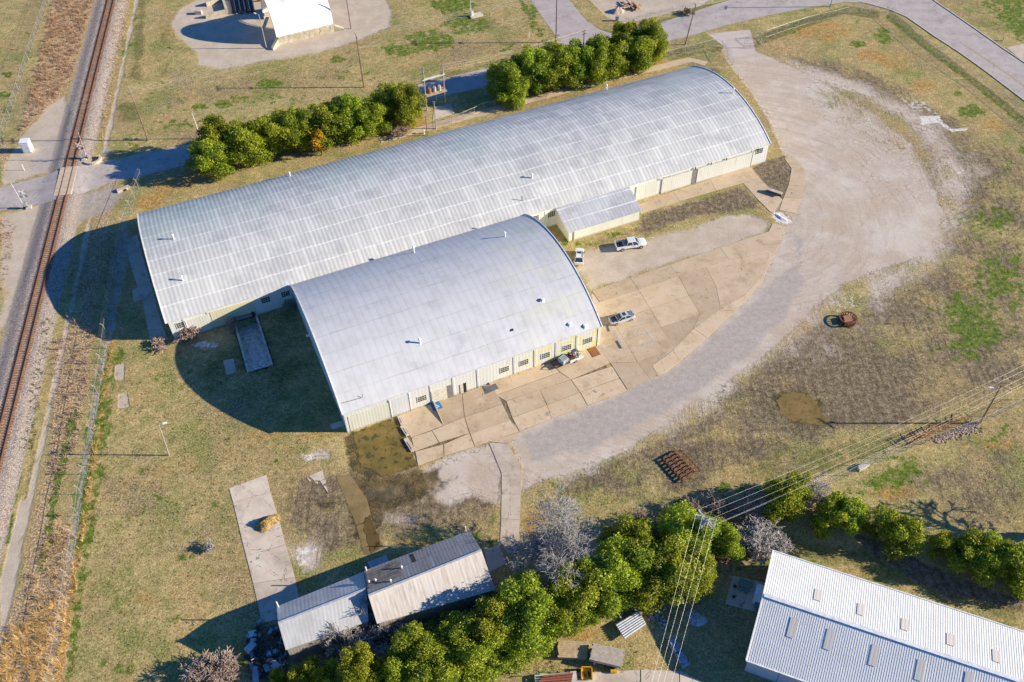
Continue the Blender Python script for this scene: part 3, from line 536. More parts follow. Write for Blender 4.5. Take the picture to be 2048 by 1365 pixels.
slabs('concrete_yard', [[(1070, 1352), (1190, 1345), (1280, 1340), (1282, 1500), (1060, 1500)], [(1282, 1340), (1358, 1342), (1362, 1500), (1283, 1500)], [(1359, 1342), (1420, 1372), (1400, 1500), (1363, 1500)]], MAT_SLAB2, .03, joint=False, seed=15)
slabs('house_drive', [[(2012, 96), (2048, 88), (2100, 120), (2052, 128)]], MAT_SLAB2, .03, joint=False, seed=16)
strip_prism('warehouse_footing', [(760, 282), (900, 243), (1180, 168), (1380, 120), (1412, 128)], 2.0, .05, MAT_SLAB)
# water standing on the low ground
def water(name, px, z, cols):
    g = NG(name+'_water'); p = g.pos(); n = g.noise(p, .35, 6, .6); m = g.noise(g.map(p, loc=(5, 9, 0)), .8, 6, .65, .6)
    c = g.mix(g.ramp(n, .35, .65), cols[0], cols[1]); c = g.mix(g.ramp(m, .5, .62, 0, .85), c, cols[2]); c = g.mix(g.ramp(m, .25, .36, .7, 0), c, cols[3])
    g.b.inputs['IOR'].default_value = 1.33
    mat = g.out(c, .12, 0, .5)
    W = [Vector(G2(q)) for q in px]; Q = []
    for i in range(len(W)):
        A, B = W[i], W[(i+1) % len(W)]
        for k in range(6):
            q = A.lerp(B, k/6); Q.append((q.x+RNG.normal(0, .12), q.y+RNG.normal(0, .12)))
    return tag(MB().sheet(Q, z).build(name, mat), kind='structure')
water('puddle', [(708, 866), (740, 853), (784, 838), (795, 862), (810, 884), (826, 909), (829, 933), (808, 938), (785, 950), (762, 953), (738, 936), (722, 934), (712, 905)], .03, ((.235, .165, .05), (.15, .115, .035), (.055, .055, .018), (.25, .19, .025)))
water('puddle', [(1553, 800), (1568, 788), (1595, 785), (1618, 792), (1634, 806), (1640, 822), (1655, 836), (1668, 850), (1650, 853), (1618, 848), (1586, 842), (1562, 828)], .016, ((.25, .17, .065), (.21, .145, .05), (.16, .115, .04), (.28, .2, .09)))
water('puddle', [(728, 1040), (742, 1030), (752, 1060), (765, 1092), (742, 1106), (732, 1075)], .05, ((.15, .10, .035), (.12, .08, .03), (.04, .035, .012), (.17, .12, .05)))
# parking marks on the apron
mbl = MB()
def pline(mb, a_, b_, wd=.13, z=.075):
    A, B = Vector(G2(a_)), Vector(G2(b_)); d = (B-A).normalized(); n = Vector((-d.y, d.x))*wd/2
    mb.quad(*[(q.x, q.y, z) for q in (A-n, B-n, B+n, A+n)])
for a_, b_, wd in (((1222, 653), (1247, 700), .45), ((1246, 700), (1308, 684), .16), ((1228, 665), (1294, 647), .14), ((1238, 681), (1304, 664), .16), ((1288, 659), (1306, 684), .14), ((1244, 676), (1249, 664), .1), ((1254, 673), (1259, 661), .1), ((1264, 670), (1269, 659), .1), ((1274, 668), (1279, 656), .1), ((1284, 665), (1288, 655), .1)): pline(mbl, a_, b_, wd)
gm = NG('faded_line_paint'); fn = gm.noise(gm.pos(), 2.2, 6, .7); tr = gm.n('ShaderNodeBsdfTransparent'); ms = gm.n('ShaderNodeMixShader')
gm.b.inputs['Base Color'].default_value = (.50, .50, .54, 1); gm.b.inputs['Roughness'].default_value = .85
gm.l(gm.ramp(fn, .40, .62, .1, .85), ms.inputs[0]); gm.l(tr.outputs[0], ms.inputs[1]); gm.l(gm.b.outputs[0], ms.inputs[2]); gm.l(ms.outputs[0], gm.t.nodes['Material Output'].inputs[0])
tag(mbl.build('parking_marking', gm.m), kind='structure')
# blue access symbol painted on the ramp by the door
o = G(872.5, 813); sq = MB(); e1 = (G(884, 806)-G(868, 812)); e1.z = 0; e1.normalize(); e2 = Vector((-e1.y, e1.x, 0)); HS = .82
def symp(u, v, z): return (o.x+e1.x*u+e2.x*v, o.y+e1.y*u+e2.y*v, z)
sq.quad(symp(-HS, -HS, .084), symp(HS, -HS, .084), symp(HS, HS, .084), symp(-HS, HS, .084)); tag(sq.build('access_marking', M('blue_paint', (.02, .17, .42), .7)), kind='structure')
wh = MB()
for u0, v0, u1, v1, wd in ((-.12, .42, -.05, .02, .15), (-.05, .02, .28, .02, .13), (.28, .02, .42, -.42, .13), (-.1, .24, .2, .24, .1)):
    A, B = Vector((u0, v0)), Vector((u1, v1)); d = (B-A).normalized(); n = Vector((-d.y, d.x))*wd/2
    wh.quad(*[symp(q.x, q.y, .09) for q in (A-n, B-n, B+n, A+n)])
hd = [symp(-.14+.11*math.cos(t), .58+.11*math.sin(t), .09) for t in np.linspace(0, 2*math.pi, 9)[:-1]]; wh.add(hd, (tuple(range(8)),))
ar = [(-.05+.32*math.cos(t), -.16+.32*math.sin(t), .23/.32) for t in np.linspace(R(150), R(350), 9)]
for i in range(8):
    (x0, y0, k), (x1, y1, _) = ar[i], ar[i+1]; c0 = (-.05, -.16)
    wh.quad(symp(x0, y0, .09), symp(x1, y1, .09), symp(c0[0]+(x1-c0[0])*k, c0[1]+(y1-c0[1])*k, .09), symp(c0[0]+(x0-c0[0])*k, c0[1]+(y0-c0[1])*k, .09))
tag(wh.build('access_marking', M('white_line_paint', (.55, .6, .66), .8)), kind='structure')
# ------------------------------------------------------------------ railway track and level crossing
RUST = M('rail_rust', (.26, .105, .045), .6, .35, var=.3, scale=3); RTOP = M('rail_rust_flank', (.17, .07, .035), .7, .2)
SLEEP = M('sleeper_wood', (.27, .155, .095), .9, var=.45, scale=1.3)
track = thing('railway_track', 'rusty single railway track on pale ballast running up the left side', 'railway track', (rail_x(100), 100, 0))
T0 = Vector((rail_x(100), 100, 0))
def rail_pt(y, off, z):
    sl = 2*RAILP[0]*y+RAILP[1]; n = Vector((1, -sl)).normalized()
    return Vector((rail_x(y)+n.x*off, y+n.y*off, z))-T0
for off in (-.76, .76):
    mb = MB(); prof = ((-.07, .5), (-.02, .52), (-.02, .60), (-.038, .61), (-.038, .665), (.038, .665), (.038, .61), (.02, .60), (.02, .52), (.07, .5))
    ys = np.arange(30, 300, 4.0); V = []; n = len(prof)
    for y in ys:
        for px_, z in prof: V.append(rail_pt(y, off+px_*1.5, z-.02))
    Fc = [(i*n+j, (i+1)*n+j, (i+1)*n+(j+1) % n, i*n+(j+1) % n) for i in range(len(ys)-1) for j in range(n)]
    mb.add(V, Fc); mb.build('rail', RUST, track)
def sleeper(mb, y):
    c = rail_pt(y, random.uniform(-.06, .06), .46); sl = 2*RAILP[0]*y+RAILP[1]
    mb.box(c, (2.6, .23, .14), rz=math.atan2(-sl, 1)+random.uniform(-.02, .02))
XY0, XY1 = G(130, 394).y-.2, G(135, 340).y+.2
sy = [y for y in np.arange(32, 298, .56)]; vis = [y for y in sy if not (XY0 < y < XY1)]
near = sorted(vis, key=lambda y: abs(y-118))[:100]; rest = [y for y in vis if y not in near]
for y in near:
    mb = MB(); sleeper(mb, y); mb.build('sleeper', SLEEP, track)
mb = MB(); [sleeper(mb, y) for y in rest]; so = mb.build('sleepers', SLEEP, track); so['kind'] = 'stuff'
PANEL = M('crossing_concrete', (.52, .42, .31), .85, var=.15, scale=1)
cr = thing('level_crossing', 'pale concrete crossing panels set between the rails where the road crosses', 'level crossing', (T0.x, T0.y, 0))
step = (XY1-XY0)/4
for i in range(4):
    ya, yb = XY0+i*step+.04, XY0+(i+1)*step-.04
    for o0, o1 in ((-1.75, -.90), (-.64, .64), (.90, 1.75)):
        mb = MB(); P = [rail_pt(ya, o0, 0), rail_pt(ya, o1, 0), rail_pt(yb, o1, 0), rail_pt(yb, o0, 0)]
        mb.prism([(p.x, p.y) for p in P], .3, .635); mb.build('panel', PANEL, cr)
# ------------------------------------------------------------------ BUILDINGS
def roof_metal(name, base, period, row, dark=.25, metal=.3, green=None, streak=(.40, .40, .42), rough=.5, yellow=False, linec=(.80, .80, .82), rust=None, line_w=.16, wnk=.22):
    g = NG(name); uv = g.uv(); x = g.xyz(uv)
    cell = g.n('ShaderNodeCombineXYZ'); g.l(g.math('FLOOR', g.math('DIVIDE', x[0], period)), cell.inputs[0]); g.l(g.math('FLOOR', g.math('DIVIDE', x[1], row)), cell.inputs[1])
    wn = g.n('ShaderNodeTexWhiteNoise', noise_dimensions='3D'); g.l(cell.outputs[0], wn.inputs[0])
    p = g.pos(False); big = g.noise(p, .06, 5, .6); mid = g.noise(p, .35, 5, .6)
    st = g.noise(g.map(uv, scale=(2.2, .12, 1)), 1.0, 5, .65); st2 = g.noise(g.map(uv, scale=(6, .5, 1), loc=(7, 3, 0)), 1.0, 4, .7)
    sw = g.math('SINE', g.math('MULTIPLY', x[0], 2*math.pi/period))
    wob = g.math('MULTIPLY_ADD', g.noise(g.map(uv, scale=(.12, .02, 1)), 1, 2), .5, x[1])
    fr = g.math('ABSOLUTE', g.math('SUBTRACT', g.math('FRACT', g.math('DIVIDE', wob, row)), .5))
    line = g.ramp(fr, .5-line_w/row, .5-.03)
    gap = g.ramp(g.math('ABSOLUTE', g.math('SUBTRACT', fr, .43)), .0, .02, 1, 0)
    s1 = g.ramp(sw, -.2, .9)
    col = g.mix(g.math('MULTIPLY', s1, g.ramp(big, .3, .65, dark*.4, dark*1.6)), base, streak)
    col = g.mix(g.ramp(wn.outputs['Value'], .5, 1, 0, wnk), col, streak); col = g.mix(g.ramp(wn.outputs['Value'], .3, 0, 0, wnk), col, (.74, .74, .73)); col = g.mix(g.ramp(g.noise(p, .16, 7, .7), .46, .66, 0, .75), col, streak)
    col = g.mix(g.ramp(st, .5, .75, 0, .42), col, streak); col = g.mix(g.ramp(st2, .3, .45, .35, 0), col, (.70, .70, .72))
    col = g.mix(g.math('MULTIPLY', line, g.ramp(mid, .3, .6, .25, .75)), col, linec)
    if green:
        gf = g.math('MULTIPLY', g.ramp(g.noise(p, .05, 4, .6), .42, .62), g.ramp(g.xyz(p)[1], green[0], green[1]))
        col = g.mix(g.math('MULTIPLY', gf, .4), col, (.36, .50, .45))
    if yellow:  # faint yellow moire colour put into the roof towards one end
        yf = g.math('MULTIPLY', g.ramp(g.noise(g.map(uv, scale=(.25, .25, 1)), 1, 4), .48, .6), g.ramp(x[0], 25, 40))
        col = g.mix(g.math('MULTIPLY', yf, .16), col, (.60, .62, .30))
    if rust: col = g.mix(g.ramp(g.noise(g.map(uv, scale=(1.2, .25, 1)), 1, 6, .7), rust[0], rust[1], 0, .75), col, rust[2])
    g.bump(g.math('ADD', g.math('MULTIPLY', sw, .5), g.math('MULTIPLY', mid, 1.2)), .2, .03)
    return g.out(col, g.ramp(mid, .3, .7, rough-.1, rough+.12), metal, .4)
def wall_metal(name, base, patch, period=.6, yellow=None):
    g = NG(name); p = g.pos(False); x = g.xyz(p); s = g.math('ADD', x[0], g.math('MULTIPLY', x[1], .7))
    cell = g.math('FLOOR', g.math('DIVIDE', s, 2.2)); wn = g.n('ShaderNodeTexWhiteNoise', noise_dimensions='1D'); g.l(cell, wn.inputs['W'])
    sw = g.math('SINE', g.math('MULTIPLY', s, 2*math.pi/period)); st = g.noise(g.map(p, scale=(1.6, 1.6, .18)), 1, 5, .65)
    col = g.mix(g.ramp(wn.outputs['Value'], .2, 1, 0, .75), base, patch); col = g.mix(g.ramp(sw, .2, 1, 0, .22), col, tuple(c*.78 for c in base))
    col = g.mix(g.ramp(st, .52, .75, 0, .4), col, (.42, .37, .26)); col = g.mix(g.ramp(x[2], 0, .5, .5, 0), col, (.33, .26, .17))
    if yellow:  # moire colour put into the wall: yellow and mauve patches
        n = g.noise(g.map(p, scale=(.55, 1, 1.6), rot=(0, R(12), 0)), 1, 3, .55)
        f = g.math('MULTIPLY', g.ramp(n, .47, .55), g.ramp(x[0], yellow[0], yellow[1])); col = g.mix(g.math('MULTIPLY', f, .75), col, (.66, .62, .06))
        n2 = g.noise(g.map(p, scale=(.6, 1, 1.8), loc=(5, 0, 8)), 1, 3); f2 = g.math('MULTIPLY', g.ramp(n2, .52, .62), g.ramp(x[0], yellow[0], yellow[1])); col = g.mix(g.math('MULTIPLY', f2, .4), col, (.58, .50, .62))
    g.bump(sw, .15, .03); return g.out(col, .7, 0, .3)
GLASS = M('dark_window_glass', (.035, .038, .042), .12, 0, var=.5, scale=1.2, spec=.6); WFRAME = M('window_frame_paint', (.66, .64, .56), .6)
TRIM = M('white_trim', (.72, .72, .72), .6, .1); DARK = M('dark_opening', (.02, .02, .022), .9); PIPEW = M('white_vent_paint', (.78, .78, .78), .5)
GREYDOOR = M('grey_door_steel', (.23, .22, .22), .6, .2); CREAM = (.635, .635, .58); CREAM2 = (.68, .68, .645)
class Frame:
    def __init__(s, x0, y0, az): s.m = Matrix.Translation((x0, y0, 0)) @ Matrix.Rotation(az, 4, 'Z'); s.i = s.m.inverted()
    def loc(s, px, z=0): return s.i @ G(px[0], px[1], z)
    def ray_y(s, px, y0=0.0):
        a = s.i @ CAMPOS; b = s.i @ G(px[0], px[1], 0); t = (y0-a.y)/(b.y-a.y); return a+(b-a)*t
    def ray_f(s, px, f, zmax=12):
        a = s.i @ CAMPOS; b = s.i @ G(px[0], px[1], 0); best = None
        for k in range(1500):
            z = zmax-k*zmax/1500; t = (z-a.z)/(b.z-a.z); P = a+(b-a)*t
            if f(P.y) >= z: return P
        return b
def window(root, s, z, wd=1.6, ht=1.35, cols=4, rows=3, y=-.0):
    mb = MB(); mb.box((s, y-.015, z), (wd, .05, ht)); wo = mb.build('window', GLASS, root)
    fm = MB(); t = .045
    for i in range(cols+1): fm.box((s-wd/2+wd*i/cols, y-.05, z), (t if 0 < i < cols else .09, .06, ht+.1))
    for j in range(rows+1): fm.box((s, y-.052, z-ht/2+ht*j/rows), (wd+.1, .055, t if 0 < j < rows else .09))
    fm.build('window_frame', WFRAME, wo)
def vent(root, P, h=1.0, r=.11, cap=True, dark=False):
    mb = MB(); mb.cyl((P.x, P.y, P.z-.2), r, h+.2, 10); o = mb.build('vent_pipe', DARK if dark else PIPEW, root)
    if cap:
        c = MB(); c.cyl((P.x, P.y, P.z+h-.05), r*1.9, .22, 10, r*1.2); c.build('vent_cap', PIPEW, o)
        c = MB(); c.cyl((P.x, P.y, P.z-.08), r*2.4, .16, 10, r*1.2); c.build('vent_collar', PIPEW, o)
def arched(name, label, x0, y0, az, Ln, h, W, rise, ov, roofmat, wallmat, period, amp=.02):
    root = thing(name, label, 'warehouse', (x0, y0, 0), az)
    Rr = (W*W/4+rise*rise)/(2*rise); A = math.asin(W/2/Rr); zc = h+rise-Rr
    def prof(u): return zc+math.sqrt(max(0, Rr*Rr-(u-W/2)**2))
    nA = 30; nX = int((Ln+2*ov)/period*4); arc = 2*A*Rr
    V = []; U = []
    for i in range(nX+1):
        s = -ov+(Ln+2*ov)*i/nX; wv = amp*math.sin(2*math.pi*s/period)
        for j in range(nA+1):
            t = -A*1.012+2*A*1.012*j/nA; r = Rr+.06+wv
            V.append((s, W/2+r*math.sin(t), zc+r*math.cos(t))); U.append((s, arc*j/nA))
    F = [(i*(nA+1)+j, (i+1)*(nA+1)+j, (i+1)*(nA+1)+j+1, i*(nA+1)+j+1) for i in range(nX) for j in range(nA)]
    mb = MB(); mb.add(V, F, [[U[k] for k in f] for f in F]); mb.build('roof', roofmat, root, smooth=True)
    for s in (-ov-.05, Ln+ov+.05):
        pts = [(s, W/2+(Rr+.08)*math.sin(t), zc+(Rr+.08)*math.cos(t)) for t in np.linspace(-A*1.01, A*1.01, 26)]; tm = MB()
        for a_, b_ in zip(pts[:-1], pts[1:]): tm.beam(a_, b_, .16, .2)
        tm.build('roof_trim', TRIM, root)
    wl = MB()
    wl.quad((0, 0, -.2), (Ln, 0, -.2), (Ln, 0, h), (0, 0, h)); wl.quad((Ln, W, -.2), (0, W, -.2), (0, W, h), (Ln, W, h))
    us = np.linspace(0, W, 25)
    for s in (0, Ln):
        top = [(s, u, prof(u)-.02) for u in us]; bot = [(s, u, -.2) for u in us]
        for k in range(24):
            q = (bot[k], top[k], top[k+1], bot[k+1]); wl.quad(*(q if s == 0 else q[::-1]))
    wl.build('wall', wallmat, root)
    gt = MB(); gt.beam((0, -.1, h-.02), (Ln, -.1, h-.02), .1, .12); gt.build('eave_trim', M('eave_grey', (.58, .57, .53), .6, .1), root)
    return root, Frame(x0, y0, az), prof
ROOF1 = roof_metal('long_roof_sheet', (.54, .54, .53), .78, 3.3, dark=.36, metal=.0, wnk=.3, green=(10, 26), streak=(.37, .375, .39), linec=(.68, .68, .69), rust=(.64, .85, (.42, .35, .29)))
ROOF2 = roof_metal('broad_roof_sheet', (.50, .50, .495), 1.24, 3.6, dark=.1, metal=.0, streak=(.38, .38, .41), yellow=True, line_w=.1, linec=(.57, .57, .60))
B1 = (-59.801, 115.322, .386, 122.879, 4.562, 31.589, 4.064, .34); B2 = (-27.131, 93.921, .392, 45.914, 4.877, 31.878, 4.66, .089)
b1, f1, p1 = arched('arched_warehouse', 'very long warehouse with weathered white arched metal roof behind the shorter one', *B1, ROOF1, wall_metal('cream_siding', CREAM2, CREAM), .78, .011)
b2, f2, p2 = arched('arched_warehouse', 'shorter arched warehouse with pale metal roof, row of windows and painted-in yellow moire tint', *B2, ROOF2, wall_metal('pale_siding', (.64, .64, .61), (.60, .60, .575), yellow=(27, 40)), .62, .002)
for q in ((362, 650), (531, 600), (571, 588), (1070, 437), (1103, 428.5), (1334, 358), (1519, 302)):
    P = f1.ray_y(q); window(b1, P.x, P.z)
for q in ((844, 797), (1009, 739), (1048, 725), (1091, 711), (1134, 695), (1176, 681)):
    P = f2.ray_y(q); window(b2, P.x, P.z)
def door(root, f, q0, q1, z1, mat, name='door', y=-.06, th=.1, z0=0.0):
    a_, b_ = f.ray_y(q0), f.ray_y(q1); mb = MB(); mb.box(((a_.x+b_.x)/2, y, (z0+z1)/2), (abs(b_.x-a_.x), th, z1-z0)); return mb.build(name, mat, root)
SLIDE = wall_metal('sliding_door_sheet', (.645, .64, .575), (.61, .605, .53), .5)
door(b1, f1, (1391, 366), (1500, 333), 3.75, SLIDE, 'sliding_door', -.12, .12); door(b1, f1, (1321, 386), (1380, 368), 3.75, SLIDE, 'sliding_door', -.12, .12)
door(b1, f1, (1380, 368), (1391, 366), 3.6, GREYDOOR); door(b1, f1, (1270, 402), (1312, 389), 3.7, SLIDE, 'sliding_door', -.12, .12)
mb = MB(); a_ = f1.ray_y((1315, 388)).x; b_ = f1.ray_y((1503, 332)).x; mb.box(((a_+b_)/2, -.22, 3.9), (b_-a_, .12, .16)); mb.build('door_track', M('track_steel', (.5, .5, .47), .5, .3), b1)
brk = MB()
for q in ((1385, 366), (1416, 357), (1446, 349), (1508, 331)): s = f1.ray_y(q).x; brk.box((s, -.25, 4.1), (.12, .2, .5))
brk.build('track_bracket', DARK, b1)
door(b1, f1, (378, 672), (425, 657), 3.8, SLIDE, 'sliding_door', -.12, .12); door(b1, f1, (430, 655), (514, 630), 4.0, wall_metal('dock_sheet', (.60, .57, .36), (.63, .60, .42), .5), 'sliding_door', -.06, .08)
door(b1, f1, (472, 643), (512, 630), 1.05, M('dock_face', (.12, .11, .10), .9), 'dock_face', -.16, .1, -1.3)
door(b2, f2, (866, 806), (895, 796), 3.0, M('roll_door', (.60, .57, .46), .6), 'roller_door'); door(b2, f2, (895.5, 795), (906, 791), 3.05, GREYDOOR)
door(b2, f2, (921, 786), (927, 784), 2.3, M('pale_door', (.6, .52, .45), .7)); door(b2, f2, (927.5, 783.5), (933, 782), 2.3, DARK)
door(b2, f2, (702, 864), (782, 836), 3.9, wall_metal('yellowed_sheet', (.63, .62, .53), (.61, .60, .51), .5), 'sheet_panel', -.03, .05); door(b2, f2, (784, 835), (822, 822), 4.4, wall_metal('grey_sheet', (.58, .59, .60), (.60, .60, .60), .5), 'sheet_panel', -.03, .05)
for q in ((784, 835), (823, 822), (865, 807), (909, 790), (957, 773), (1029, 748), (1070, 734), (1112, 719), (1153, 704)):
    s = f2.ray_y(q).x; mb = MB(); mb.cyl((s, -.12, .1), .05, 4.6, 6); mb.build('downpipe', TRIM, b2)
for q in ((381, 670), (428, 657), (1093, 455), (1316, 387), (1500, 333)):
    s = f1.ray_y(q).x; mb = MB(); mb.cyl((s, -.2, .1), .05, 4.3, 6); mb.build('downpipe', TRIM, b1)
mb = MB(); s0 = f2.ray_y((1192, 692)).x; mb.box((s0+.25, -.04, 2.4), (.14, .1, 4.9)); mb.build('corner_trim', TRIM, b2)
for q, h, r in (((348, 479), 1.0, .14), ((366, 562), 1.1, .12), ((1064, 357), 1.0, .13), ((1466, 187), 1.1, .1), ((580, 353), .9, .13), ((1213, 180), 1.2, .12), ((848, 268), .9, .1)): vent(b1, f1.ray_f(q, p1), h, r)
vent(b1, f1.ray_f((1044, 402), p1), 1.2, .06, False, True)
for q, h, r in (((840, 687), 1.1, .15), ((1010, 474), 1.0, .12), ((828, 506), 1.5, .14), ((957, 458), .5, .08), ((1170, 653), .2, .25), ((1139, 650), .2, .2), ((1085, 602), .35, .2)): vent(b2, f2.ray_f(q, p2), h, r)
P = f2.ray_f((1024, 661), p2); mb = MB(); mb.box((P.x, P.y, P.z+.1), (.5, .4, .15)); mb.build('roof_hole_block', DARK, b2)  # dark colour of this box stands for shade inside a small hole
pa, pb = f2.ray_f((684, 808), p2), f2.ray_f((724, 797), p2); mb = MB(); mb.tube([pa+Vector((0, 0, .15)), pb+Vector((0, 0, .15)), pb+Vector((.3, .1, .7))], .04, 5); mb.build('cable_conduit', DARK, b2)
lamp = MB(); Pl = f2.loc((617, 672), 8.2); lamp.tube([(-.1, Pl.y, 8.2), (-.7, Pl.y, 8.35)], .04, 5); lamp.box((-.85, Pl.y, 8.3), (.5, .4, .22)); lamp.build('flood_lamp', PIPEW, b2)
# lean-to built on the front of the long warehouse
L0, L1 = f1.loc((1137, 484)), f1.loc((1277.6, 441)); he = height_over((1137, 484), (1138.2, 463.3)); r0, r1 = f1.ray_y((1112, 414.8), -.15), f1.ray_y((1260, 371), -.15)
ann = thing('lean_to_shed', 'cream lean-to shed with sloping pale roof on the front of the long warehouse', 'shed', f1.m @ Vector((L0.x, L0.y, 0)), B1[2])
def an(v): return Vector((v[0]-L0.x, v[1]-L0.y, v[2]))
yf = (L0.y+L1.y)/2; xa, xb = L0.x, L1.x; zr = min((r0.z+r1.z)/2, 4.45)
mb = MB(); mb.quad(*[an(v) for v in ((xa, yf, -.1), (xb, yf, -.1), (xb, yf, he), (xa, yf, he))]); mb.quad(*[an(v) for v in ((xa, -.02, -.1), (xa, yf, -.1), (xa, yf, he), (xa, -.02, zr))]); mb.quad(*[an(v) for v in ((xb, yf, -.1), (xb, -.02, -.1), (xb, -.02, zr), (xb, yf, he))])
mb.build('wall', wall_metal('leanto_siding', (.66, .655, .585), (.64, .635, .55), .4), ann)
mb = MB(); o_ = .35; lw = xb-xa; ld_ = -yf
c4 = [an(v) for v in ((xa-o_, yf-o_, he-.02), (xb+o_, yf-o_, he-.02), (xb+o_, -.18, zr+.06), (xa-o_, -.18, zr+.06))]
mb.quad(*c4, uv=[(0, 0), (lw, 0), (lw, ld_), (0, ld_)]); mb.quad(*[v-Vector((0, 0, .1)) for v in c4][::-1], uv=[(0, 0)]*4)
for i in range(4):
    a_, b_ = c4[i], c4[(i+1) % 4]; dz = Vector((0, 0, .1)); mb.quad(a_-dz, b_-dz, b_, a_, uv=[(0, 0)]*4)
mb.build('roof', roof_metal('leanto_sheet', (.58, .58, .60), .7, 2.6, dark=.5, streak=(.38, .38, .41)), ann)
mb = MB(); mb.box(an((xa+1.0, yf-.04, he/2-.1)), (.25, .06, he-.3)); mb.build('door_gap_shade', M('door_shadow_green', (.2, .2, .15), .8), ann)  # solid dark strip on the wall, colour stands in for the gap's shade
mb = MB(); mb.box(an((xb+.2, -1.2, .9)), (1.6, 1.2, .12)); mb.box(an((xb+1.0, -1.6, .45)), (.08, .08, .9)); mb.build('side_shelf', TRIM, ann)
# sunken loading ramp beside the long warehouse
rp = [G2(q) for q in ((470.7, 651), (497, 745), (544, 731), (513, 633))]
ramp = thing('loading_ramp', 'sunken concrete loading ramp with low side walls beside the long warehouse', 'loading ramp', (rp[1][0], rp[1][1], 0))
RO = Vector((rp[1][0], rp[1][1], 0)); CONC = M('ramp_concrete', (.62, .56, .48), .9, var=.3, dirt=(.16, .13, .09))
mb = MB(); P = [Vector((rp[0][0], rp[0][1], -1.25))-RO, Vector((rp[1][0], rp[1][1], .03))-RO, Vector((rp[2][0], rp[2][1], .03))-RO, Vector((rp[3][0], rp[3][1], -1.25))-RO]
mb.quad(P[0], P[1], P[2], P[3]); mb.build('ramp_floor', CONC, ramp)
for a_, b_ in ((0, 1), (3, 2)):
    A, B = Vector((rp[a_][0], rp[a_][1], 0))-RO, Vector((rp[b_][0], rp[b_][1], 0))-RO; d = (B-A).normalized(); n = Vector((-d.y, d.x, 0))*.2
    mb = MB(); mb.prism([((A-n).x, (A-n).y), ((B-n).x, (B-n).y), ((B+n).x, (B+n).y), ((A+n).x, (A+n).y)], -1.5, .28); mb.build('side_wall', CONC, ramp)
mesh = gob.data; co = np.empty(len(mesh.vertices)*3, np.float32); mesh.vertices.foreach_get('co', co); co = co.reshape(-1, 3)
d_ = sdist((co[:, 0].astype(float), co[:, 1].astype(float)), rp); co[d_ > .05, 2] = -1.7; mesh.vertices.foreach_set('co', co.ravel()); mesh.update()
dk = thing('dock_leveller', 'dark steel dock leveller frame above the sunken loading ramp', 'dock leveller', f1.m @ Vector((f1.ray_y((490, 640)).x, -.5, 1.05)), B1[2])
mb = MB(); mb.box((0, 0, 0), (3.0, .9, .1)); mb.build('plate', M('dock_plate', (.22, .2, .19), .7), dk); 
for x in (-1.6, 1.6): mb = MB(); mb.box((x, -.1, .05), (.35, 1.1, .3)); mb.build('bumper', DARK, dk)
# ---- old gabled sheds at the bottom, ridge heights from their shadows
def gabled(name, label, cat, re0, re1, rg0, rg1, fe0, fe1, ze, zr, mr, mf, mw, ov=.25):
    c = {k: G(*q, z) for k, q, z in (('re0', re0, ze), ('re1', re1, ze), ('rg0', rg0, zr), ('rg1', rg1, zr), ('fe0', fe0, ze), ('fe1', fe1, ze))}
    o = Vector((c['fe0'].x, c['fe0'].y, 0)); root = thing(name, label, cat, o)
    for k in c: c[k] = c[k]-o
    L = (c['re1']-c['re0']).length
    def slope(nm, e0, e1, r0, r1, mat):
        mb = MB(); D = (r0-e0).length; n = 24; th = Vector((0, 0, .09))
        for i in range(n):
            t0, t1 = i/n, (i+1)/n; q = [e0.lerp(e1, t0), e0.lerp(e1, t1), r0.lerp(r1, t1), r0.lerp(r1, t0)]
            uv = [(L*t0, 0), (L*t1, 0), (L*t1, D), (L*t0, D)]
            if (q[1]-q[0]).cross(q[3]-q[0]).z < 0: q = q[::-1]; uv = uv[::-1]
            mb.quad(*q, uv=uv)
        for a_, b_ in ((e0, e1), (e1, r1), (r0, e0)): mb.quad(a_-th, b_-th, b_, a_, uv=[(0, 0)]*4)
        return mb.build('roof', mat, root)
    rr = slope('roof', c['re0'], c['re1'], c['rg0'], c['rg1'], mr); rf = slope('roof', c['fe0'], c['fe1'], c['rg0'], c['rg1'], mf)
    mb = MB(); ax = (c['rg1']-c['rg0']).normalized(); 
    mb.beam(c['rg0']+Vector((0, 0, .05)), c['rg1']+Vector((0, 0, .05)), .3, .08); mb.build('ridge_cap', M('ridge_tin', (.6, .6, .6), .5, .4), rf)
    mb = MB(); cen = sum((c[k] for k in c), Vector())/6
    def inn(v, z=None):
        q = v+(cen-v)*.03; q.z = v.z-.12 if z is None else z; return q
    mb.quad(inn(c['fe0'], -.1), inn(c['fe1'], -.1), inn(c['fe1']), inn(c['fe0'])); mb.quad(inn(c['re1'], -.1), inn(c['re0'], -.1), inn(c['re0']), inn(c['re1']))
    mb.add([inn(c['re0'], -.1), inn(c['fe0'], -.1), inn(c['fe0']), inn(c['rg0']), inn(c['re0'])], ((0, 1, 2, 3, 4),)); mb.add([inn(c['fe1'], -.1), inn(c['re1'], -.1), inn(c['re1']), inn(c['rg1']), inn(c['fe1'])], ((0, 1, 2, 3, 4),))
    mb.build('wall', mw, root); return root, c, o
TIN = roof_metal('shed_tin', (.66, .66, .65), .55, 5.2, dark=.3, metal=.2, streak=(.40, .40, .395), line_w=.05, linec=(.4, .4, .4), rust=(.5, .72, (.42, .38, .34)))
TINP = roof_metal('shed_old_tin', (.62, .575, .535), .5, 9, dark=.08, metal=.12, streak=(.42, .35, .30), line_w=.05, linec=(.6, .54, .48), rust=(.46, .7, (.38, .30, .25)), rough=.7)
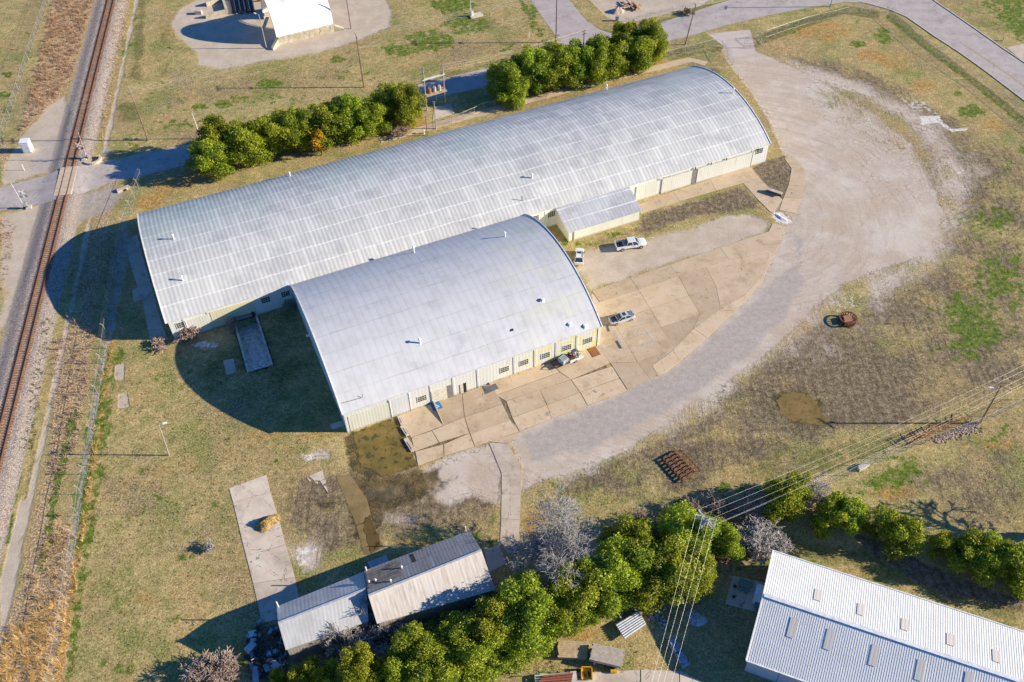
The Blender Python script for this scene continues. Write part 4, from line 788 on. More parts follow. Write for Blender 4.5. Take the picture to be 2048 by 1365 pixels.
TING = roof_metal('shed_worn_boards', (.29, .285, .295), .5, 2.4, dark=.6, metal=.15, streak=(.13, .125, .125), line_w=.06, linec=(.28, .28, .29), rust=(.6, .85, (.22, .17, .13)), rough=.7)
WSHED = wall_metal('shed_grey_siding', (.36, .33, .28), (.31, .28, .235), .5)
sl, cl, ol = gabled('gabled_shed', 'low grey tin-roofed shed at the left end of the joined pair', 'shed', (553, 1213.6), (727, 1144), (556.3, 1246.6), (732.5, 1178.3), (571.6, 1300.4), (737, 1243), 4.0, 5.9, TIN, TIN, WSHED)
sr, c_r, o_r = gabled('gabled_shed', 'taller old shed with pinkish tin front slope and patched grey rear slope', 'shed', (728.5, 1141.5), (940, 1061), (736.5, 1191.6), (962.9, 1101), (754, 1247.7), (990.5, 1180), 4.6, 6.7, TING, TINP, wall_metal('shed_board_siding', (.42, .37, .30), (.38, .33, .26), .5))
def on_slope(c, o, px, side='re'):
    e0, e1, r0 = c[side+'0'], c[side+'1'], c['rg0']; n = (e1-e0).cross(r0-e0).normalized(); a_ = CAMPOS-o; b_ = G(px[0], px[1], 0)-o; d = b_-a_; t = n.dot(e0-a_)/n.dot(d); return a_+d*t, (n if n.z > 0 else -n)
def slope_patch(c, o, root, px4, mat, name, lift=.04, side='re'):
    P = []
    for q in px4:
        v, n = on_slope(c, o, q, side); P.append(v+n*lift)
    mb = MB(); mb.quad(*(P if (P[1]-P[0]).cross(P[2]-P[0]).z > 0 else P[::-1])); return mb.build(name, mat, root)
slope_patch(c_r, o_r, sr, [(820, 1110), (826, 1107.5), (833, 1123), (826, 1126)], M('hole_dark', (.06, .035, .025), .9), 'roof_hole')
PLANK = M('roof_plank', (.22, .19, .16), .9, var=.5, scale=1.5)
for k in range(7):
    t = k/7; q0 = (731+2*t*3, 1147+t*32); 
    slope_patch(c_r, o_r, sr, [(733+t*5, 1146+t*34), (799+t*5, 1121+t*33), (799.6+t*5, 1124.5+t*33), (733.6+t*5, 1149.5+t*34)], PLANK, 'roof_board', .05+.012*(k % 3))
for q, px4 in (((751, 1163), None), ((803, 1137), None), ((738, 1166), None), ((781, 1164), None)):
    v, n = on_slope(c_r, o_r, q); mb = MB(); mb.cyl((v.x, v.y, v.z-.1), .14, .6, 10, .11); mb.cyl((v.x, v.y, v.z+.45), .22, .28, 10, .06); mb.build('roof_cowl', M('cowl_tin', (.6, .6, .6), .45, .4), sr)
mb = MB(); P = cl['re0']; mb.cyl((P.x+.3, P.y-.1, P.z-1), .09, 2.6, 8); mb.build('flue_pipe', PIPEW, sl); P = c_r['re1']; mb = MB(); mb.cyl((P.x-.6, P.y-.05, P.z-.5), .07, 1.7, 8); mb.build('flue_pipe', PIPEW, sr); P = c_r['re0']; mb = MB(); mb.cyl((P.x+.3, P.y, P.z-.5), .1, 1.5, 8); mb.build('flue_pipe', PIPEW, sr)
a_ = cl['fe1'].lerp(cl['fe0'], .22); d = (cl['fe1']-cl['fe0']).normalized(); mb = MB(); mb.box((a_.x, a_.y+.02, 2.6), (1.2, .25, .8), rz=math.atan2(d.y, d.x)); mb.build('window', DARK, sl)
# ---- ribbed metal building, bottom right
qx, qy, qaz, qW, qe, qr = 29.976, 52.547, -.40, 16.815, 3.609, 6.068; QL = 62
ms = thing('metal_building', 'modern white ribbed metal building with rows of skylight panels at lower right', 'building', (qx, qy, 0), qaz); fm_ = Frame(qx, qy, qaz)
RIB = M('ribbed_white_steel', (.74, .735, .71), .55, .0, var=.06, scale=.4, spec=.5)
def qslope(y): return qe+(qr-qe)*(1-abs(y-qW/2)/(qW/2))
for ya, yb in ((-.25, qW/2), (qW+.25, qW/2)):
    mb = MB(); za, zb = qslope(ya), qslope(yb); q = [(-.3, ya, za), (QL, ya, za), (QL, yb, zb), (-.3, yb, zb)]
    mb.quad(*(q if ya < yb else q[::-1])); mb.quad(*[(x, y, z-.12) for x, y, z in (q[::-1] if ya < yb else q)])
    x = -.3
    while x < 52: mb.beam((x, ya, za+.006), (x, yb, zb+.006), .045, .04); x += .305
    mb.build('roof', RIB, ms)
mb = MB(); mb.box((QL/2-.2, qW/2, qr+.06), (QL, .55, .1)); mb.build('ridge_cap', M('ridge_white', (.7, .7, .71), .5, .1), ms)
mb = MB(); mb.quad((0, 0, -.1), (QL, 0, -.1), (QL, 0, qe), (0, 0, qe)); mb.quad((QL, qW, -.1), (0, qW, -.1), (0, qW, qe), (QL, qW, qe)); mb.add([(0, qW, -.1), (0, 0, -.1), (0, 0, qe), (0, qW/2, qr-.1), (0, qW, qe)], ((0, 1, 2, 3, 4),)); mb.add([(QL, 0, -.1), (QL, qW, -.1), (QL, qW, qe), (QL, qW/2, qr-.1), (QL, 0, qe)], ((0, 1, 2, 3, 4),)); mb.build('wall', M('white_panel_wall', (.55, .57, .62), .5, .1, var=.08, scale=.5), ms)
mb = MB(); [mb.box((x, -.03, qe/2), (.06, .06, qe-.2)) for x in np.arange(4.2, 24, 4.2)]; mb.build('wall_joint', M('panel_joint', (.22, .22, .24), .7), ms)
mb = MB(); mb.beam((-.3, -.3, qe-.05), (QL, -.3, qe-.05), .16, .14); mb.beam((-.3, qW+.3, qe-.05), (QL, qW+.3, qe-.05), .16, .14); mb.build('gutter', TRIM, ms)
mb = MB(); mb.beam((-.35, -.25, qe-.04), (-.35, qW/2, qr-.04), .12, .22); mb.beam((-.35, qW/2, qr-.04), (-.35, qW+.25, qe-.04), .12, .22); mb.build('barge_board', TRIM, ms)
gs = NG('skylight_sheet'); sp = gs.xyz(gs.pos(False)); gs.m = gs.out(gs.mix(gs.ramp(gs.math('SINE', gs.math('MULTIPLY', sp[0], 13.5)), -.2, .8), (.56, .51, .46), (.66, .62, .57)), .5)
for qs_ in (((1636, 1191), (1722, 1220), (1810, 1250), (1901, 1280), (1993, 1313)), ((1585, 1256), (1658, 1280), (1748, 1312), (1840, 1341), (1936, 1366))):
    for k, q in enumerate(qs_):
        P = fm_.ray_f(q, qslope); s = (qr-qe)/(qW/2)*(1 if P.y < qW/2 else -1); Ls = 2.6 if P.y < qW/2 else 2.0
        mb = MB(); mb.quad(*[(P.x+a_, P.y+b_, qslope(P.y+b_)+.085) for a_, b_ in ((-.5, -Ls/2), (.5, -Ls/2), (.5, Ls/2), (-.5, Ls/2))]); mb.build('skylight', gs.m, ms)
for (y, z, wd, ht, m_) in ((9.2, 1.05, 1.0, 2.1, GREYDOOR),): mb = MB(); mb.box((-.04, y, z), (.08, wd, ht)); mb.build('door', m_, ms)
# ---- white fabric dome on block walls, top
fl, fr = G(556, 88.7), G(668.8, 61); daz = math.atan2(fr.y-fl.y, fr.x-fl.x); DL = (fr-fl).length; DW, DH, DZ = 13.0, 8.8, 1.8
dm = thing('fabric_shelter', 'white fabric arch shelter with three bays on concrete block walls', 'shelter', (fl.x, fl.y, 0), daz)
gd = NG('white_fabric'); dpx = gd.xyz(gd.pos(False)); gd.m = gd.out(gd.mix(gd.noise(gd.pos(False), .5, 4), (.80, .80, .81), (.86, .86, .86)), .6, 0, .3)
mb = MB(); nU, nV = 36, 28; V = []
for i in range(nU+1):
    t = i/nU; s = DL*t; b = (t*3) % 1.0; sag = .32*math.sin(math.pi*b) if t < 1 else 0
    for j in range(nV+1):
        th = math.pi*j/nV; k = 1-.028*sag*3*math.sin(th)**.5 if 0 < j < nV else 1
        V.append((s, DW/2-DW/2*math.copysign(abs(math.cos(th))**.9, math.cos(th)), DZ+(DH-DZ)*math.sin(th)*k-(.12*sag*3*math.sin(th) if 0 < j < nV else 0)))
mb.add(V, [(i*(nV+1)+j, (i+1)*(nV+1)+j, (i+1)*(nV+1)+j+1, i*(nV+1)+j+1) for i in range(nU) for j in range(nV)]); mb.build('fabric_cover', gd.m, dm, smooth=True)
for k in range(4):
    s = DL*k/3; mb = MB(); pts = [(s, DW/2-(DW/2-.12)*math.cos(th), DZ+(DH-DZ-.14)*math.sin(th)) for th in np.linspace(0, math.pi, 22)]; mb.tube(pts, .08, 6); mb.build('frame_hoop', M('galvanised', (.55, .56, .57), .4, .6), dm)
BLK = M('concrete_block', (.50, .43, .31), .9, var=.3, scale=.8, dirt=(.62, .58, .52)); 
for y in (-.3, DW+.3):
    mb = MB(); n = 11
    for i in range(n):
        for j in range(2): mb.box((DL*(i+.5)/n+(.25 if j else 0), y+random.uniform(-.04, .04), .45+.9*j), (DL/n-.05, .8, .87))
    mb.build('block_wall', BLK, dm)
for x, s_ in ((-1, -1), (DL+1, 1)):
    mb = MB(); Pw = [(x-1.2 if s_ < 0 else x-1, -1.9 if s_ < 0 else -.4), (x+1 if s_ < 0 else x+1.6, -.1 if s_ < 0 else -1.0)]
    A, B = Vector((0 if s_ < 0 else DL, -.4, 0)), Vector((-2.0 if s_ < 0 else DL+2.2, -2.0 if s_ < 0 else -.9, 0)); d = (B-A).normalized(); n = Vector((-d.y, d.x, 0))*.35
    mb.add([A-n, B-n, B+n, A+n, A-n+Vector((0, 0, 1.7)), B-n+Vector((0, 0, .5)), B+n+Vector((0, 0, .5)), A+n+Vector((0, 0, 1.7))], ((3, 2, 1, 0), (4, 5, 6, 7), (0, 1, 5, 4), (1, 2, 6, 5), (2, 3, 7, 6), (3, 0, 4, 7))); mb.build('wing_wall', BLK, dm)
mb = MB(); mb.beam((-1.9, 7.2, .3), (.4, 9.6, 2.2), .8, .3); mb.build('wing_wall', BLK, dm)
# ------------------------------------------------------------------ VEGETATION
def leaf_mat(name, dark, light, trans=.38):
    g = NG(name); t = g.attr('tint', 'Fac'); oi = g.n('ShaderNodeObjectInfo').outputs['Random']
    c = g.mix(g.ramp(t, 0, 1, smooth=False), dark, light); h = g.n('ShaderNodeHueSaturation'); g.l(c, h.inputs['Color']); g.l(g.math('MULTIPLY_ADD', oi, .03, .485), h.inputs['Hue']); g.l(g.math('MULTIPLY_ADD', oi, .35, .82), h.inputs['Value'])
    g.out(h.outputs[0], .55, 0, .35); tr = g.n('ShaderNodeBsdfTranslucent'); ms = g.n('ShaderNodeMixShader'); ms.inputs[0].default_value = trans
    g.l(h.outputs[0], tr.inputs[0]); g.l(g.b.outputs[0], ms.inputs[1]); g.l(tr.outputs[0], ms.inputs[2]); g.l(ms.outputs[0], g.t.nodes['Material Output'].inputs[0]); return g.m
LEAF = leaf_mat('evergreen_leaf', (.095, .155, .012), (.54, .58, .036)); LEAFY = leaf_mat('autumn_leaf', (.50, .30, .015), (.72, .50, .03)); LEAFB = leaf_mat('olive_leaf', (.10, .12, .03), (.22, .22, .07))
BARK = M('bark', (.14, .105, .08), .95, var=.4, scale=3); BAREB = M('bare_twig_bark', (.40, .375, .36), .9, var=.3, scale=2); BARER = M('reddish_twig_bark', (.40, .30, .24), .9, var=.3, scale=2)
def leaf_cloud(pts, nrm, size, rng, per=3):
    n = len(pts)*per; P = np.repeat(pts, per, 0)+rng.normal(0, size*1.0, (n, 3)); N = np.repeat(nrm, per, 0)*.8+rng.normal(0, .75, (n, 3))
    N /= np.linalg.norm(N, axis=1)[:, None]+1e-9
    up = rng.normal(0, 1, (n, 3)); U = np.cross(N, up); U /= np.linalg.norm(U, axis=1)[:, None]+1e-9; W = np.cross(N, U)
    s = size*rng.uniform(.55, 1.25, (n, 1)); a_ = U*s; b_ = W*s*.62
    V = np.stack([P-a_*.9, P-b_*.9+a_*.1, P+a_, P+b_*.9+a_*.1], 1).reshape(-1, 3)
    return V, np.arange(n*4).reshape(n, 4)
def make_crown(seed, Rad, H, lobes=15, pts=240, size=.2, low=.12, cone=.5):
    rng = np.random.default_rng(seed); VV = []; FF = []; TT = []; k = 0
    for i in range(lobes):
        f = (i+.5)/lobes; z = H*(low+(.9-low)*f**.9); wr = Rad*(1-cone*max(0, (f-.35))/.65)*(.75+.25*min(1, f/.2))
        a_ = i*2.39996+rng.uniform(-.5, .5); r = wr*rng.uniform(.22, .86); c = np.array([r*math.cos(a_), r*math.sin(a_), z])
        lr = Rad*rng.uniform(.19, .37)*(1-.2*f)
        n = int(pts*(lr/(.33*Rad))**2); d = rng.normal(0, 1, (n, 3)); d[:, 2] = d[:, 2]*.9+.25; d /= np.linalg.norm(d, axis=1)[:, None]
        rad = lr*(1.02-.36*rng.random(n)**2+.14*np.maximum(0, rng.normal(0, .6, n)))*(1+.16*np.sin(d[:, 0]*7+i)*np.cos(d[:, 2]*6+2*i))
        p = c+d*rad[:, None]*np.array([1, 1, .95]); p[:, 2] = np.maximum(p[:, 2], .15)
        keep = rng.random(n) > .10; V, F = leaf_cloud(p[keep], d[keep], size, rng); VV.append(V); FF.append(F+k); k += len(V)
        lt = rng.uniform(.15, .65); TT.append(np.clip(lt+rng.normal(0, .26, len(F)), 0, 1))
    return np.concatenate(VV), np.concatenate(FF), np.concatenate(TT)
def trunk_mb(seed, H, Rad, r0=.22):
    rnd = random.Random(seed); mb = MB(); mb.tube([(0, 0, -.2), (.05, .03, H*.3), (rnd.uniform(-.2, .2), rnd.uniform(-.2, .2), H*.75)], [r0, r0*.75, r0*.25], 7)
    for k in range(7):
        a_ = k*2.4+rnd.random(); z = H*rnd.uniform(.18, .55); L = Rad*rnd.uniform(.5, .8)
        mb.tube([(0, 0, z), (math.cos(a_)*L*.5, math.sin(a_)*L*.5, z+L*.35), (math.cos(a_)*L, math.sin(a_)*L, z+L*.75)], [r0*.45, r0*.28, .03], 5)
    return mb
PROTO = {}; GROW = 1.33
def proto(kind, i):
    k = (kind, i)
    if k in PROTO: return PROTO[k]
    spec = {'tree': dict(Rad=4.0, H=8.0, lobes=27, pts=600, size=.13), 'shrub': dict(Rad=2.6, H=4.2, lobes=18, pts=380, size=.115, cone=.35)}[kind]
    V, F, T = make_crown(100+i*7+(50 if kind == 'shrub' else 0), **spec); co_ = raw_mesh('crown', V, F, [LEAF, LEAFY, LEAFB], None, T); to_ = trunk_mb(i, spec['H'], spec['Rad']).build('trunk', BARK)
    PROTO[k] = (co_.data, to_.data); bpy.data.objects.remove(co_); bpy.data.objects.remove(to_); return PROTO[k]
def plant(kind, i, px, dia, hgt, label, group, cat='tree', name='tree', mat=None, zf=.5):
    cm, tm = proto(kind, i); R0, H0 = (4.0, 8.0) if kind == 'tree' else (2.6, 4.2)
    P = G(px[0], px[1], hgt*zf); root = thing(name, label, cat, (P.x, P.y, hz(P.x, P.y)), random.uniform(0, 6.28), group)
    sx = dia/2/R0*GROW; hgt = hgt*1.18; root.scale = (sx*random.uniform(.95, 1.08), sx*random.uniform(.95, 1.08), hgt/H0)
    if mat:
        me = cm.copy(); me.materials[0] = mat; cm = me
    for nm, d in (('trunk', tm), ('crown', cm)):
        o = bpy.data.objects.new(nm, d); COL.objects.link(o); o.parent = root
    return root
ORD = ('first', 'second', 'third', 'fourth', 'fifth', 'sixth', 'seventh', 'eighth', 'ninth', 'tenth', 'eleventh', 'twelfth', 'thirteenth', 'fourteenth', 'fifteenth', 'sixteenth', 'seventeenth', 'eighteenth')
ROW1 = [((425, 318), 8.5, 7.2), ((438, 285), 8.5, 8.6), ((496, 291), 9.2, 8.0), ((552, 274), 8.4, 7.6), ((600, 262), 7.8, 8.4), ((654, 254), 8.6, 8.0), ((700, 238), 8.2, 8.8), ((742, 240), 7.6, 7.0), ((776, 214), 7.0, 7.4), ((815, 216), 7.2, 9.0)]
for k, (q, d, h) in enumerate(ROW1): plant('tree', k % 5, q, d, h, f'{ORD[k]} evergreen tree from the crossing in the roadside row behind the long warehouse', 'roadside evergreen row near the crossing')
P = G(636, 252, 4.5); yrng = np.random.default_rng(5)
V, F, T = make_crown(77, Rad=1.3, H=4.2, lobes=6, pts=110, size=.2, low=.2); yt = thing('tree', 'small golden yellow autumn tree among the roadside evergreens', 'tree', (P.x+.6, P.y-4.4, 0)); yo = raw_mesh('crown', V*np.array([1.35, 1.35, 1.7]), F, [LEAFY], yt, T); trunk_mb(3, 6, 1.3, .12).build('trunk', BARK, yt)
ROW2 = [((1016, 168), 8.6, 8.0), ((1030, 188), 7.0, 5.0), ((1062, 146), 8.6, 8.8), ((1108, 138), 9.2, 8.4), ((1152, 132), 8.8, 8.2), ((1192, 122), 8.4, 8.8), ((1226, 120), 8.2, 7.6), ((1252, 94), 7.6, 9.2), ((1278, 110), 7.6, 8.2), ((1302, 92), 6.8, 10.0)]
for k, (q, d, h) in enumerate(ROW2): plant('tree', (k*2+1) % 5, q, d, h, f'{ORD[k]} evergreen tree from the transformer platform in the right roadside row', 'roadside evergreen row by the side street')
GROVE = [((1368, 1078), 8.6, 7.6), ((1345, 1130), 9.0, 7.4), ((1385, 1150), 6.6, 6.4), ((1300, 1150), 7.6, 6.6), ((1270, 1100), 8.2, 7.8), ((1244, 1146), 8.4, 8.0), ((1196, 1180), 7.8, 7.4), ((1155, 1200), 7.8, 7.6), ((1112, 1232), 6.8, 6.4), ((1060, 1220), 8.8, 8.2), ((1036, 1268), 8.2, 6.8), ((988, 1252), 7.4, 7.4), ((950, 1305), 7.6, 6.6), ((908, 1282), 6.8, 6.0), ((838, 1304), 7.4, 6.8), ((868, 1345), 7.4, 6.0), ((800, 1350), 6.0, 5.6), ((722, 1342), 5.6, 6.4)]
for k, (q, d, h) in enumerate(GROVE): plant('tree', (k*3+2) % 5, q, d, h, f'{ORD[k]} leafy tree from the wire junction pole in the grove below the yard', 'leafy grove along the lower fence')
for k, (q, d, h, lb) in enumerate((((648, 1352), 4.6, 4.2, 'small leafy tree below the low grey shed, next to the left-hand pair'), ((600, 1366), 4.0, 3.6, 'lowest small leafy tree near the scrap heap'), ((552, 1362), 2.6, 2.6, 'little bright green shrub at the foot of the scrap heap'), ((680, 1372), 4.4, 3.8, 'leafy shrub at the bottom edge between two grove trees'), ((905, 1352), 5.5, 4.2, 'rounded leafy shrub at the grassy lower edge of the grove'), ((985, 1310), 5.0, 3.8, 'leafy shrub beside the lawn strip under the grove'))): plant('shrub', k % 3, q, d, h, lb, None, 'shrub', 'shrub')
P = G(955, 1262, 4.0); yt = thing('tree', 'thin yellowing tree standing among the green grove trees', 'tree', (P.x, P.y, 0)); V, F, T = make_crown(78, Rad=1.5, H=6.2, lobes=6, pts=90, size=.18, low=.3); raw_mesh('crown', V, F, [leaf_mat('yellowing_leaf', (.26, .18, .03), (.45, .31, .06))], yt, T); trunk_mb(3, 6, 1.5, .12).build('trunk', BARK, yt)
for k, (q, d, h, lb) in enumerate((((1446, 1080), 4.8, 5.2, 'dark green bush just right of the wire junction pole'), ((1568, 1008), 5.6, 6.4, 'tall dark green bush between the bare grey thickets'), ((1590, 985), 4.4, 5.0, 'green bush touching the overhead wires above the tall bush'), ((1662, 1032), 5.0, 4.6, 'rounded green bush, first of the line leading to the right'), ((1700, 1030), 4.6, 4.8, 'rounded green bush, second of the line leading to the right'), ((1798, 1062), 6.2, 5.2, 'large isolated green bush above the ditch'), ((1745, 1060), 2.4, 1.6, 'small yellow-green mound between two rounded bushes'), ((1882, 1092), 4.0, 3.8, 'smaller dark bush beside the large isolated one'), ((1935, 1105), 5.8, 4.6, 'dense dark bush at the start of the ditch hedge'), ((1985, 1118), 6.0, 4.8, 'dense dark bush in the middle of the ditch hedge'), ((2032, 1130), 6.2, 5.4, 'dense bush at the right edge of the ditch hedge'), ((2050, 1165), 5.0, 4.0, 'lowest bush of the ditch hedge at the right edge'))): plant('shrub', k % 3, q, d, h, lb, 'bushes along the drainage ditch' if k > 6 else None, 'bush', 'bush')
plant('shrub', 1, (1420, 1052), 2.2, 2.0, 'low green shrub under the wire junction pole', None, 'shrub', 'shrub')
# bare deciduous trees
def bare_mb(seed, H, spread, trunk_r, depth=5, kids=(4, 4, 4, 4, 3), stems=1, twig=.016, start=.25, dec=.62):
    rnd = random.Random(seed); VV = []; FF = []
    def seg(p, q, r0, r1):
        d = (q-p); u = d.cross(Vector((.3, .2, 1))); u = u.normalized() if u.length > 1e-6 else Vector((1, 0, 0)); v = d.cross(u).normalized(); o = len(VV)
        for c, r in ((p, r0), (q, r1)):
            for j in range(3):
                t = 2.0944*j; VV.append(tuple(c+r*(math.cos(t)*u+math.sin(t)*v)))
        for j in range(3): FF.append((o+j, o+(j+1) % 3, o+3+(j+1) % 3, o+3+j))
    def grow(p, d, L, r, lev):
        mid = p+d*L*.5+Vector((rnd.uniform(-1, 1), rnd.uniform(-1, 1), rnd.uniform(-.3, .6)))*L*.08; end = p+d*L
        r1 = max(twig, r*dec); seg(p, mid, r, (r+r1)/2); seg(mid, end, (r+r1)/2, r1)
        if lev >= depth: return
        for k in range(kids[min(lev, len(kids)-1)]):
            t = rnd.uniform(.35, 1.0); q = p.lerp(mid, t*2) if t < .5 else mid.lerp(end, t*2-1)
            nd = (d+Vector((rnd.gauss(0, 1), rnd.gauss(0, 1), rnd.gauss(.12, .6)))*spread*.62).normalized()
            grow(q, nd, L*rnd.uniform(.52, .76), max(twig, r1*rnd.uniform(.45, .7)), lev+1)
    for s in range(stems):
        a_ = rnd.uniform(0, 6.28); d = Vector((math.cos(a_)*.35*(stems > 1), math.sin(a_)*.35*(stems > 1), 1)).normalized()
        grow(Vector((rnd.uniform(-.3, .3)*(stems > 1), rnd.uniform(-.3, .3)*(stems > 1), -.1)), d, H*start*rnd.uniform(.85, 1.15), trunk_r, 0)
    V = np.array(VV); k = H/max(V[:, 2].max(), .1); return V*k, np.array(FF)
def bare(name, label, px, H, seed, spread=1.0, r=.2, mat=None, stems=1, depth=5, kids=(4, 4, 4, 4, 3), zf=.5, start=.25, cat='tree', widen=1.0, twig=.016, group=None, dec=.62):
    V, F = bare_mb(seed, H, spread, r, depth, kids, stems, twig, start, dec); P = G(px[0], px[1], H*zf); V[:, :2] *= widen
    o = raw_mesh(name, V, F, mat or BAREB); o.location = (P.x, P.y, hz(P.x, P.y)); return tag(o, label, cat, group)
bare('bare_tree', 'large leafless silvery-grey tree beside the footpath end', (1130, 1095), 10.2, 4, 1.1, .24, None, 2, 5, (5, 5, 5, 4, 4), start=.3, widen=1.35, twig=.0115)
bare('bare_tree', 'grey leafless tree leaning over the join of the two old sheds', (742, 1240), 6.4, 9, 1.0, .1, None, 3, 5, (4, 4, 4, 4), start=.3, twig=.02)
bare('bare_tree', 'twiggy grey bush against the front of the taller old shed', (790, 1258), 4.2, 11, 1.2, .08, None, 4, 4, (5, 5, 4, 4), start=.3, widen=1.5, cat='bush', twig=.02)
bare('bare_tree', 'small bare tree in front of the low grey shed', (690, 1290), 5.5, 12, 1.0, .07, None, 2, 4, (4, 4, 4, 4), start=.3)
bare('bare_tree', 'bare bush with pale twigs low among the grove trees', (775, 1340), 4.6, 13, 1.1, .07, None, 4, 4, (5, 5, 4, 4), start=.3, widen=1.3, cat='bush', twig=.02)
bare('bare_bush', 'pinkish bare bush at the bottom edge left of the scrap heap', (420, 1352), 3.6, 14, 1.2, .06, BARER, 7, 4, (5, 5, 4, 3), start=.35, widen=2.0, cat='bush', twig=.02)
bare('bare_bush', 'orange-brown bare bush at the near corner of the long warehouse', (372, 664), 2.6, 15, 1.2, .05, BARER, 7, 4, (5, 4, 4, 3), start=.35, widen=1.4, cat='bush', twig=.02)
bare('bare_bush', 'low dry weeds at the edge of the warehouse shadow', (320, 688), 1.2, 16, 1.2, .03, BARER, 6, 3, (5, 4, 3), start=.35, widen=2.2, cat='bush', twig=.018)
bare('bare_bush', 'bare bush in the dark corner between the two warehouses', (578, 612), 2.6, 17, 1.2, .04, BARER, 6, 4, (4, 4, 3, 3), start=.35, widen=1.3, cat='bush')
bare('bare_bush', 'bare bush by the dock of the long warehouse', (462, 648), 2.2, 18, 1.2, .04, BARER, 5, 4, (4, 4, 3, 3), start=.35, widen=1.2, cat='bush')
for k, (q, H, s, wn, lb) in enumerate((((1250, 1072), 3.6, 21, 1.2, 'reddish bare thicket closest to the large silvery tree'), ((1292, 1055), 4.4, 22, 1.2, 'tall reddish bare thicket behind the grove'), ((1330, 1045), 4.2, 23, 1.1, 'reddish bare thicket left of the wire junction pole'), ((1392, 1022), 4.0, 24, 1.4, 'bare thicket behind the wire junction pole'), ((1440, 1020), 4.4, 25, 1.3, 'bare thicket right of the wire junction pole under the wires'), ((1490, 1005), 5.2, 26, 1.3, 'tall brown bare thicket below the upper yard wires'), ((1632, 990), 4.6, 27, 1.2, 'thin bare shrub between two green bushes'))): bare('bare_bush', lb, q, H, s, 1.0, .06, BARER if k not in (6,) else BAREB, 6, 4, (5, 4, 4, 3), start=.4, widen=wn, cat='bush', twig=.02)
bare('bare_bush', 'grey bare bush hung with seed heads near the metal building', (1515, 1072), 4.8, 31, 1.1, .08, None, 6, 4, (6, 5, 5, 3), start=.35, widen=1.5, cat='bush', twig=.024)
bare('bare_bush', 'small grey bare bush between the grove and the dark bush', (1420, 1080), 3.2, 32, 1.1, .05, None, 5, 4, (5, 4, 4, 3), start=.35, widen=1.2, cat='bush', twig=.02)
bare('bare_bush', 'grey bare bush with pale twigs above the metal building corner', (1555, 1090), 3.0, 33, 1.1, .05, None, 5, 4, (5, 4, 4, 3), start=.35, widen=1.5, cat='bush', twig=.02)
bare('bare_bush', 'tiny grey leafless shrub alone on the left lawn', (424, 1092), 1.4, 34, 1.1, .03, None, 5, 3, (5, 4, 4), start=.35, widen=1.3, cat='shrub', twig=.014)
bare('bare_bush', 'bare weedy shrub at the end of the roadside row near the transformer platform', (800, 262), 2.6, 35, 1.1, .04, BARER, 6, 4, (4, 4, 3, 3), start=.35, widen=1.8, cat='shrub')
bare('bare_bush', 'dark bare shrub beside the road opposite the gate', (1374, 24), 1.6, 36, 1.2, .04, BARK, 5, 4, (4, 4, 3, 3), start=.35, widen=1.4, cat='shrub')
bare('bare_tree', 'tall bare tree outside the right edge throwing a branching shadow on the grass', (2120, 1078), 13, 43, 1.05, .3, BARK, 1, 5, (4, 4, 4, 4, 3), zf=0, start=.2, widen=1.25, twig=.02, dec=.8)
# dry reeds, weeds and rough grass
def tufts(name, label, poly, dens, h0, h1, mat, blades=6, lean=.5, wid=.05, seed=1, fall=None, kind_cat='grass', cluster=.12):
    rng = np.random.default_rng(seed); W = np.array([G2(q) for q in poly]); lo, hi = W.min(0), W.max(0); n = int((hi-lo).prod()*dens)
    if fall is not None: pass
    P = rng.uniform(lo, hi, (n, 2)); d = sdist((P[:, 0], P[:, 1]), [tuple(q) for q in W]); P = P[d > -.3*rng.random(n)]
    cl = np.sin(P[:, 0]*.9+seed)*np.cos(P[:, 1]*.7+seed*2)+.8*np.sin(P[:, 0]*2.1-P[:, 1]*1.7); P = P[cl+rng.normal(0, .7, len(P)) > -.45]
    n = len(P); B = np.repeat(P, blades, 0)+rng.normal(0, cluster, (n*blades, 2)); m = len(B); z = relief(B[:, 0], B[:, 1])
    h = np.repeat(rng.uniform(h0, h1, n), blades)*rng.uniform(.6, 1.1, m); a_ = rng.uniform(0, 6.28, m); ln = np.repeat(rng.normal(0, lean*.6, (n, 2)), blades, 0)+rng.normal(0, lean*.6, (m, 2))
    b0 = np.stack([B[:, 0]-np.cos(a_)*wid, B[:, 1]-np.sin(a_)*wid, z], -1); b1_ = np.stack([B[:, 0]+np.cos(a_)*wid, B[:, 1]+np.sin(a_)*wid, z], -1); t = np.stack([B[:, 0]+ln[:, 0]*h, B[:, 1]+ln[:, 1]*h, z+h], -1)
    V = np.stack([b0, b1_, t], 1).reshape(-1, 3); o = raw_mesh(name, V, np.arange(m*3).reshape(m, 3), mat, None, np.clip(np.repeat(rng.uniform(0, 1, n), blades)+rng.normal(0, .2, m), 0, 1)); return tag(o, label, kind_cat, None, 'stuff')
REED = leaf_mat('dry_reed', (.46, .30, .16), (.80, .60, .37), .45); REEDG = leaf_mat('golden_reed', (.58, .36, .14), (.88, .64, .33), .45); WEED = leaf_mat('faded_weed', (.36, .25, .17), (.64, .49, .37), .4); GRN = leaf_mat('green_blade', (.045, .075, .01), (.13, .17, .025), .3); DRYG = leaf_mat('dry_blade', (.20, .15, .055), (.44, .33, .13), .3)
tufts('reeds', 'tall tan reed bed left of the track at the top', [(108, 0), (188, 0), (166, 75), (142, 160), (108, 205), (62, 245), (40, 272), (62, 190), (88, 95)], 4.4, .35, .9, REED, 9, .85, .04, 1)
tufts('weeds', 'strip of faded dry weeds between track and left fence', [(108, 690), (150, 662), (188, 662), (176, 780), (152, 900), (122, 985), (98, 965), (108, 850)], 3.2, .3, .8, WEED, 5, .8, .05, 2)
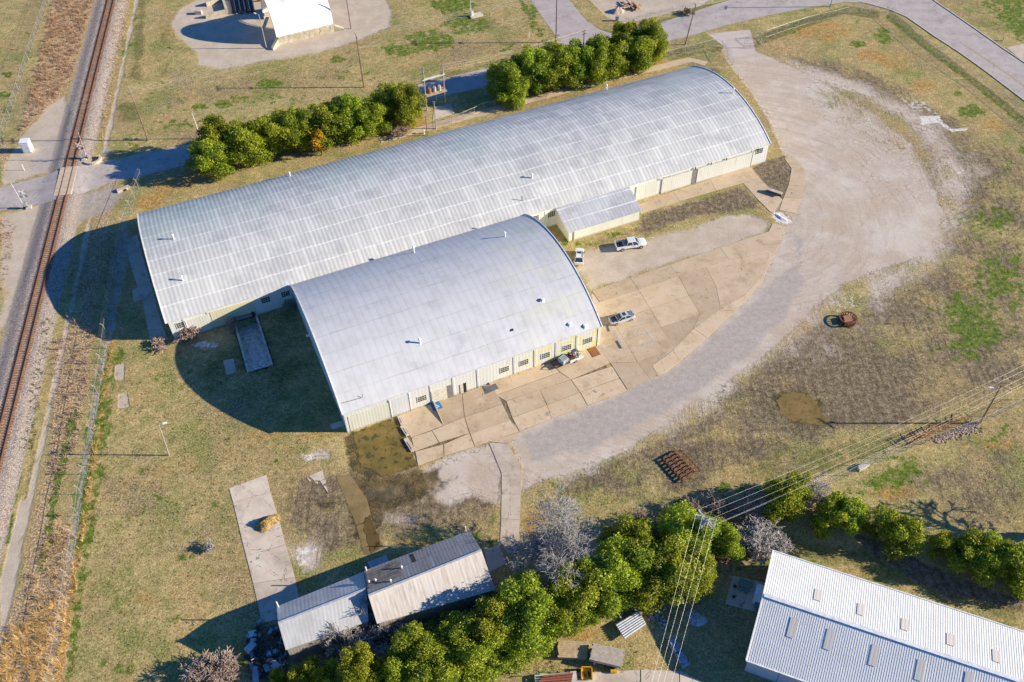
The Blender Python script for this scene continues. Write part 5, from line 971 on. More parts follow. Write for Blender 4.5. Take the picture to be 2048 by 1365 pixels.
tufts('reeds', 'golden reed bed in the lower left corner', [(60, 1240), (90, 1205), (132, 1195), (130, 1290), (112, 1365), (100, 1420), (-40, 1420), (-40, 1290)], 5.5, .4, 1.35, REEDG, 10, .9, .035, 3)
tufts('reeds', 'brown reed strip along the lower part of the left fence', [(85, 1085), (118, 1030), (150, 1060), (146, 1190), (90, 1205), (60, 1240), (55, 1180)], 4.4, .3, .85, REED, 9, .95, .035, 4)
tufts('weeds', 'dark weeds in the shadow of the long warehouse by the track', [(165, 480), (250, 455), (235, 540), (212, 665), (140, 655), (135, 560)], 2.6, .3, .9, WEED, 5, .7, .05, 5)
tufts('grass', 'pale dry grass growing along the foot of the left fence', [(258, 460), (266, 462), (228, 670), (200, 850), (182, 985), (150, 1200), (125, 1365), (112, 1365), (140, 1180), (172, 970), (188, 850), (214, 680)], 4, .25, .7, REEDG, 5, .6, .04, 6)
tufts('grass', 'bright green weeds along the right side of the ballast', [(92, 640), (105, 640), (78, 790), (66, 900), (46, 900), (62, 790)], 5, .1, .35, GRN, 6, .7, .05, 7)
tufts('grass', 'dry grass strip right of the track beyond the crossing', [(238, 0), (262, 0), (250, 85), (226, 165), (214, 250), (204, 290), (196, 285), (216, 160)], 3, .2, .6, REED, 5, .6, .045, 8)
tufts('grass', 'rough dry grass left of the track below the crossing', [(0, 440), (34, 440), (14, 560), (0, 600), (-40, 600), (-40, 440)], 2.4, .2, .6, REED, 5, .6, .045, 9)
tufts('grass', 'rough tussocks scattered over the left lawn', [(240, 700), (360, 700), (480, 860), (690, 880), (560, 960), (470, 980), (520, 1180), (350, 1290), (480, 1365), (130, 1365), (180, 1000)], 2.2, .08, .22, DRYG, 4, .8, .05, 10)
tufts('grass', 'rough tussocks on the field right of the gravel yard', [(1880, 300), (2048, 300), (2060, 800), (1900, 860), (1660, 950), (1400, 1000), (1180, 1020), (1060, 1040), (1060, 960), (1300, 880), (1560, 740), (1700, 640), (1880, 540)], 1.1, .06, .18, DRYG, 4, .8, .05, 11)
tufts('grass', 'dry grass across the verge and shelter field at the top', [(215, 300), (270, 0), (340, 40), (400, 135), (640, 112), (790, 50), (800, 0), (1050, 0), (1110, 90), (980, 128), (780, 182), (400, 280)], 1.0, .06, .2, DRYG, 4, .8, .055, 12)
tufts('grass', 'mixed grass on the lawn in the lower right', [(1690, 990), (1960, 860), (2060, 810), (2060, 1080), (1900, 1050), (1760, 1030)], 1.4, .06, .16, DRYG, 4, .8, .05, 13)
tufts('grass', 'grass on the bank below the grove', [(1000, 1340), (1120, 1300), (1180, 1335), (1260, 1330), (1260, 1280), (1300, 1340), (1060, 1350), (900, 1380), (860, 1365)], 3, .1, .3, DRYG, 5, .7, .05, 14)
# ------------------------------------------------------------------ POLES, WIRES, FENCES
WOOD = M('pole_wood', (.20, .135, .095), .9, var=.35, scale=2); WOODG = M('pole_wood_grey', (.36, .32, .28), .9, var=.3, scale=2); STEEL = M('galvanised_post', (.50, .50, .49), .45, .5, var=.15); INS = M('insulator', (.42, .42, .42), .4); WIREM = M('wire_aluminium', (.62, .60, .55), .5, .3); WIRED = M('wire_dark', (.16, .15, .14), .6)
def pole(label, px, h, r=.15, mat=WOOD, arms=(), cat='utility pole', name='utility_pole', rz=0.3, lamp=None, extra=None, lean=None):
    P = G(*px); root = thing(name, label, cat, (P.x, P.y, hz(P.x, P.y))); lx, ly = lean or (0, 0)
    mb = MB(); mb.tube([(0, 0, -.3), (lx*.5, ly*.5, h*.5), (lx, ly, h)], [r, r*.85, r*.65], 8); mb.build('pole', mat, root)
    out = []
    for z, L, ang in arms:
        c, s = math.cos(ang), math.sin(ang); k = z/h; mb = MB(); mb.beam((lx*k-c*L/2, ly*k-s*L/2, z), (lx*k+c*L/2, ly*k+s*L/2, z), .11, .14); ao = mb.build('crossarm', mat, root)
        for t in (-.46, -.18, .18, .46): im = MB(); im.cyl((lx*k+c*L*t, ly*k+s*L*t, z+.06), .05, .2, 6); im.build('insulator', INS, ao); out.append(root.location+Vector((lx*k+c*L*t, ly*k+s*L*t, z+.26)))
    if lamp:
        a_, L, z = lamp; mb = MB(); c, s = math.cos(a_), math.sin(a_); mb.tube([(lx*z/h, ly*z/h, z), (c*L*.5, s*L*.5, z+.25), (c*L, s*L, z+.2)], .04, 5); mb.build('lamp_arm', STEEL, root); mb = MB(); mb.box((c*(L+.25), s*(L+.25), z+.16), (.65, .3, .16), rz=a_); mb.build('lamp_head', PIPEW, root)
    return root, out
def wires(name, label, pairs, sag=.6, rad=.02, mat=WIREM):
    A0 = pairs[0][0]; root = thing(name, label, 'overhead wires', A0)
    for a_, b_ in pairs:
        mb = MB(); n = 12; pts = [a_.lerp(b_, i/n)-Vector((0, 0, 4*sag*(i/n)*(1-i/n)))-A0 for i in range(n+1)]; mb.tube(pts, rad, 4, False); mb.build('wire', mat, root)
ra = .4
TEL, w_tel = pole('brown wooden pole with several crossarms on the grass near the crossing', (296, 281), 12.7, .16, WOOD, ((12.5, 2.2, 2.0), (11.6, 2.2, 2.0), (10.7, 2.2, 2.0)))
P3, w_p3 = pole('dark wooden pole on the lawn below the fabric shelter', (728, 175), 13.45, .17, WOOD, ((13.2, 2.4, 1.9), (10.2, 1.2, 1.9)))
SGN, w_sg = pole('tall dark wooden pole at the side street corner', (1112, 85), 13.6, .16, WOOD, ((13.3, 2.4, 1.8), (9.0, .9, 1.8)))
RP, w_rp = pole('leaning brown wooden pole between road and evergreens near the gate', (1370, 90), 10.7, .15, WOOD, ((10.3, 1.8, 1.5),), lean=(1.3, -.2))
CP, w_cp = pole('grey wooden pole on the grass bank by the road bend', (1661, 14), 10.5, .15, WOODG, ((10.2, 2.0, 1.3),))
MP, w_mp = pole('pale grey pole at the end of the evergreen row near the crossing', (402, 278), 6.6, .14, M('pale_pole', (.6, .58, .55), .7), ((6.3, 1.0, 1.9), (5.4, .8, 1.9)), lean=(-.25, .0))
XP, w_xp = pole('thin wooden pole with short crossarms rising out of the right evergreen row', (1166, 118), 7.6, .12, WOOD, ((7.3, 1.4, .5), (6.5, .9, .5)))
pole('grey street lamp pole at the front corner of the fabric shelter', (533, 97), 9.0, .13, WOODG, (), 'lamp post', 'street_lamp', lamp=(2.6, .9, 8.8))
pole('dark wooden pole at the right end of the fabric shelter yard', (702, 58), 9.5, .14, WOOD, ())
pole('short wooden pole beside the long warehouse wall and transformer platform', (872.5, 258), 7.0, .13, WOODG, ((6.8, .5, 0),))
pole('dark service pole with conduits rising behind the long warehouse eave', (855, 272), 5.2, .1, WOOD, ((5.0, .5, .4),))
pole('thin wooden yard lamp pole on the left lawn', (338, 911), 7.9, .12, WOODG, (), 'lamp post', 'street_lamp', lamp=(.3, 1.3, 7.7), lean=(.65, .1))
BP, w_bp = pole('brown leaning utility pole with steel crossarm at the right yard fence', (1960, 847), 9.8, .17, M('pole_wood_tan', (.36, .22, .11), .9, var=.3), ((9.6, 3.0, -.75),), lamp=(2.9, .9, 8.6))
zA = 10.5; JA = G(1412, 1035, zA); JP, w_jp = None, None
jr = thing('utility_pole', 'utility pole with crowded crossarms rising out of the bushes where the wires turn', 'utility pole', (JA.x, JA.y, 0)); mb = MB(); mb.tube([(0, 0, -.3), (0, 0, zA)], [.2, .14], 8); mb.build('pole', WOODG, jr)
JW1 = []; JW2 = []
for z, L, ang, acc in ((zA-.25, 3.2, -1.0, JW1), (zA-.55, 3.2, -1.15, JW1), (zA-.1, 3.0, -.35, JW2), (zA-.9, 2.6, -.35, JW2)):
    c, s = math.cos(ang), math.sin(ang); mb = MB(); mb.beam((-c*L/2, -s*L/2, z), (c*L/2, s*L/2, z), .12, .15); ao = mb.build('crossarm', M('crossarm_pale', (.52, .5, .47), .7), jr)
    for t in (-.47, -.16, .16, .47): im = MB(); im.cyl((c*L*t, s*L*t, z+.07), .07, .28, 6); im.build('insulator', INS, ao); acc.append(Vector((JA.x+c*L*t, JA.y+s*L*t, z+.3)))
for k, (x, y) in enumerate(((-.5, -.3), (.45, .25), (0, .55))): mb = MB(); mb.cyl((x, y, zA-2.1), .24, .8, 10); mb.build('cutout_drum', M('drum_grey', (.45, .47, .5), .5, .3), jr)
wires('power_line', 'power wires between the leaning brown pole and the wire junction pole', [(w_bp[i], JW1[i]) for i in range(4)]+[(BP.location+Vector((0, 0, 5.8)), Vector((JA.x, JA.y, 7.2)))], .9, .011)
far_r = [p+Vector((52, 27, .4)) for p in w_bp]; wires('power_line', 'power wires running off to the right from the leaning brown pole', [(w_bp[i], far_r[i]) for i in range(4)]+[(BP.location+Vector((0, 0, 5.8)), BP.location+Vector((52, 27, 6)))], .9, .011)
E_ = [G(x, 1500, zA-.6) for x in (1268, 1279, 1290, 1306)]; wires('power_line', 'power wires dropping from the junction pole to the bottom edge', [(JW2[i], E_[i]) for i in range(4)], .5, .012)
wires('power_line', 'overhead wires from the crossing pole to the pole below the shelter', [(w_tel[i], w_p3[j]) for i, j in ((0, 0), (1, 1), (2, 2), (3, 3), (5, 4))], .8, .013)
wires('power_line', 'overhead wires from the shelter lawn pole to the side street pole', [(w_p3[i], w_sg[i]) for i in range(5)], .8, .013)
wires('power_line', 'overhead wires from the side street pole to the leaning pole', [(w_sg[i], w_rp[i]) for i in range(4)], .6, .013)
wires('power_line', 'overhead wires from the leaning pole to the road bend pole', [(w_rp[i], w_cp[i]) for i in range(4)], .6, .013)
wires('power_line', 'overhead wires running left from the crossing pole over the track', [(w_tel[i], w_tel[i]+Vector((-60, -14, 0))) for i in (0, 3, 4, 7, 9)], .8, .013)
# H-frame transformer platform
h1, h2 = G(853.7, 222), G(891, 211); ang = math.atan2(h2.y-h1.y, h2.x-h1.x); HL = (h2-h1).length; tf = thing('transformer_platform', 'two-pole timber frame carrying three transformers on a platform', 'transformer platform', h1, ang); hw = []
for x in (0, HL): mb = MB(); mb.tube([(x, 0, -.3), (x, 0, 11.2 if x == 0 else 10.6)], [.17, .12], 8); mb.build('pole', WOODG, tf)
mb = MB(); mb.beam((-.4, .2, 8.0), (HL+.4, .2, 8.0), .14, .22); mb.beam((-.4, -.2, 8.0), (HL+.4, -.2, 8.0), .14, .22); mb.build('beam', M('beam_pale', (.55, .53, .48), .8), tf)
mb = MB(); mb.box((HL/2, -.1, 4.25), (HL+.5, 1.9, .16)); [mb.beam((0, y, 4.1), (HL, y, 4.1), .15, .2) for y in (-.7, .5)]; mb.build('platform', M('platform_timber', (.42, .30, .18), .9, var=.3), tf)
for k in range(3):
    x = HL*(.24+.26*k); mb = MB(); mb.cyl((x, 0, 4.35), .36, 1.15, 12); to = mb.build('transformer', M('transformer_rust' if k == 0 else 'transformer_grey', (.42, .18, .09) if k == 0 else (.52, .50, .47), .6, .2, dirt=(.4, .2, .08)), tf)
    mb = MB(); [mb.cyl((x+dx, .1, 5.5), .06, .4, 6) for dx in (-.15, .15)]; mb.build('bushing', M('bushing_brown', (.3, .2, .15), .4), to)
for x in (0, HL):
    for z in (10.9 if x == 0 else 10.3, 9.6): mb = MB(); mb.beam((x, -.7, z), (x, .7, z), .1, .12); mb.build('crossarm', WOODG, tf); hw.append(tf.location+Vector((math.cos(ang)*x, math.sin(ang)*x, z+.15)))
mb = MB(); mb.tube([(HL*.5, -.8, 4.2), (HL*.35, -2.5, 3.4)], .03, 5); mb.build('cable', WIRED, tf)
wires('power_line', 'overhead wires from the pale grey pole to the transformer platform', [(w_mp[0], hw[0]), (w_mp[3], hw[1]), (w_mp[5], hw[1]+Vector((0, 0, -.8)))], .7, .013)
wires('power_line', 'overhead wires from the transformer platform to the thin evergreen row pole', [(hw[2], w_xp[0]), (hw[3], w_xp[3]), (hw[3]+Vector((0, 0, -.6)), w_xp[5])], .7, .013)
# fences
GALV = M('fence_wire', (.42, .42, .41), .5, .4, var=.1)
def fence(label, line, h=1.9, sp=3.0, arms=False, rail=True, cell=.45, name='chain_link_fence', cat='fence', wr=.006):
    W = [Vector((*G2(q), 0)) for q in line]; O = W[0]; root = thing(name, label, cat, (O.x, O.y, 0)); pts = []
    for i in range(len(W)-1):
        n = max(1, round((W[i+1]-W[i]).length/sp))
        for k in range(n+(i == len(W)-2)): pts.append(W[i].lerp(W[i+1], k/n))
    pts = [Vector((p.x, p.y, hz(p.x, p.y))) for p in pts]; wm = MB(); rl = MB()
    for i, p in enumerate(pts):
        q = p-O; mb = MB(); mb.tube([q+Vector((0, 0, -.2)), q+Vector((0, 0, h))], .045, 6)
        if arms: a_ = arms; mb.tube([q+Vector((0, 0, h)), q+Vector((a_[0], a_[1], h+.4))], .03, 5)
        if i < 99: mb.build('post', STEEL, root)
        if i+1 < len(pts):
            r = pts[i+1]-O; L = (r-q).length; d = (r-q).normalized()
            for z in ([.05, h-.04] if rail else [.1]): rl.tube([q+Vector((0, 0, z)), r+Vector((0, 0, z))], .025 if z > 1 else .012, 5)
            if arms:
                for t in (.3, .65, 1): rl.tube([q+Vector((a_[0]*t, a_[1]*t, h+.4*t)), r+Vector((a_[0]*t, a_[1]*t, h+.4*t))], .008, 3, False)
            k = -h
            while k < L:
                a0, a1 = max(0, -k), min(h, L-k)
                if a1 > a0: wm.tube([q+d*(k+a0)+Vector((0, 0, a0)), q+d*(k+a1)+Vector((0, 0, a1))], wr, 3, False); wm.tube([q+d*(k+a0)+Vector((0, 0, h-a0)), q+d*(k+a1)+Vector((0, 0, h-a1))], wr, 3, False)
                k += cell
    rl.build('rail', STEEL, root); wm.build('wire_mesh', GALV, root); return root
fence('long chain-link fence with slanted barbed-wire arms between track and left lawn', [(286, 358), (262, 420), (249, 455), (235, 540), (214, 668), (197, 790), (181, 910), (164, 990), (152, 1077), (138, 1157), (125, 1243), (104, 1375)], 2.2, 3.6, (-.42, .1))
fence('short chain-link fence in the tree shadow beside the crossing road', [(287, 357), (330, 346), (392, 331)], 1.9, 3.6)
fence('chain-link fence behind the long warehouse near the transformer platform', [(866, 258), (904, 247), (927, 239), (949, 229.5), (968, 220), (990, 216)], 1.9, 3.2)
fence('chain-link fence from the right evergreen row round to the yard gate', [(1318, 120), (1370, 107), (1430, 92), (1443, 96), (1466, 131)], 1.9, 3.2)
fence('chain-link fence along the top of the gravel yard', [(1526, 93), (1509, 77), (1531, 75), (1575, 60), (1616, 47), (1655, 38), (1696, 28), (1771, 26)], 1.9, 3.2)
fence('long chain-link fence following the road bend on the right', [(1772, 26.5), (1812, 62), (1853, 97), (1910, 134), (1969, 173), (2048, 237), (2100, 280)], 1.9, 3.2)
fence('chain-link fence along the lower right side of the yard', [(1560, 1018), (1656, 972), (1736, 932), (1850, 888), (1957, 850), (2060, 800)], 1.8, 3.4)
fence('wire fence with leaning posts beside the reed bed at top left', [(102, -10), (70, 77), (43, 163), (20, 233), (-4, 300)], 2.0, 3.2, (.35, -.1), False)
fence('wire fence in front of the far gravel lot', [(1236, 47), (1300, 33), (1410, 8)], 1.4, 3.4, False, False)
gt = thing('yard_gate', 'open pipe gate standing at the yard entrance', 'gate', G(1487, 96), 0); e = G(1512, 97)-G(1487, 96); mb = MB()
for z in (.25, .7, 1.2): mb.tube([(0, 0, z), (e.x, e.y, z)], .03, 6)
for t in (0, .5, 1): mb.tube([(e.x*t, e.y*t, .1), (e.x*t, e.y*t, 1.25)], .03, 6)
mb.build('gate_frame', WIRED, gt); mb = MB(); mb.tube([(0, 0, -.2), (0, 0, 1.6)], .06, 8); mb.build('gate_post', STEEL, gt)
# level crossing signals
def signal(label, px, face, arm_h):
    P = G(*px); root = thing('crossing_signal', label, 'crossing signal', (P.x, P.y, hz(P.x, P.y)), face); W_ = M('signal_white', (.72, .72, .72), .5); K = M('signal_black', (.03, .03, .03), .6); RD = M('signal_red', (.45, .03, .02), .4)
    mb = MB(); mb.cyl((0, 0, -.1), .06, 4.2, 8); mb.build('mast', STEEL, root); mb = MB(); mb.box((0, 0, .15), (1.0, 1.0, .3)); mb.build('base', M('signal_base', (.5, .47, .42), .9), root)
    mb = MB(); [mb.box((0, -.08, 3.9), (1.3, .04, .2), ry=s*R(45)) for s in (1, -1)]; mb.build('crossbuck', W_, root)
    mb = MB(); mb.box((0, -.05, 2.9), (1.3, .08, .1)); mb.build('light_bar', W_, root)
    for s in (-.5, .5):
        mb = MB(); mb.cyl((s, -.1, 2.9), .28, .05, 14, axis='Y'); lo_ = mb.build('light_disc', K, root); mb = MB(); mb.cyl((s, -.16, 2.9), .12, .06, 10, axis='Y'); mb.build('lens', RD, lo_)
    mb = MB(); mb.box((.35, .1, 1.1), (.55, .6, .8)); mb.build('gate_machine', STEEL, root)
    mb = MB(); mb.beam((.7, .1, 1.0), (.95, .1, arm_h), .09, .06); am = mb.build('gate_arm', W_, root); mb = MB()
    for k in range(6): t0 = .15+k*.14; mb.beam((.7+.25*t0, .06, 1+(arm_h-1)*t0), (.7+.25*(t0+.06), .06, 1+(arm_h-1)*(t0+.06)), .10, .05)
    mb.build('red_stripe', RD, am); mb = MB(); mb.beam((.7, .1, 1.0), (.55, .1, .25), .3, .12); mb.box((.5, .1, .3), (.5, .16, .4)); mb.build('counterweight', K, root)
signal('raised crossing gate and lights on the shelter side of the track', (170, 322), R(12), 6.9); signal('raised crossing gate and lights on the near left side of the road', (58, 416), R(192), 6.6)
mb = MB(); c = G(182, 322); L = [(c.x+1.7*math.cos(t)+.4, c.y+1.5*math.sin(t)) for t in np.linspace(-2.4, .9, 14)]
for (x0, y0), (x1, y1) in zip(L[:-1], L[1:]): mb.beam((x0, y0, .28), (x1, y1, .28), .5, .75)
tag(mb.build('headwall', M('headwall_concrete', (.56, .47, .35), .9)), 'curved pale concrete kerb wrapped round the far crossing signal', 'headwall')
c0, c1 = G(47.6, 307.4), G(64.5, 306); cb = thing('signal_cabinet', 'white boxy signal cabinet standing left of the crossing', 'cabinet', (c0.x, c0.y, 0), math.atan2(c1.y-c0.y, c1.x-c0.x)); CW = (c1-c0).length; mb = MB(); mb.box((CW/2, .8, 1.35), (CW, 1.6, 2.6)); mb.build('body', M('cabinet_white', (.74, .75, .77), .45, var=.05), cb); mb = MB(); mb.box((CW/2, .8, 2.69), (CW+.12, 1.72, .1)); mb.build('cap', M('cabinet_white', (1, 1, 1)), cb); mb = MB(); mb.box((CW/2, -.02, 1.3), (CW*.75, .05, 2.1)); dd = mb.build('door', M('cabinet_door', (.68, .69, .71), .5, var=.05), cb); mb = MB(); mb.box((CW*.75, -.06, 1.3), (.06, .06, .2)); mb.build('handle', DARK, dd)
def post(label, px, h, mat, cat='post', name='marker_post', r=.06):
    P = G(*px); mb = MB(); mb.cyl((0, 0, -.1), r, h+.1, 8); mb.cyl((0, 0, h-.02), r*1.25, .06, 8); o = mb.build(name, mat); o.location = (P.x, P.y, hz(P.x, P.y)); tag(o, label, cat)
post('short white marker post left of the crossing road', (49, 341), 1.5, PIPEW); post('white marker post on the grass near the side street', (1058, 76), 1.6, PIPEW); post('short yellow post beside the wire fence of the far lot', (1231, 54), 1.2, M('yellow_post', (.55, .42, .12), .6)); post('yellow post on the side street verge', (1163, 13), 1.4, M('yellow_post', (1, 1, 1))); post('orange-topped post on the bank under the road bend pole', (1627, 21), 1.0, M('tan_post', (.5, .33, .2), .7)); post('white bent pipe standing on the grass inside the bend', (1739, 22), 1.0, PIPEW, r=.1)
ss = thing('street_sign', 'green street name sign on a thin post at the side street corner', 'street sign', G(1112.5, 90)); mb = MB(); mb.cyl((.2, -.4, -.1), .04, 2.9, 6); mb.build('post', STEEL, ss); mb = MB(); mb.box((.2, -.4, 2.75), (1.1, .04, .26), rz=.25); mb.build('sign_plate', M('sign_green', (.02, .28, .2), .5), ss)
# ------------------------------------------------------------------ VEHICLES
def paint_mat(name, col, metal=.1, rough=.25): 
    g = NG(name); n = g.noise(g.pos(False), 3, 4); m = g.out(g.mix(g.ramp(n, .4, .8, 0, .25), col, tuple(c*.8 for c in col)), rough, metal, .5); g.b.inputs['Coat Weight'].default_value = .4; return m
TYRE = M('tyre', (.03, .03, .03), .85); RIM = M('wheel_rim', (.42, .42, .43), .35, .6); CARGL = M('car_glass', (.03, .05, .08), .06, 0, var=.2, spec=.8); LAMPC = M('headlight_glass', (.7, .7, .68), .15); LAMPR = M('tail_light_red', (.4, .02, .02), .25); PLAST = M('black_plastic', (.03, .03, .032), .6)
def loft(secs, mat, name, root):
    mb = MB(); V = []; n = len(secs[0])
    for s in secs: V += s
    F = [(i*n+j, (i+1)*n+j, (i+1)*n+(j+1) % n, i*n+(j+1) % n) for i in range(len(secs)-1) for j in range(n)]+[tuple(range(n)), tuple(range((len(secs)-1)*n, len(secs)*n))[::-1]]
    mb.add(V, F); return mb.build(name, mat, root, smooth=False)
def ring(x, w, z0, z1, c=.12): return [(x, -w+c, z0), (x, -w, z0+c), (x, -w, (z0+z1)/2+.05), (x, -w+c*.5, z1-c*.4), (x, -w+c*1.6, z1), (x, w-c*1.6, z1), (x, w-c*.5, z1-c*.4), (x, w, (z0+z1)/2+.05), (x, w, z0+c), (x, w-c, z0)]
def cabin(root, x0, x1, xr0, xr1, zb, zr, wb, wr, body, names=('windscreen', 'rear_window')):
    mb = MB(); B = [(x0, -wb, zb), (x1, -wb, zb), (x1, wb, zb), (x0, wb, zb)]; T = [(xr0, -wr, zr), (xr1, -wr, zr), (xr1, wr, zr), (xr0, wr, zr)]
    mb.add(B+T, ((4, 5, 6, 7), (0, 1, 5, 4), (1, 2, 6, 5), (2, 3, 7, 6), (3, 0, 4, 7))); mb.box(((xr0+xr1)/2, 0, zr+.015), (xr1-xr0-.1, 2*wr-.15, .05)); mb.build('cabin', body, root)
    def pane(name, a, b, c, d, k=.12, lift=.012):
        P = [Vector(v) for v in (a, b, c, d)]; cen = sum(P, Vector())/4; n = (P[1]-P[0]).cross(P[3]-P[0]).normalized(); n = n if n.dot(cen-Vector(((x0+x1)/2, 0, zb))) > 0 else -n
        P = [p.lerp(cen, k)+n*lift for p in P]; q = MB(); q.quad(*P); return q.build(name, CARGL, root)
    pane(names[0], B[1], B[2], T[2], T[1], .14); pane(names[1], B[0], B[3], T[3], T[0], .1)
    for s in (0, 1):
        b0, b1_ = (B[0], B[1]) if s == 0 else (B[3], B[2]); t0, t1 = (T[0], T[1]) if s == 0 else (T[3], T[2]); m0 = tuple((Vector(b0)+Vector(b1_))/2); m1 = tuple((Vector(t0)+Vector(t1))/2)
        pane('side_window', b0, m0, m1, t0, .13); pane('side_window', m0, b1_, t1, m1, .13)
def wheels(root, xs, w, r=.35):
    for x in xs:
        for s in (-1, 1):
            mb = MB(); mb.cyl((x, s*w-(.12 if s > 0 else .11), r), r, .23, 18, axis='Y'); wo = mb.build('wheel', TYRE, root); mb = MB(); mb.cyl((x, s*(w+.125)-.01, r), r*.62, .02, 14, axis='Y'); mb.build('rim', RIM, wo)
            mb = MB(); mb.cyl((x, s*(w-.02)-.06, r+.03), r*1.17, .06, 18, axis='Y'); mb.build('wheel_arch', PLAST, root)
def lights(root, xf, xr, w, z):
    for s in (-1, 1):
        mb = MB(); mb.box((xf, s*(w-.24), z), (.1, .36, .16)); mb.build('headlight', LAMPC, root); mb = MB(); mb.box((xr, s*(w-.16), z+.08), (.08, .2, .26)); mb.build('tail_light', LAMPR, root)
        mb = MB(); mb.box((xf*.34, s*(w+.12), z+.42), (.14, .2, .14)); mb.build('wing_mirror', PLAST, root)
def vehicle(name, label, cat, pf, pr):
    A, B = G(*pf), G(*pr); c = (A+B)/2; return thing(name, label, cat, c, math.atan2(A.y-B.y, A.x-B.x))
PW = paint_mat('white_car_paint', (.76, .76, .77)); PS = paint_mat('silver_car_paint', (.62, .64, .68), .3, .3); PWC = paint_mat('cream_white_paint', (.74, .73, .69))
t = vehicle('pickup_truck', 'white crew-cab pickup truck parked near the lean-to shed', 'truck', (1287, 490), (1234, 498)); L = 5.9
loft([ring(-1.05, .98, .45, 1.12), ring(1.0, .98, .42, 1.18), ring(1.9, .98, .42, 1.2), ring(2.7, .95, .45, 1.12, .16), ring(2.95, .86, .5, 1.0, .2)], PW, 'body', t); cabin(t, -1.05, 1.55, -.75, .75, 1.14, 1.88, .93, .74, PW); wheels(t, (-1.85, 1.85), .9, .4); lights(t, 2.9, -2.92, .93, .85)
bd = MB()
for s in (-1, 1): bd.box((-2.0, s*.93, .82), (1.9, .1, .72))
bd.box((-2.93, 0, .82), (.1, 1.9, .7)); bd.box((-2.0, 0, .6), (1.9, 1.8, .1)); bd.box((-1.1, 0, .85), (.08, 1.8, .7)); bo = bd.build('cargo_bed', PW, t); ln = MB(); ln.box((-2.0, 0, .67), (1.8, 1.72, .03)); ln.build('bed_liner', M('bed_liner_grey', (.12, .125, .13), .7), bo)
mb = MB(); mb.box((-1.32, 0, 1.0), (.5, 1.7, .42)); mb.build('tool_box', M('tool_box_alloy', (.42, .44, .48), .35, .5), t)
for bx_, bs_ in ((-3.02, .2), (3.0, .24)): mb = MB(); mb.box((bx_, 0, .56), (.15, 1.8, bs_)); mb.build('bumper', M('chrome', (.5, .5, .5), .25, .8), t)
t = vehicle('suv', 'white car with dark rear window beside the shorter warehouse gable', 'car', (1158.5, 500), (1157, 537)); loft([ring(-2.2, .78, .4, .95, .2), ring(-1.95, .9, .3, 1.02), ring(-1.0, .92, .28, 1.05), ring(1.0, .92, .28, 1.04), ring(1.8, .88, .3, .95, .16), ring(2.2, .74, .38, .8, .2)], PWC, 'body', t); cabin(t, -2.0, 1.15, -1.35, .35, .98, 1.62, .86, .66, PWC); wheels(t, (-1.35, 1.4), .82, .34); lights(t, 2.05, -2.15, .86, .72)
mb = MB(); mb.box((.0, 0, 1.66), (.55, .8, .02)); mb.build('sunroof', CARGL, t)
for s in (-1, 1): mb = MB(); mb.beam((-1.2, s*.6, 1.69), (.25, s*.6, 1.69), .05); mb.build('roof_rail', PLAST, t)
t = vehicle('sedan', 'silver car with dark bonnet parked on the concrete apron', 'car', (1219, 648), (1268, 633)); loft([ring(-2.4, .74, .42, .88, .18), ring(-2.1, .87, .28, .98), ring(-1.0, .9, .25, .98), ring(1.0, .9, .25, .95), ring(1.9, .86, .27, .86, .16), ring(2.4, .68, .36, .7, .18)], PS, 'body', t); cabin(t, -1.85, 1.15, -1.0, .3, .93, 1.42, .84, .62, PS); wheels(t, (-1.4, 1.48), .8, .33); lights(t, 2.25, -2.35, .84, .66)
mb = MB(); mb.add([(1.2, -.72, .955), (2.15, -.62, .835), (2.15, .62, .835), (1.2, .72, .955)], ((0, 1, 2, 3),)); mb.build('bonnet', M('dark_bonnet', (.035, .035, .037), .35), t); mb = MB(); mb.box((-.3, 0, 1.46), (.6, .8, .02)); mb.build('sunroof', CARGL, t); mb = MB(); mb.box((-2.2, 0, 1.03), (.3, 1.4, .06)); mb.build('spoiler', PS, t)
for k, (a_, b_) in enumerate((((1214, 651), (1219, 664)), ((1234, 683), (1243, 698)))):
    A, B = G(*a_), G(*b_); mb = MB(); d = B-A; mb.box((0, 0, .09), (d.length, .22, .16)); mb.box((0, 0, .18), (d.length*.96, .12, .06)); o = mb.build('parking_block', M('parking_block_grey', (.16, .135, .10) if k == 0 else (.5, .44, .35), .9)); o.location = (A+B)/2; o.rotation_euler = (0, 0, math.atan2(d.y, d.x)); tag(o, ('weathered parking block in front of the silver car', 'weathered parking block in the empty marked bay')[k], 'parking block')
# trailers full of junk by the wall
tr = vehicle('utility_trailer', 'low trailer made from a white truck bed piled with scrap', 'trailer', (1112, 733), (1160, 713)); wheels(tr, (-1.0,), .86, .34)
mb = MB(); mb.box((-1.2, .9, .75), (2.6, .12, .6)); mb.box((-1.2, -.9, .75), (2.6, .12, .6)); mb.box((-1.2, 0, .5), (2.6, 1.8, .1)); mb.build('truck_bed', PWC, tr); mb = MB(); mb.box((1.6, 0, .5), (2.4, 1.7, .1)); mb.build('deck', M('trailer_deck', (.16, .10, .085), .9), tr); mb = MB(); mb.beam((2.7, .8, .5), (4.1, 0, .5), .1); mb.beam((2.7, -.8, .5), (4.1, 0, .5), .1); [mb.beam((2.7, s*.85, .55), (.2, s*.85, .9), .06) for s in (-1, 1)]; mb.build('drawbar', M('trailer_black', (.04, .04, .045), .6), tr)
rj = random.Random(11)
JC = [(.05, .05, .055), (.03, .06, .09), (.25, .05, .03), (.45, .43, .4), (.10, .12, .07), (.3, .2, .12), (.5, .52, .55)]
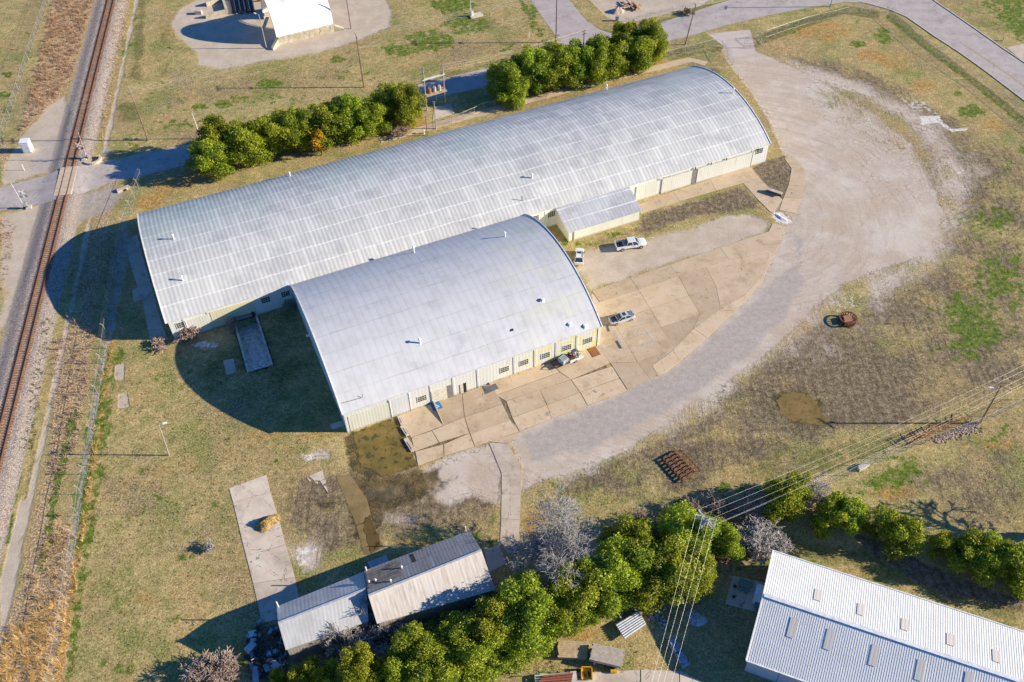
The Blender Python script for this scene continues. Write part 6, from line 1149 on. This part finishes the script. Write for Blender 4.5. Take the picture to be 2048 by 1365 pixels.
def junk(root_loc, rz, x, y, z, label, group, sc=1.0, cols=JC):
    mb = MB(); k = rj.randrange(4); s = rj.uniform(.25, .6)*sc
    if k == 0: mb.box((0, 0, 0), (s*1.4, s*.8, s*.6)); mb.box((0, 0, s*.32), (s*1.2, s*.6, .04))
    elif k == 1: mb.cyl((0, 0, -s*.4), s*.4, s*.9, 10); mb.cyl((0, 0, s*.5), s*.3, .05, 10)
    elif k == 2: mb.quad((-s, -s*.5, 0), (s, -s*.5, .1), (s, s*.5, .2), (-s, s*.5, 0)); mb.quad((s, -s*.5, .1), (s*1.3, -s*.4, -.2), (s*1.3, s*.5, -.1), (s, s*.5, .2))
    else: mb.tube([(-s*1.6, 0, 0), (0, .1, .15), (s*1.6, -.1, 0)], .06*sc, 6); mb.beam((0, -s*.6, .1), (.1, s*.7, .2), .07*sc)
    ci = rj.randrange(len(cols)); o = mb.build('scrap_piece', M(f'scrap_{ci}_{len(cols)}', cols[ci], .6, .15, var=.4)); v = Vector(root_loc)+Matrix.Rotation(rz, 3, 'Z') @ Vector((x, y, z)); o.location = v; o.rotation_euler = (rj.uniform(-.5, .5), rj.uniform(-.5, .5), rj.uniform(0, 6.28)); return tag(o, label, 'scrap', group)
for i in range(26): junk(tr.location, tr.rotation_euler.z, rj.uniform(-2.4, .8), rj.uniform(-.7, .7), rj.uniform(.75, 1.25), 'piece of scrap heaped on the trailer by the warehouse wall', 'scrap on the trailer', 1.0)
mb = MB(); mb.box((0, 0, 0), (1.3, 1.3, .9)); mb.quad((-.6, -.6, .46), (.6, -.6, .46), (.7, .6, .8), (-.5, .6, .8)); o = mb.build('chest', M('pale_chest', (.42, .46, .5), .5)); o.location = tr.location+Matrix.Rotation(tr.rotation_euler.z, 3, 'Z') @ Vector((1.0, .1, 1.0)); o.rotation_euler = (0, 0, tr.rotation_euler.z+.3); tag(o, 'pale blue-grey chest on the front of the scrap trailer', 'chest')
P = G(1187, 703); mb = MB(); mb.box((0, 0, .05), (1.5, 2.5, .06)); mb.box((0, 1.2, .09), (1.5, .08, .04)); mb.box((0, -1.2, .09), (1.5, .08, .04)); o = mb.build('steel_plate', M('rust_plate', (.30, .115, .05), .8)); o.location = (P.x, P.y, .05); o.rotation_euler = (0, 0, .42); tag(o, 'rusty steel plate lying on the apron near the warehouse corner', 'plate')
P = G(980, 777); mb = MB(); mb.prism([(-1.2, -.9), (1.3, -.7), (1.2, .5), (.1, .4), (-1.0, .9)], .0, .03); mb.box((-.3, 0, .05), (1.2, .8, .04)); o = mb.build('mat', M('grey_mat', (.12, .12, .13), .8, var=.5)); o.location = (P.x, P.y, .07); o.rotation_euler = (0, 0, .4); tag(o, 'crumpled dark grey mat on the concrete by the wall', 'mat')
mb = MB()
A, B = G(978, 768), G(1092, 728); d = (B-A).normalized(); n = Vector((-d.y, d.x, 0)); L = (B-A).length; k = 0
while k < L-1.5: s = random.uniform(1.6, 2.6); mb.prism([((A+d*k-n*.45).x, (A+d*k-n*.45).y), ((A+d*(k+s-.06)-n*.45).x, (A+d*(k+s-.06)-n*.45).y), ((A+d*(k+s-.06)+n*.45).x, (A+d*(k+s-.06)+n*.45).y), ((A+d*k+n*.45).x, (A+d*k+n*.45).y)], .02, .3+random.uniform(-.04, .04)); k += s
tag(mb.build('wall_step', MAT_SLAB), 'low concrete blocks lined along the foot of the shorter warehouse wall', 'step')
mb = MB(); A, B, C_ = G(866, 807), G(887, 852), G(924, 788); mb.add([(A.x, A.y, .06), (B.x, B.y, .06), (A.x, A.y, .75), ((A.x*.96+C_.x*.04), A.y*.96+C_.y*.04, .75), (B.x*.98+C_.x*.02, B.y*.98+C_.y*.02, .06)], ((0, 1, 2), (2, 1, 4, 3), (0, 2, 3), (3, 4, 0))); tag(mb.build('ramp_kerb', MAT_SLAB), 'wedge-shaped concrete side of the door ramp', 'kerb')
for k, (q0, q1) in enumerate((((799, 834), (806, 850)), ((805, 853), (816, 872)), ((813, 878), (825, 904)))):
    A, B = G(*q0), G(*q1); d = B-A; mb = MB(); mb.box((0, 0, .15), (d.length, .75, .3)); mb.box((d.length*.1, .1, .32), (d.length*.6, .4, .08)); o = mb.build('broken_kerb', MAT_SLAB2); o.location = (A+B)/2; o.rotation_euler = (0, 0, math.atan2(d.y, d.x)+.05*k); tag(o, ('broken kerb block by the warehouse wall above the murky puddle', 'middle broken kerb block along the murky puddle', 'lowest broken kerb block along the murky puddle')[k], 'kerb block')
# yard objects
def solid(name, label, cat, px, z=0, rz=0, group=None): P = G(*px); return thing(name, label, cat, (P.x, P.y, z), rz, group)
t = solid('steel_ring', 'big round rusty steel ring structure with planks inside, in the yard', 'steel ring', (1694, 643)); RU = M('deep_rust', (.185, .085, .05), .85, .2, var=.5, scale=3)
mb = MB(); N = 20
for i in range(N):
    a0, a1 = 2*math.pi*i/N, 2*math.pi*(i+1)/N
    for z in (.12, .95): mb.beam((1.45*math.cos(a0), 1.45*math.sin(a0), z), (1.45*math.cos(a1), 1.45*math.sin(a1), z), .22, .14)
    mb.beam((1.42*math.cos(a0), 1.42*math.sin(a0), .1), (1.42*math.cos(a0), 1.42*math.sin(a0), 1.0), .12)
mb.build('rim', RU, t); mb = MB(); mb.cyl((0, 0, .05), 1.3, .12, 20); mb.build('base', RU, t); mb = MB(); [mb.box((0, y, .75), (1.5, .28, .12), rz=.2) for y in (-.6, -.3, 0, .3, .6)]; mb.build('plank', M('rust_plank', (.36, .17, .11), .9), t)
q = [G2(p_) for p_ in ((1325.5, 922), (1360, 903), (1399, 943), (1364, 966))]; O = Vector((q[0][0], q[0][1], 0)); t = thing('steel_rack', 'rusty steel grid rack lying on short legs in the dead grass', 'rack', O)
Q = [Vector((x, y, 0))-O for x, y in q]; Z = Vector((0, 0, .55)); mb = MB()
for k in range(8): mb.beam(Q[0].lerp(Q[3], k/7)+Z, Q[1].lerp(Q[2], k/7)+Z, .16, .2)
mb.build('cross_bar', RU, t); mb = MB()
for s in (0, .33, .67, 1): mb.beam(Q[0].lerp(Q[1], s)+Z*.8, Q[3].lerp(Q[2], s)+Z*.8, .14, .18)
mb.build('side_rail', RU, t)
for a_ in Q: mb = MB(); mb.box((a_.x, a_.y, .25), (.14, .14, .5)); mb.build('leg', RU, t)
A, B = G(1541, 386), G(1556, 390); d = B-A; t = solid('concrete_bench', 'pale concrete bench-like block beside the footpath, shadowed side painted dark', 'bench', (1548, 388), 0, math.atan2(d.y, d.x)-.1); mb = MB(); mb.box((0, 0, .7), (3.2, .75, .16)); mb.build('top', MAT_SLAB2, t); mb = MB(); mb.box((0, .12, .31), (3.1, .45, .62)); mb.build('base', M('bench_side_shade', (.10, .105, .11), .8), t)  # dark base colour stands in for the block's shadowed side
def mound(name, label, cat, px, rx, ry, h, mat, seed, rz=0):
    rng = np.random.default_rng(seed); n, m = 26, 10; V = [(0, 0, h)]; F = []
    ph = rng.uniform(0, 6, 6)
    for j in range(1, m+1):
        for i in range(n):
            a_ = 2*math.pi*i/n; r = j/m; k = 1+.16*math.sin(2*a_+ph[0])+.12*math.sin(3*a_+ph[1])+.06*math.sin(5*a_+ph[2]); V.append((rx*r*k*math.cos(a_), ry*r*k*math.sin(a_), max(-.02, h*(1-r**1.6)*(1+.25*math.sin(3*a_+ph[3]+4*r)*r)+rng.normal(0, .05)*h*(r < 1))))
    F3 = [(0, 1+i, 1+(i+1) % n) for i in range(n)]; F4 = [(1+(j-1)*n+i, 1+j*n+i, 1+j*n+(i+1) % n, 1+(j-1)*n+(i+1) % n) for j in range(1, m) for i in range(n)]
    mb = MB(); mb.add(V, F3+F4); P = G(*px); o = mb.build(name, mat, smooth=True); o.location = (P.x, P.y, .03); o.rotation_euler = (0, 0, rz); return tag(o, label, cat)
gs_ = NG('straw_heap'); pn = gs_.noise(gs_.map(gs_.pos(False), scale=(1, 1, 1)), 3.5, 5, .7); gs_.bump(pn, 1, .3); STRAW = gs_.out(gs_.mix(gs_.ramp(pn, .35, .65), (.16, .09, .03), (.52, .36, .15)), .95)
mound('straw_pile', 'heap of golden dead straw dumped on the cracked concrete pad', 'pile', (534, 1047), 1.9, 1.3, 1.1, STRAW, 3, .4)
mound('dirt_heap', 'pale heap of dirt at the edge of the far gravel lot', 'heap', (1236, 24), 1.8, 1.3, 1.2, M('pale_dirt', (.48, .38, .3), .95, var=.4, scale=3), 4); mound('salt_heap', 'spilt heap of white gravel where the concrete kerbs meet', 'heap', (1562, 436), .55, 1.3, .22, M('white_gravel', (.74, .71, .68), .95, var=.3, scale=4), 5, .75)
mound('ash_heap', 'round grey heap of debris in the shade by the metal building', 'heap', (1392, 1238), 1.3, 1.2, .4, M('grey_debris', (.42, .41, .40), .95, var=.6, scale=3), 6); mound('brush_pile', 'brown brush and leaf pile on the edge of the grove', 'pile', (1440, 1128), 2.0, 1.0, .4, M('leaf_litter', (.28, .17, .1), .95, var=.6, scale=3), 7)
# rusty frames and rubble on the right fence line
t = solid('scrap_pipework', 'row of rusty bent pipe frames lying along the right fence', 'scrap metal', (1815, 887)); e = G(1930, 838)-G(1815, 887); RO_ = M('orange_rust', (.46, .19, .08), .85, .0, var=.5, scale=2); dv = e.normalized(); nv = Vector((-dv.y, dv.x, 0)); RL = e.length
for k in range(14):
    c = dv*(RL*k/13*random.uniform(.96, 1.02)); mb = MB(); w_ = random.uniform(.7, 1.1); mb.tube([c-nv*w_, c-nv*w_*.9+Vector((0, 0, random.uniform(.7, 1.2))), c+nv*w_*.9+Vector((0, 0, random.uniform(.6, 1.2))), c+nv*w_], .05, 5); mb.build('hoop', RO_, t)
mb = MB(); [mb.beam(dv*a_+nv*o_+Vector((0, 0, z)), dv*b_+nv*(o_+random.uniform(-.3, .3))+Vector((0, 0, z+.2)), .08) for a_, b_, o_, z in ((0, 5, -.5, .3), (0, 6, .4, .6), (3, 9, -.2, .4), (5, 10, .5, .3), (0, 4, 0, .8), (8, RL, .1, .5))]; mb.build('long_pipe', RO_, t)
rb = MB(); A, B = G(1870, 884), G(1958, 850); d = B-A; n = Vector((-d.y, d.x, 0)).normalized()
for k in range(420):
    f_ = random.random(); p = A+d*f_+n*random.gauss(0, .45)*(.5+f_); s = random.uniform(.08, .2); rb.box((p.x, p.y, s*.3), (s*1.4, s, s*.8), random.uniform(0, 3), random.uniform(-.4, .4), random.uniform(-.4, .4))
tag(rb.build('rubble', M('pink_rubble', (.43, .32, .27), .9, var=.5, scale=1.5)), 'strip of pinkish stone rubble along the foot of the right fence', 'rubble', None, 'stuff')
mb = MB(); A, B = G(1718, 941), G(1734, 932); d = B-A; mb.box((0, 0, .3), (d.length+.4, .5, .6)); mb.box((0, .3, .62), (d.length, .3, .08)); o = mb.build('concrete_barrier', M('white_barrier', (.5, .47, .43), .8)); o.location = (A+B)/2; o.rotation_euler = (0, 0, math.atan2(d.y, d.x)); tag(o, 'short pale concrete block at the right fence below the rusty frames', 'barrier')
# steel beams lying beside the sheds
for k in range(4):
    A, B = G(736+k*1.5, 1128+k*3.2), G(774+k*1.5, 1114+k*3.2); d = B-A; mb = MB(); L = d.length; mb.box((0, 0, .16), (L, .1, .2)); mb.box((0, 0, .29), (L, .28, .05)); mb.box((0, 0, .04), (L, .28, .05)); o = mb.build('steel_beam', M('beam_grey', (.42, .42, .42), .6, .2)); o.location = (A+B)/2; o.rotation_euler = (0, 0, math.atan2(d.y, d.x)); tag(o, 'grey steel beam lying in the shade behind the old sheds', 'beam', 'beams behind the old sheds')
# scrap heap, bottom left
O = G(536, 1300); COLS2 = [(.36, .38, .42), (.04, .05, .06), (.16, .07, .04), (.26, .28, .31), (.07, .08, .10), (.12, .10, .09), (.30, .32, .36), (.03, .03, .035)]
for i in range(75):
    a_ = rj.uniform(0, 6.28); r = rj.random()**.6; junk(O, .35, 2.7*r*math.cos(a_)-.2, 4.4*r*math.sin(a_), .15+.8*(1-r)+rj.uniform(0, .25), 'piece of junk in the dark scrap heap beside the low grey shed', 'junk in the scrap heap', 1.25, COLS2)
for k, (q, s, lb) in enumerate((((503, 1300), (1.5, .95, .8), 'white appliance box lying at the left edge of the scrap heap'), ((540, 1308), (1.5, .7, .5), 'pale bent cabinet in the middle of the scrap heap'), ((549, 1333), (1.7, 1.0, .4), 'large pale panel near the bottom of the scrap heap'), ((507, 1272), (1.2, 1.0, .3), 'grey square panel at the top left of the scrap heap'))): P = G(*q); mb = MB(); mb.box((0, 0, s[2]/2), s); mb.box((0, 0, s[2]+.02), (s[0]*.85, s[1]*.8, .04)); o = mb.build('scrap_cabinet', M('scrap_white', (.55, .56, .58), .5)); o.location = (P.x, P.y, .35); o.rotation_euler = (.15, .2*(k % 2), .9+k*.8); tag(o, lb, 'appliance')
P = G(513, 1352); mb = MB(); mb.box((0, 0, .35), (.8, 2.2, .6)); mb.box((0, 0, .68), (.6, 2.0, .06)); o = mb.build('trunk_box', M('blue_grey_box', (.36, .40, .44), .5)); o.location = (P.x, P.y, 0); o.rotation_euler = (0, 0, .15); tag(o, 'blue-grey long box standing below the scrap heap', 'box')
# timber, pipes and machinery at the bottom
TIM = M('timber_pale', (.46, .34, .21), .9, var=.3, scale=2); TIMG = M('timber_grey', (.43, .37, .31), .9, var=.25, scale=2)
def stack(label, corners, ht, n, mat, seed):
    q = [G2(p_, ht) for p_ in corners]; O = Vector((q[0][0], q[0][1], 0)); t = thing('timber_stack', label, 'timber stack', O); Q = [Vector((x, y, 0))-O for x, y in q]; rnd = random.Random(seed); mb = MB()
    for lay in range(3):
        for k in range(n):
            f0, f1 = k/n, (k+1)/n; z = ht-.1-lay*.22; a_ = Q[0].lerp(Q[3], (f0+f1)/2); b_ = Q[1].lerp(Q[2], (f0+f1)/2); e_ = (b_-a_).normalized()*rnd.uniform(-.12, .12); mb.beam(a_+e_+Vector((0, 0, z)), b_+e_+Vector((0, 0, z)), (Q[3]-Q[0]).length/n*.93, .19)
    mb.build('plank', mat, t); mb = MB()
    for s in (.15, .85): mb.beam(Q[0].lerp(Q[1], s)+Vector((0, 0, (ht-.7)/2)), Q[3].lerp(Q[2], s)+Vector((0, 0, (ht-.7)/2)), .3, max(.1, ht-.75))
    mb.build('bearer', TIMG, t); return t
stack('pale plank stack with gaps, the left of the two timber stacks', [(1115, 1280), (1178, 1284), (1172, 1317), (1117, 1315)], .8, 9, TIM, 1); stack('taller grey plank stack, the right of the two timber stacks', [(1185, 1286), (1249, 1300), (1243, 1334), (1180, 1319)], 1.5, 12, TIMG, 2)
WP = M('white_pipe', (.60, .62, .66), .4, .2)
for k in range(14):
    f_ = k/13; A, B = G(1231+17*f_, 1250+27*f_, .6), G(1276+15*f_, 1223+25*f_, .6); mb = MB(); d = B-A; mb.tube([-d/2, d/2], .13, 8); mb.tube([-d/2, -d/2+d.normalized()*.05], .15, 8); o = mb.build('metal_pipe', WP); o.location = (A+B)/2+Vector((0, 0, .12*(k % 2))); tag(o, 'long white metal pipe in the stack beside the grove', 'pipe', 'white pipes stacked beside the grove')
t = solid('pipe_rack', 'low pale rack holding the stack of white pipes', 'rack', (1262, 1240), 0, .42); mb = MB(); [mb.beam((x, -1.3, .2), (x, 1.3, .2), .2, .4) for x in (-1.2, 1.2)]; mb.build('bearer', TIMG, t)
A, B = G(1342, 1283), G(1372, 1334); d = B-A; t = thing('bundle', 'long wrapped bundle of offcuts lying in the shade by the wires', 'bundle', (A+B)/2, math.atan2(d.y, d.x)); L = d.length; mb = MB(); mb.box((0, 0, .4), (L, 1.1, .5)); [mb.box((L*f_, 0, .68), (.5, .9, .1)) for f_ in (-.35, -.1, .12, .38)]; mb.build('offcuts', M('offcut_bluegrey', (.30, .33, .38), .6, var=.6, scale=3), t); mb = MB(); [mb.box((L*f_, 0, .42), (.1, 1.16, .58)) for f_ in (-.4, 0, .4)]; mb.build('strap', PLAST, t); mb = MB(); mb.box((L*.05, 0, .1), (L*.95, 1.3, .12)); mb.build('pallet', TIMG, t)
for k, (q, lb) in enumerate((((1302, 1222), 'scattered pale stones pile near the white pipes'), ((1318, 1240), 'second scatter of pale stones by the wrapped bundle'))):
    mb = MB(); P = G(*q); [mb.box((random.gauss(0, .5), random.gauss(0, 1.0), .08), (random.uniform(.15, .4), random.uniform(.15, .3), .2), random.uniform(0, 3)) for _ in range(26)]; o = mb.build('stone_pile', M('pale_stone', (.42, .42, .44), .9, var=.4)); o.location = P; tag(o, lb, 'stones', None, 'stuff')
YEL = M('machine_yellow', (.62, .36, .02), .45); t = solid('lift_attachment', 'bright yellow steel machine attachment on the concrete at the bottom', 'machine part', (1173, 1350), 0, -.05); mb = MB(); mb.box((0, 0, .35), (1.5, 1.6, .12)); [mb.box((x, 0, .6), (.12, 1.6, .5)) for x in (-.7, .7)]; mb.box((0, .74, .6), (1.5, .12, .5)); mb.build('frame', YEL, t); mb = MB(); [mb.box((x, -.1, .45), (.25, .7, .08), rz=.2) for x in (-.35, .3)]; mb.build('slot', DARK, t); mb = MB(); [mb.beam((-.75, y, .3), (-2.2, y, .2), .12) for y in (-.5, .5)]; mb.build('fork', PLAST, t)
t = solid('yellow_barrel', 'small yellow barrel lying by the right timber stack', 'barrel', (1227, 1344)); mb = MB(); mb.cyl((-.4, 0, .3), .3, .8, 12, axis='X'); mb.build('barrel', YEL, t)
t = solid('flatbed_trailer', 'flatbed trailer loaded with red-brown steel beams at the bottom edge', 'trailer', (1112, 1364), 0, .05); mb = MB(); mb.box((0, 0, .6), (5.6, 2.0, .14)); mb.build('deck', M('deck_pale', (.5, .47, .43), .8), t); mb = MB(); [mb.beam((-2.6+.3*k, -.5+.32*k, .85+.1*(k % 2)), (2.0+.1*k, -.45+.34*k, .85), .24, .24) for k in range(4)]; mb.build('steel_beam', M('red_primer_steel', (.26, .09, .055), .7), t); mb = MB(); [mb.box((x, .9, 1.0), (.12, .12, .9)) for x in (-2.2, .2, 1.9)]; mb.build('stake', PLAST, t); wheels(t, (-.8, .4), .95, .33)
# patio by the metal building
t = solid('picnic_table', 'green picnic table with benches on the shaded patio', 'picnic table', (1489, 1174), .03, -.4); GP = M('green_timber', (.13, .24, .20), .7); mb = MB(); [mb.box((0, y, .75), (1.9, .2, .05)) for y in (-.33, -.11, .11, .33)]; mb.build('table_top', GP, t)
for s in (-1, 1): mb = MB(); mb.box((0, s*.75, .45), (1.9, .28, .05)); mb.build('bench', GP, t); mb = MB(); mb.beam((s*.7, -.75, .0), (s*.7, .1, .73), .07); mb.beam((s*.7, .75, 0), (s*.7, -.1, .73), .07); mb.beam((s*.7, -.75, .42), (s*.7, .75, .42), .07); mb.build('leg', GP, t)
t = solid('storage_unit', 'pale blue-white storage unit against the metal building gable', 'storage unit', (1517, 1196), .03, -.4); mb = MB(); mb.box((0, 0, .75), (1.3, 2.4, 1.4)); mb.build('body', M('unit_white', (.80, .82, .84), .5), t); mb = MB(); mb.box((0, .1, 1.49), (1.42, 2.3, .1)); mb.build('lid', M('unit_white', (1, 1, 1)), t); mb = MB(); mb.box((.1, -1.5, .4), (.9, .5, .8)); mb.build('condenser', M('unit_grey', (.2, .2, .21), .6), t)
for k, q in enumerate(((1469, 1176), (1467, 1197))):
    t = solid('patio_chair', ('small wire patio chair nearest the picnic table', 'small wire patio chair at the near edge of the patio')[k], 'chair', q, .03, .6+k); mb = MB(); mb.cyl((0, 0, .44), .24, .04, 12); mb.build('seat', PLAST, t); mb = MB(); mb.tube([(-.22, .2, .46), (-.22, .26, .9), (.22, .26, .9), (.22, .2, .46)], .025, 5); mb.build('backrest', PLAST, t)
    for x, y in ((-.18, -.18), (.18, -.18), (-.18, .18), (.18, .18)): mb = MB(); mb.cyl((x, y, 0), .02, .44, 5); mb.build('leg', PLAST, t)
# shelter yard and monument
A, B, C_, D = G(412, 37), G(455, 28.5), G(447, 3), G(413, 13); t = thing('block_bin', 'three-sided bin of pale concrete blocks left of the fabric shelter', 'block bin', A)
for p, q in ((A, B), (B, C_), (C_, D)):
    d = q-p; n = max(2, round(d.length/1.1)); mb = MB()
    for k in range(n):
        for z in (.3, .9): c = p+d*((k+.5)/n)-A; mb.box((c.x, c.y, z), (d.length/n-.04, .6, .57), math.atan2(d.y, d.x))
    mb.build('block_wall', BLK, t)
P = G(398, 28); mb = MB(); mb.box((0, 0, .45), (1.7, 1.1, .9)); mb.box((0, 0, .93), (1.4, .8, .08)); o = mb.build('concrete_cube', BLK); o.location = P; tag(o, 'single pale concrete block outside the open end of the block bin', 'concrete block')
BP_ = M('black_pipe', (.035, .04, .05), .35, var=.4)
for k in range(15):
    A, B = G(466+k*3.1, 25+random.uniform(-2, 2), .3), G(456+k*3.1, -22, .3); mb = MB(); d = B-A; mb.tube([(0, 0, 0), d], .2, 8); mb.tube([d.normalized()*-.02, d.normalized()*.1], .24, 8); o = mb.build('plastic_pipe', BP_); o.location = A+Vector((0, 0, .22*(k % 3))); tag(o, 'long black pipe in the bundle beside the fabric shelter', 'pipe', 'black pipes beside the shelter')
t = solid('orange_barrier', 'small orange object at the top edge next to the black pipes', 'barrier', (521, 3)); mb = MB(); mb.box((0, 0, .4), (1.6, .5, .8)); mb.box((0, 0, .85), (1.3, .3, .15)); mb.build('body', M('orange_plastic', (.62, .2, .02), .5), t)
t = solid('flagpole', 'white flagpole beside a pale stone slab in the dark grass mound', 'flagpole', (942, 28)); mb = MB(); mb.tube([(0, 0, 0), (0, 0, 7.5)], [.07, .04], 8); mb.build('pole', PIPEW, t); mb = MB(); mb.cyl((0, 0, 0), .3, .15, 12); mb.build('base', BLK, t)
t = solid('monument', 'pale stone slab monument with upright block by the flagpole', 'monument', (952, 32), 0, .4); mb = MB(); mb.box((0, 0, .15), (3.2, 1.8, .3)); mb.build('plinth', M('monument_stone', (.58, .5, .4), .85), t); mb = MB(); mb.box((-.9, .2, .8), (.6, .5, 1.1)); mb.build('upright', M('monument_pale', (.68, .64, .57), .8), t)
t = solid('timber_pile', 'untidy pile of pale timbers on the far gravel lot', 'timber pile', (1262, 14)); rnd = random.Random(3); mb = MB()
for k in range(22): a_ = rnd.choice((.35, .45, 1.9, 2.0))+rnd.gauss(0, .12); L = rnd.uniform(2, 4.2); c = Vector((rnd.uniform(-1.3, 1.3), rnd.uniform(-.9, .9), rnd.uniform(.1, .9))); d = Vector((math.cos(a_), math.sin(a_), rnd.gauss(0, .05)))*L/2; mb.beam(c-d, c+d, .22, .18)
mb.build('timber', M('pile_timber', (.48, .32, .2), .9, var=.3), t)
mb = MB(); P = G(1228, -3); rnd = random.Random(5); [mb.beam((rnd.uniform(-2, -1.2), rnd.uniform(-.6, .6), .2+.1*k), (rnd.uniform(1.2, 2), rnd.uniform(-.6, .6), .2+.1*k), .2) for k in range(7)]; o = mb.build('timber_pile', M('pile_timber_dark', (.24, .16, .11), .9)); o.location = P; tag(o, 'small dark timber pile at the very top of the far lot', 'timber pile')
t = solid('disc', 'flat dark disc in the grass above the evergreen row', 'disc', (672, 199)); mb = MB(); mb.cyl((0, 0, -.02), .95, .08, 20); mb.build('disc_top', M('disc_black', (.025, .025, .025), .7), t); mb = MB(); mb.cyl((0, 0, -.03), 1.05, .06, 20); mb.build('ring', M('disc_rim', (.1, .09, .07), .9), t)  # flat black disc inside a slightly wider dark ring
t = solid('mailbox', 'dark bulky utility box at the side street corner beside the sign', 'utility box', (1117, 94)); mb = MB(); mb.box((0, 0, .55), (1.5, .9, 1.1)); mb.build('body', M('utility_dark', (.06, .06, .06), .6), t); mb = MB(); mb.box((.2, 0, 1.13), (1.2, .7, .1)); mb.build('lid', M('utility_pale', (.55, .55, .54), .6), t)
t = solid('utility_box', 'small grey-green utility cabinet beside the far lot fence', 'utility box', (1234, 42)); mb = MB(); mb.box((0, 0, .6), (.8, .6, 1.2)); mb.build('body', M('utility_green', (.3, .36, .32), .6), t); mb = MB(); mb.box((0, 0, 1.23), (.9, .7, .06)); mb.build('lid', STEEL, t)
t = solid('culvert', 'pale concrete culvert head at the ditch beside the crossing road', 'culvert', (247, 380), 0, .6); mb = MB(); mb.box((0, 0, .2), (2.6, .9, .5)); mb.build('headwall', M('headwall_concrete', (1, 1, 1)), t); mb = MB(); mb.cyl((.2, -.6, .1), .35, .5, 12, axis='Y'); mb.build('pipe_mouth', DARK, t)
t = solid('fire_hydrant', 'small hydrant with orange cap beside the road at upper right', 'hydrant', (2006, 82)); mb = MB(); mb.cyl((0, 0, 0), .16, .7, 10); mb.build('barrel', M('hydrant_silver', (.5, .52, .52), .5), t); mb = MB(); mb.cyl((0, 0, .7), .18, .14, 10, .06); mb.build('cap', M('hydrant_orange', (.5, .16, .05), .5), t)
S.cycles.use_denoising = True
try: S.cycles.denoiser = 'OPENIMAGEDENOISE'
except Exception: pass
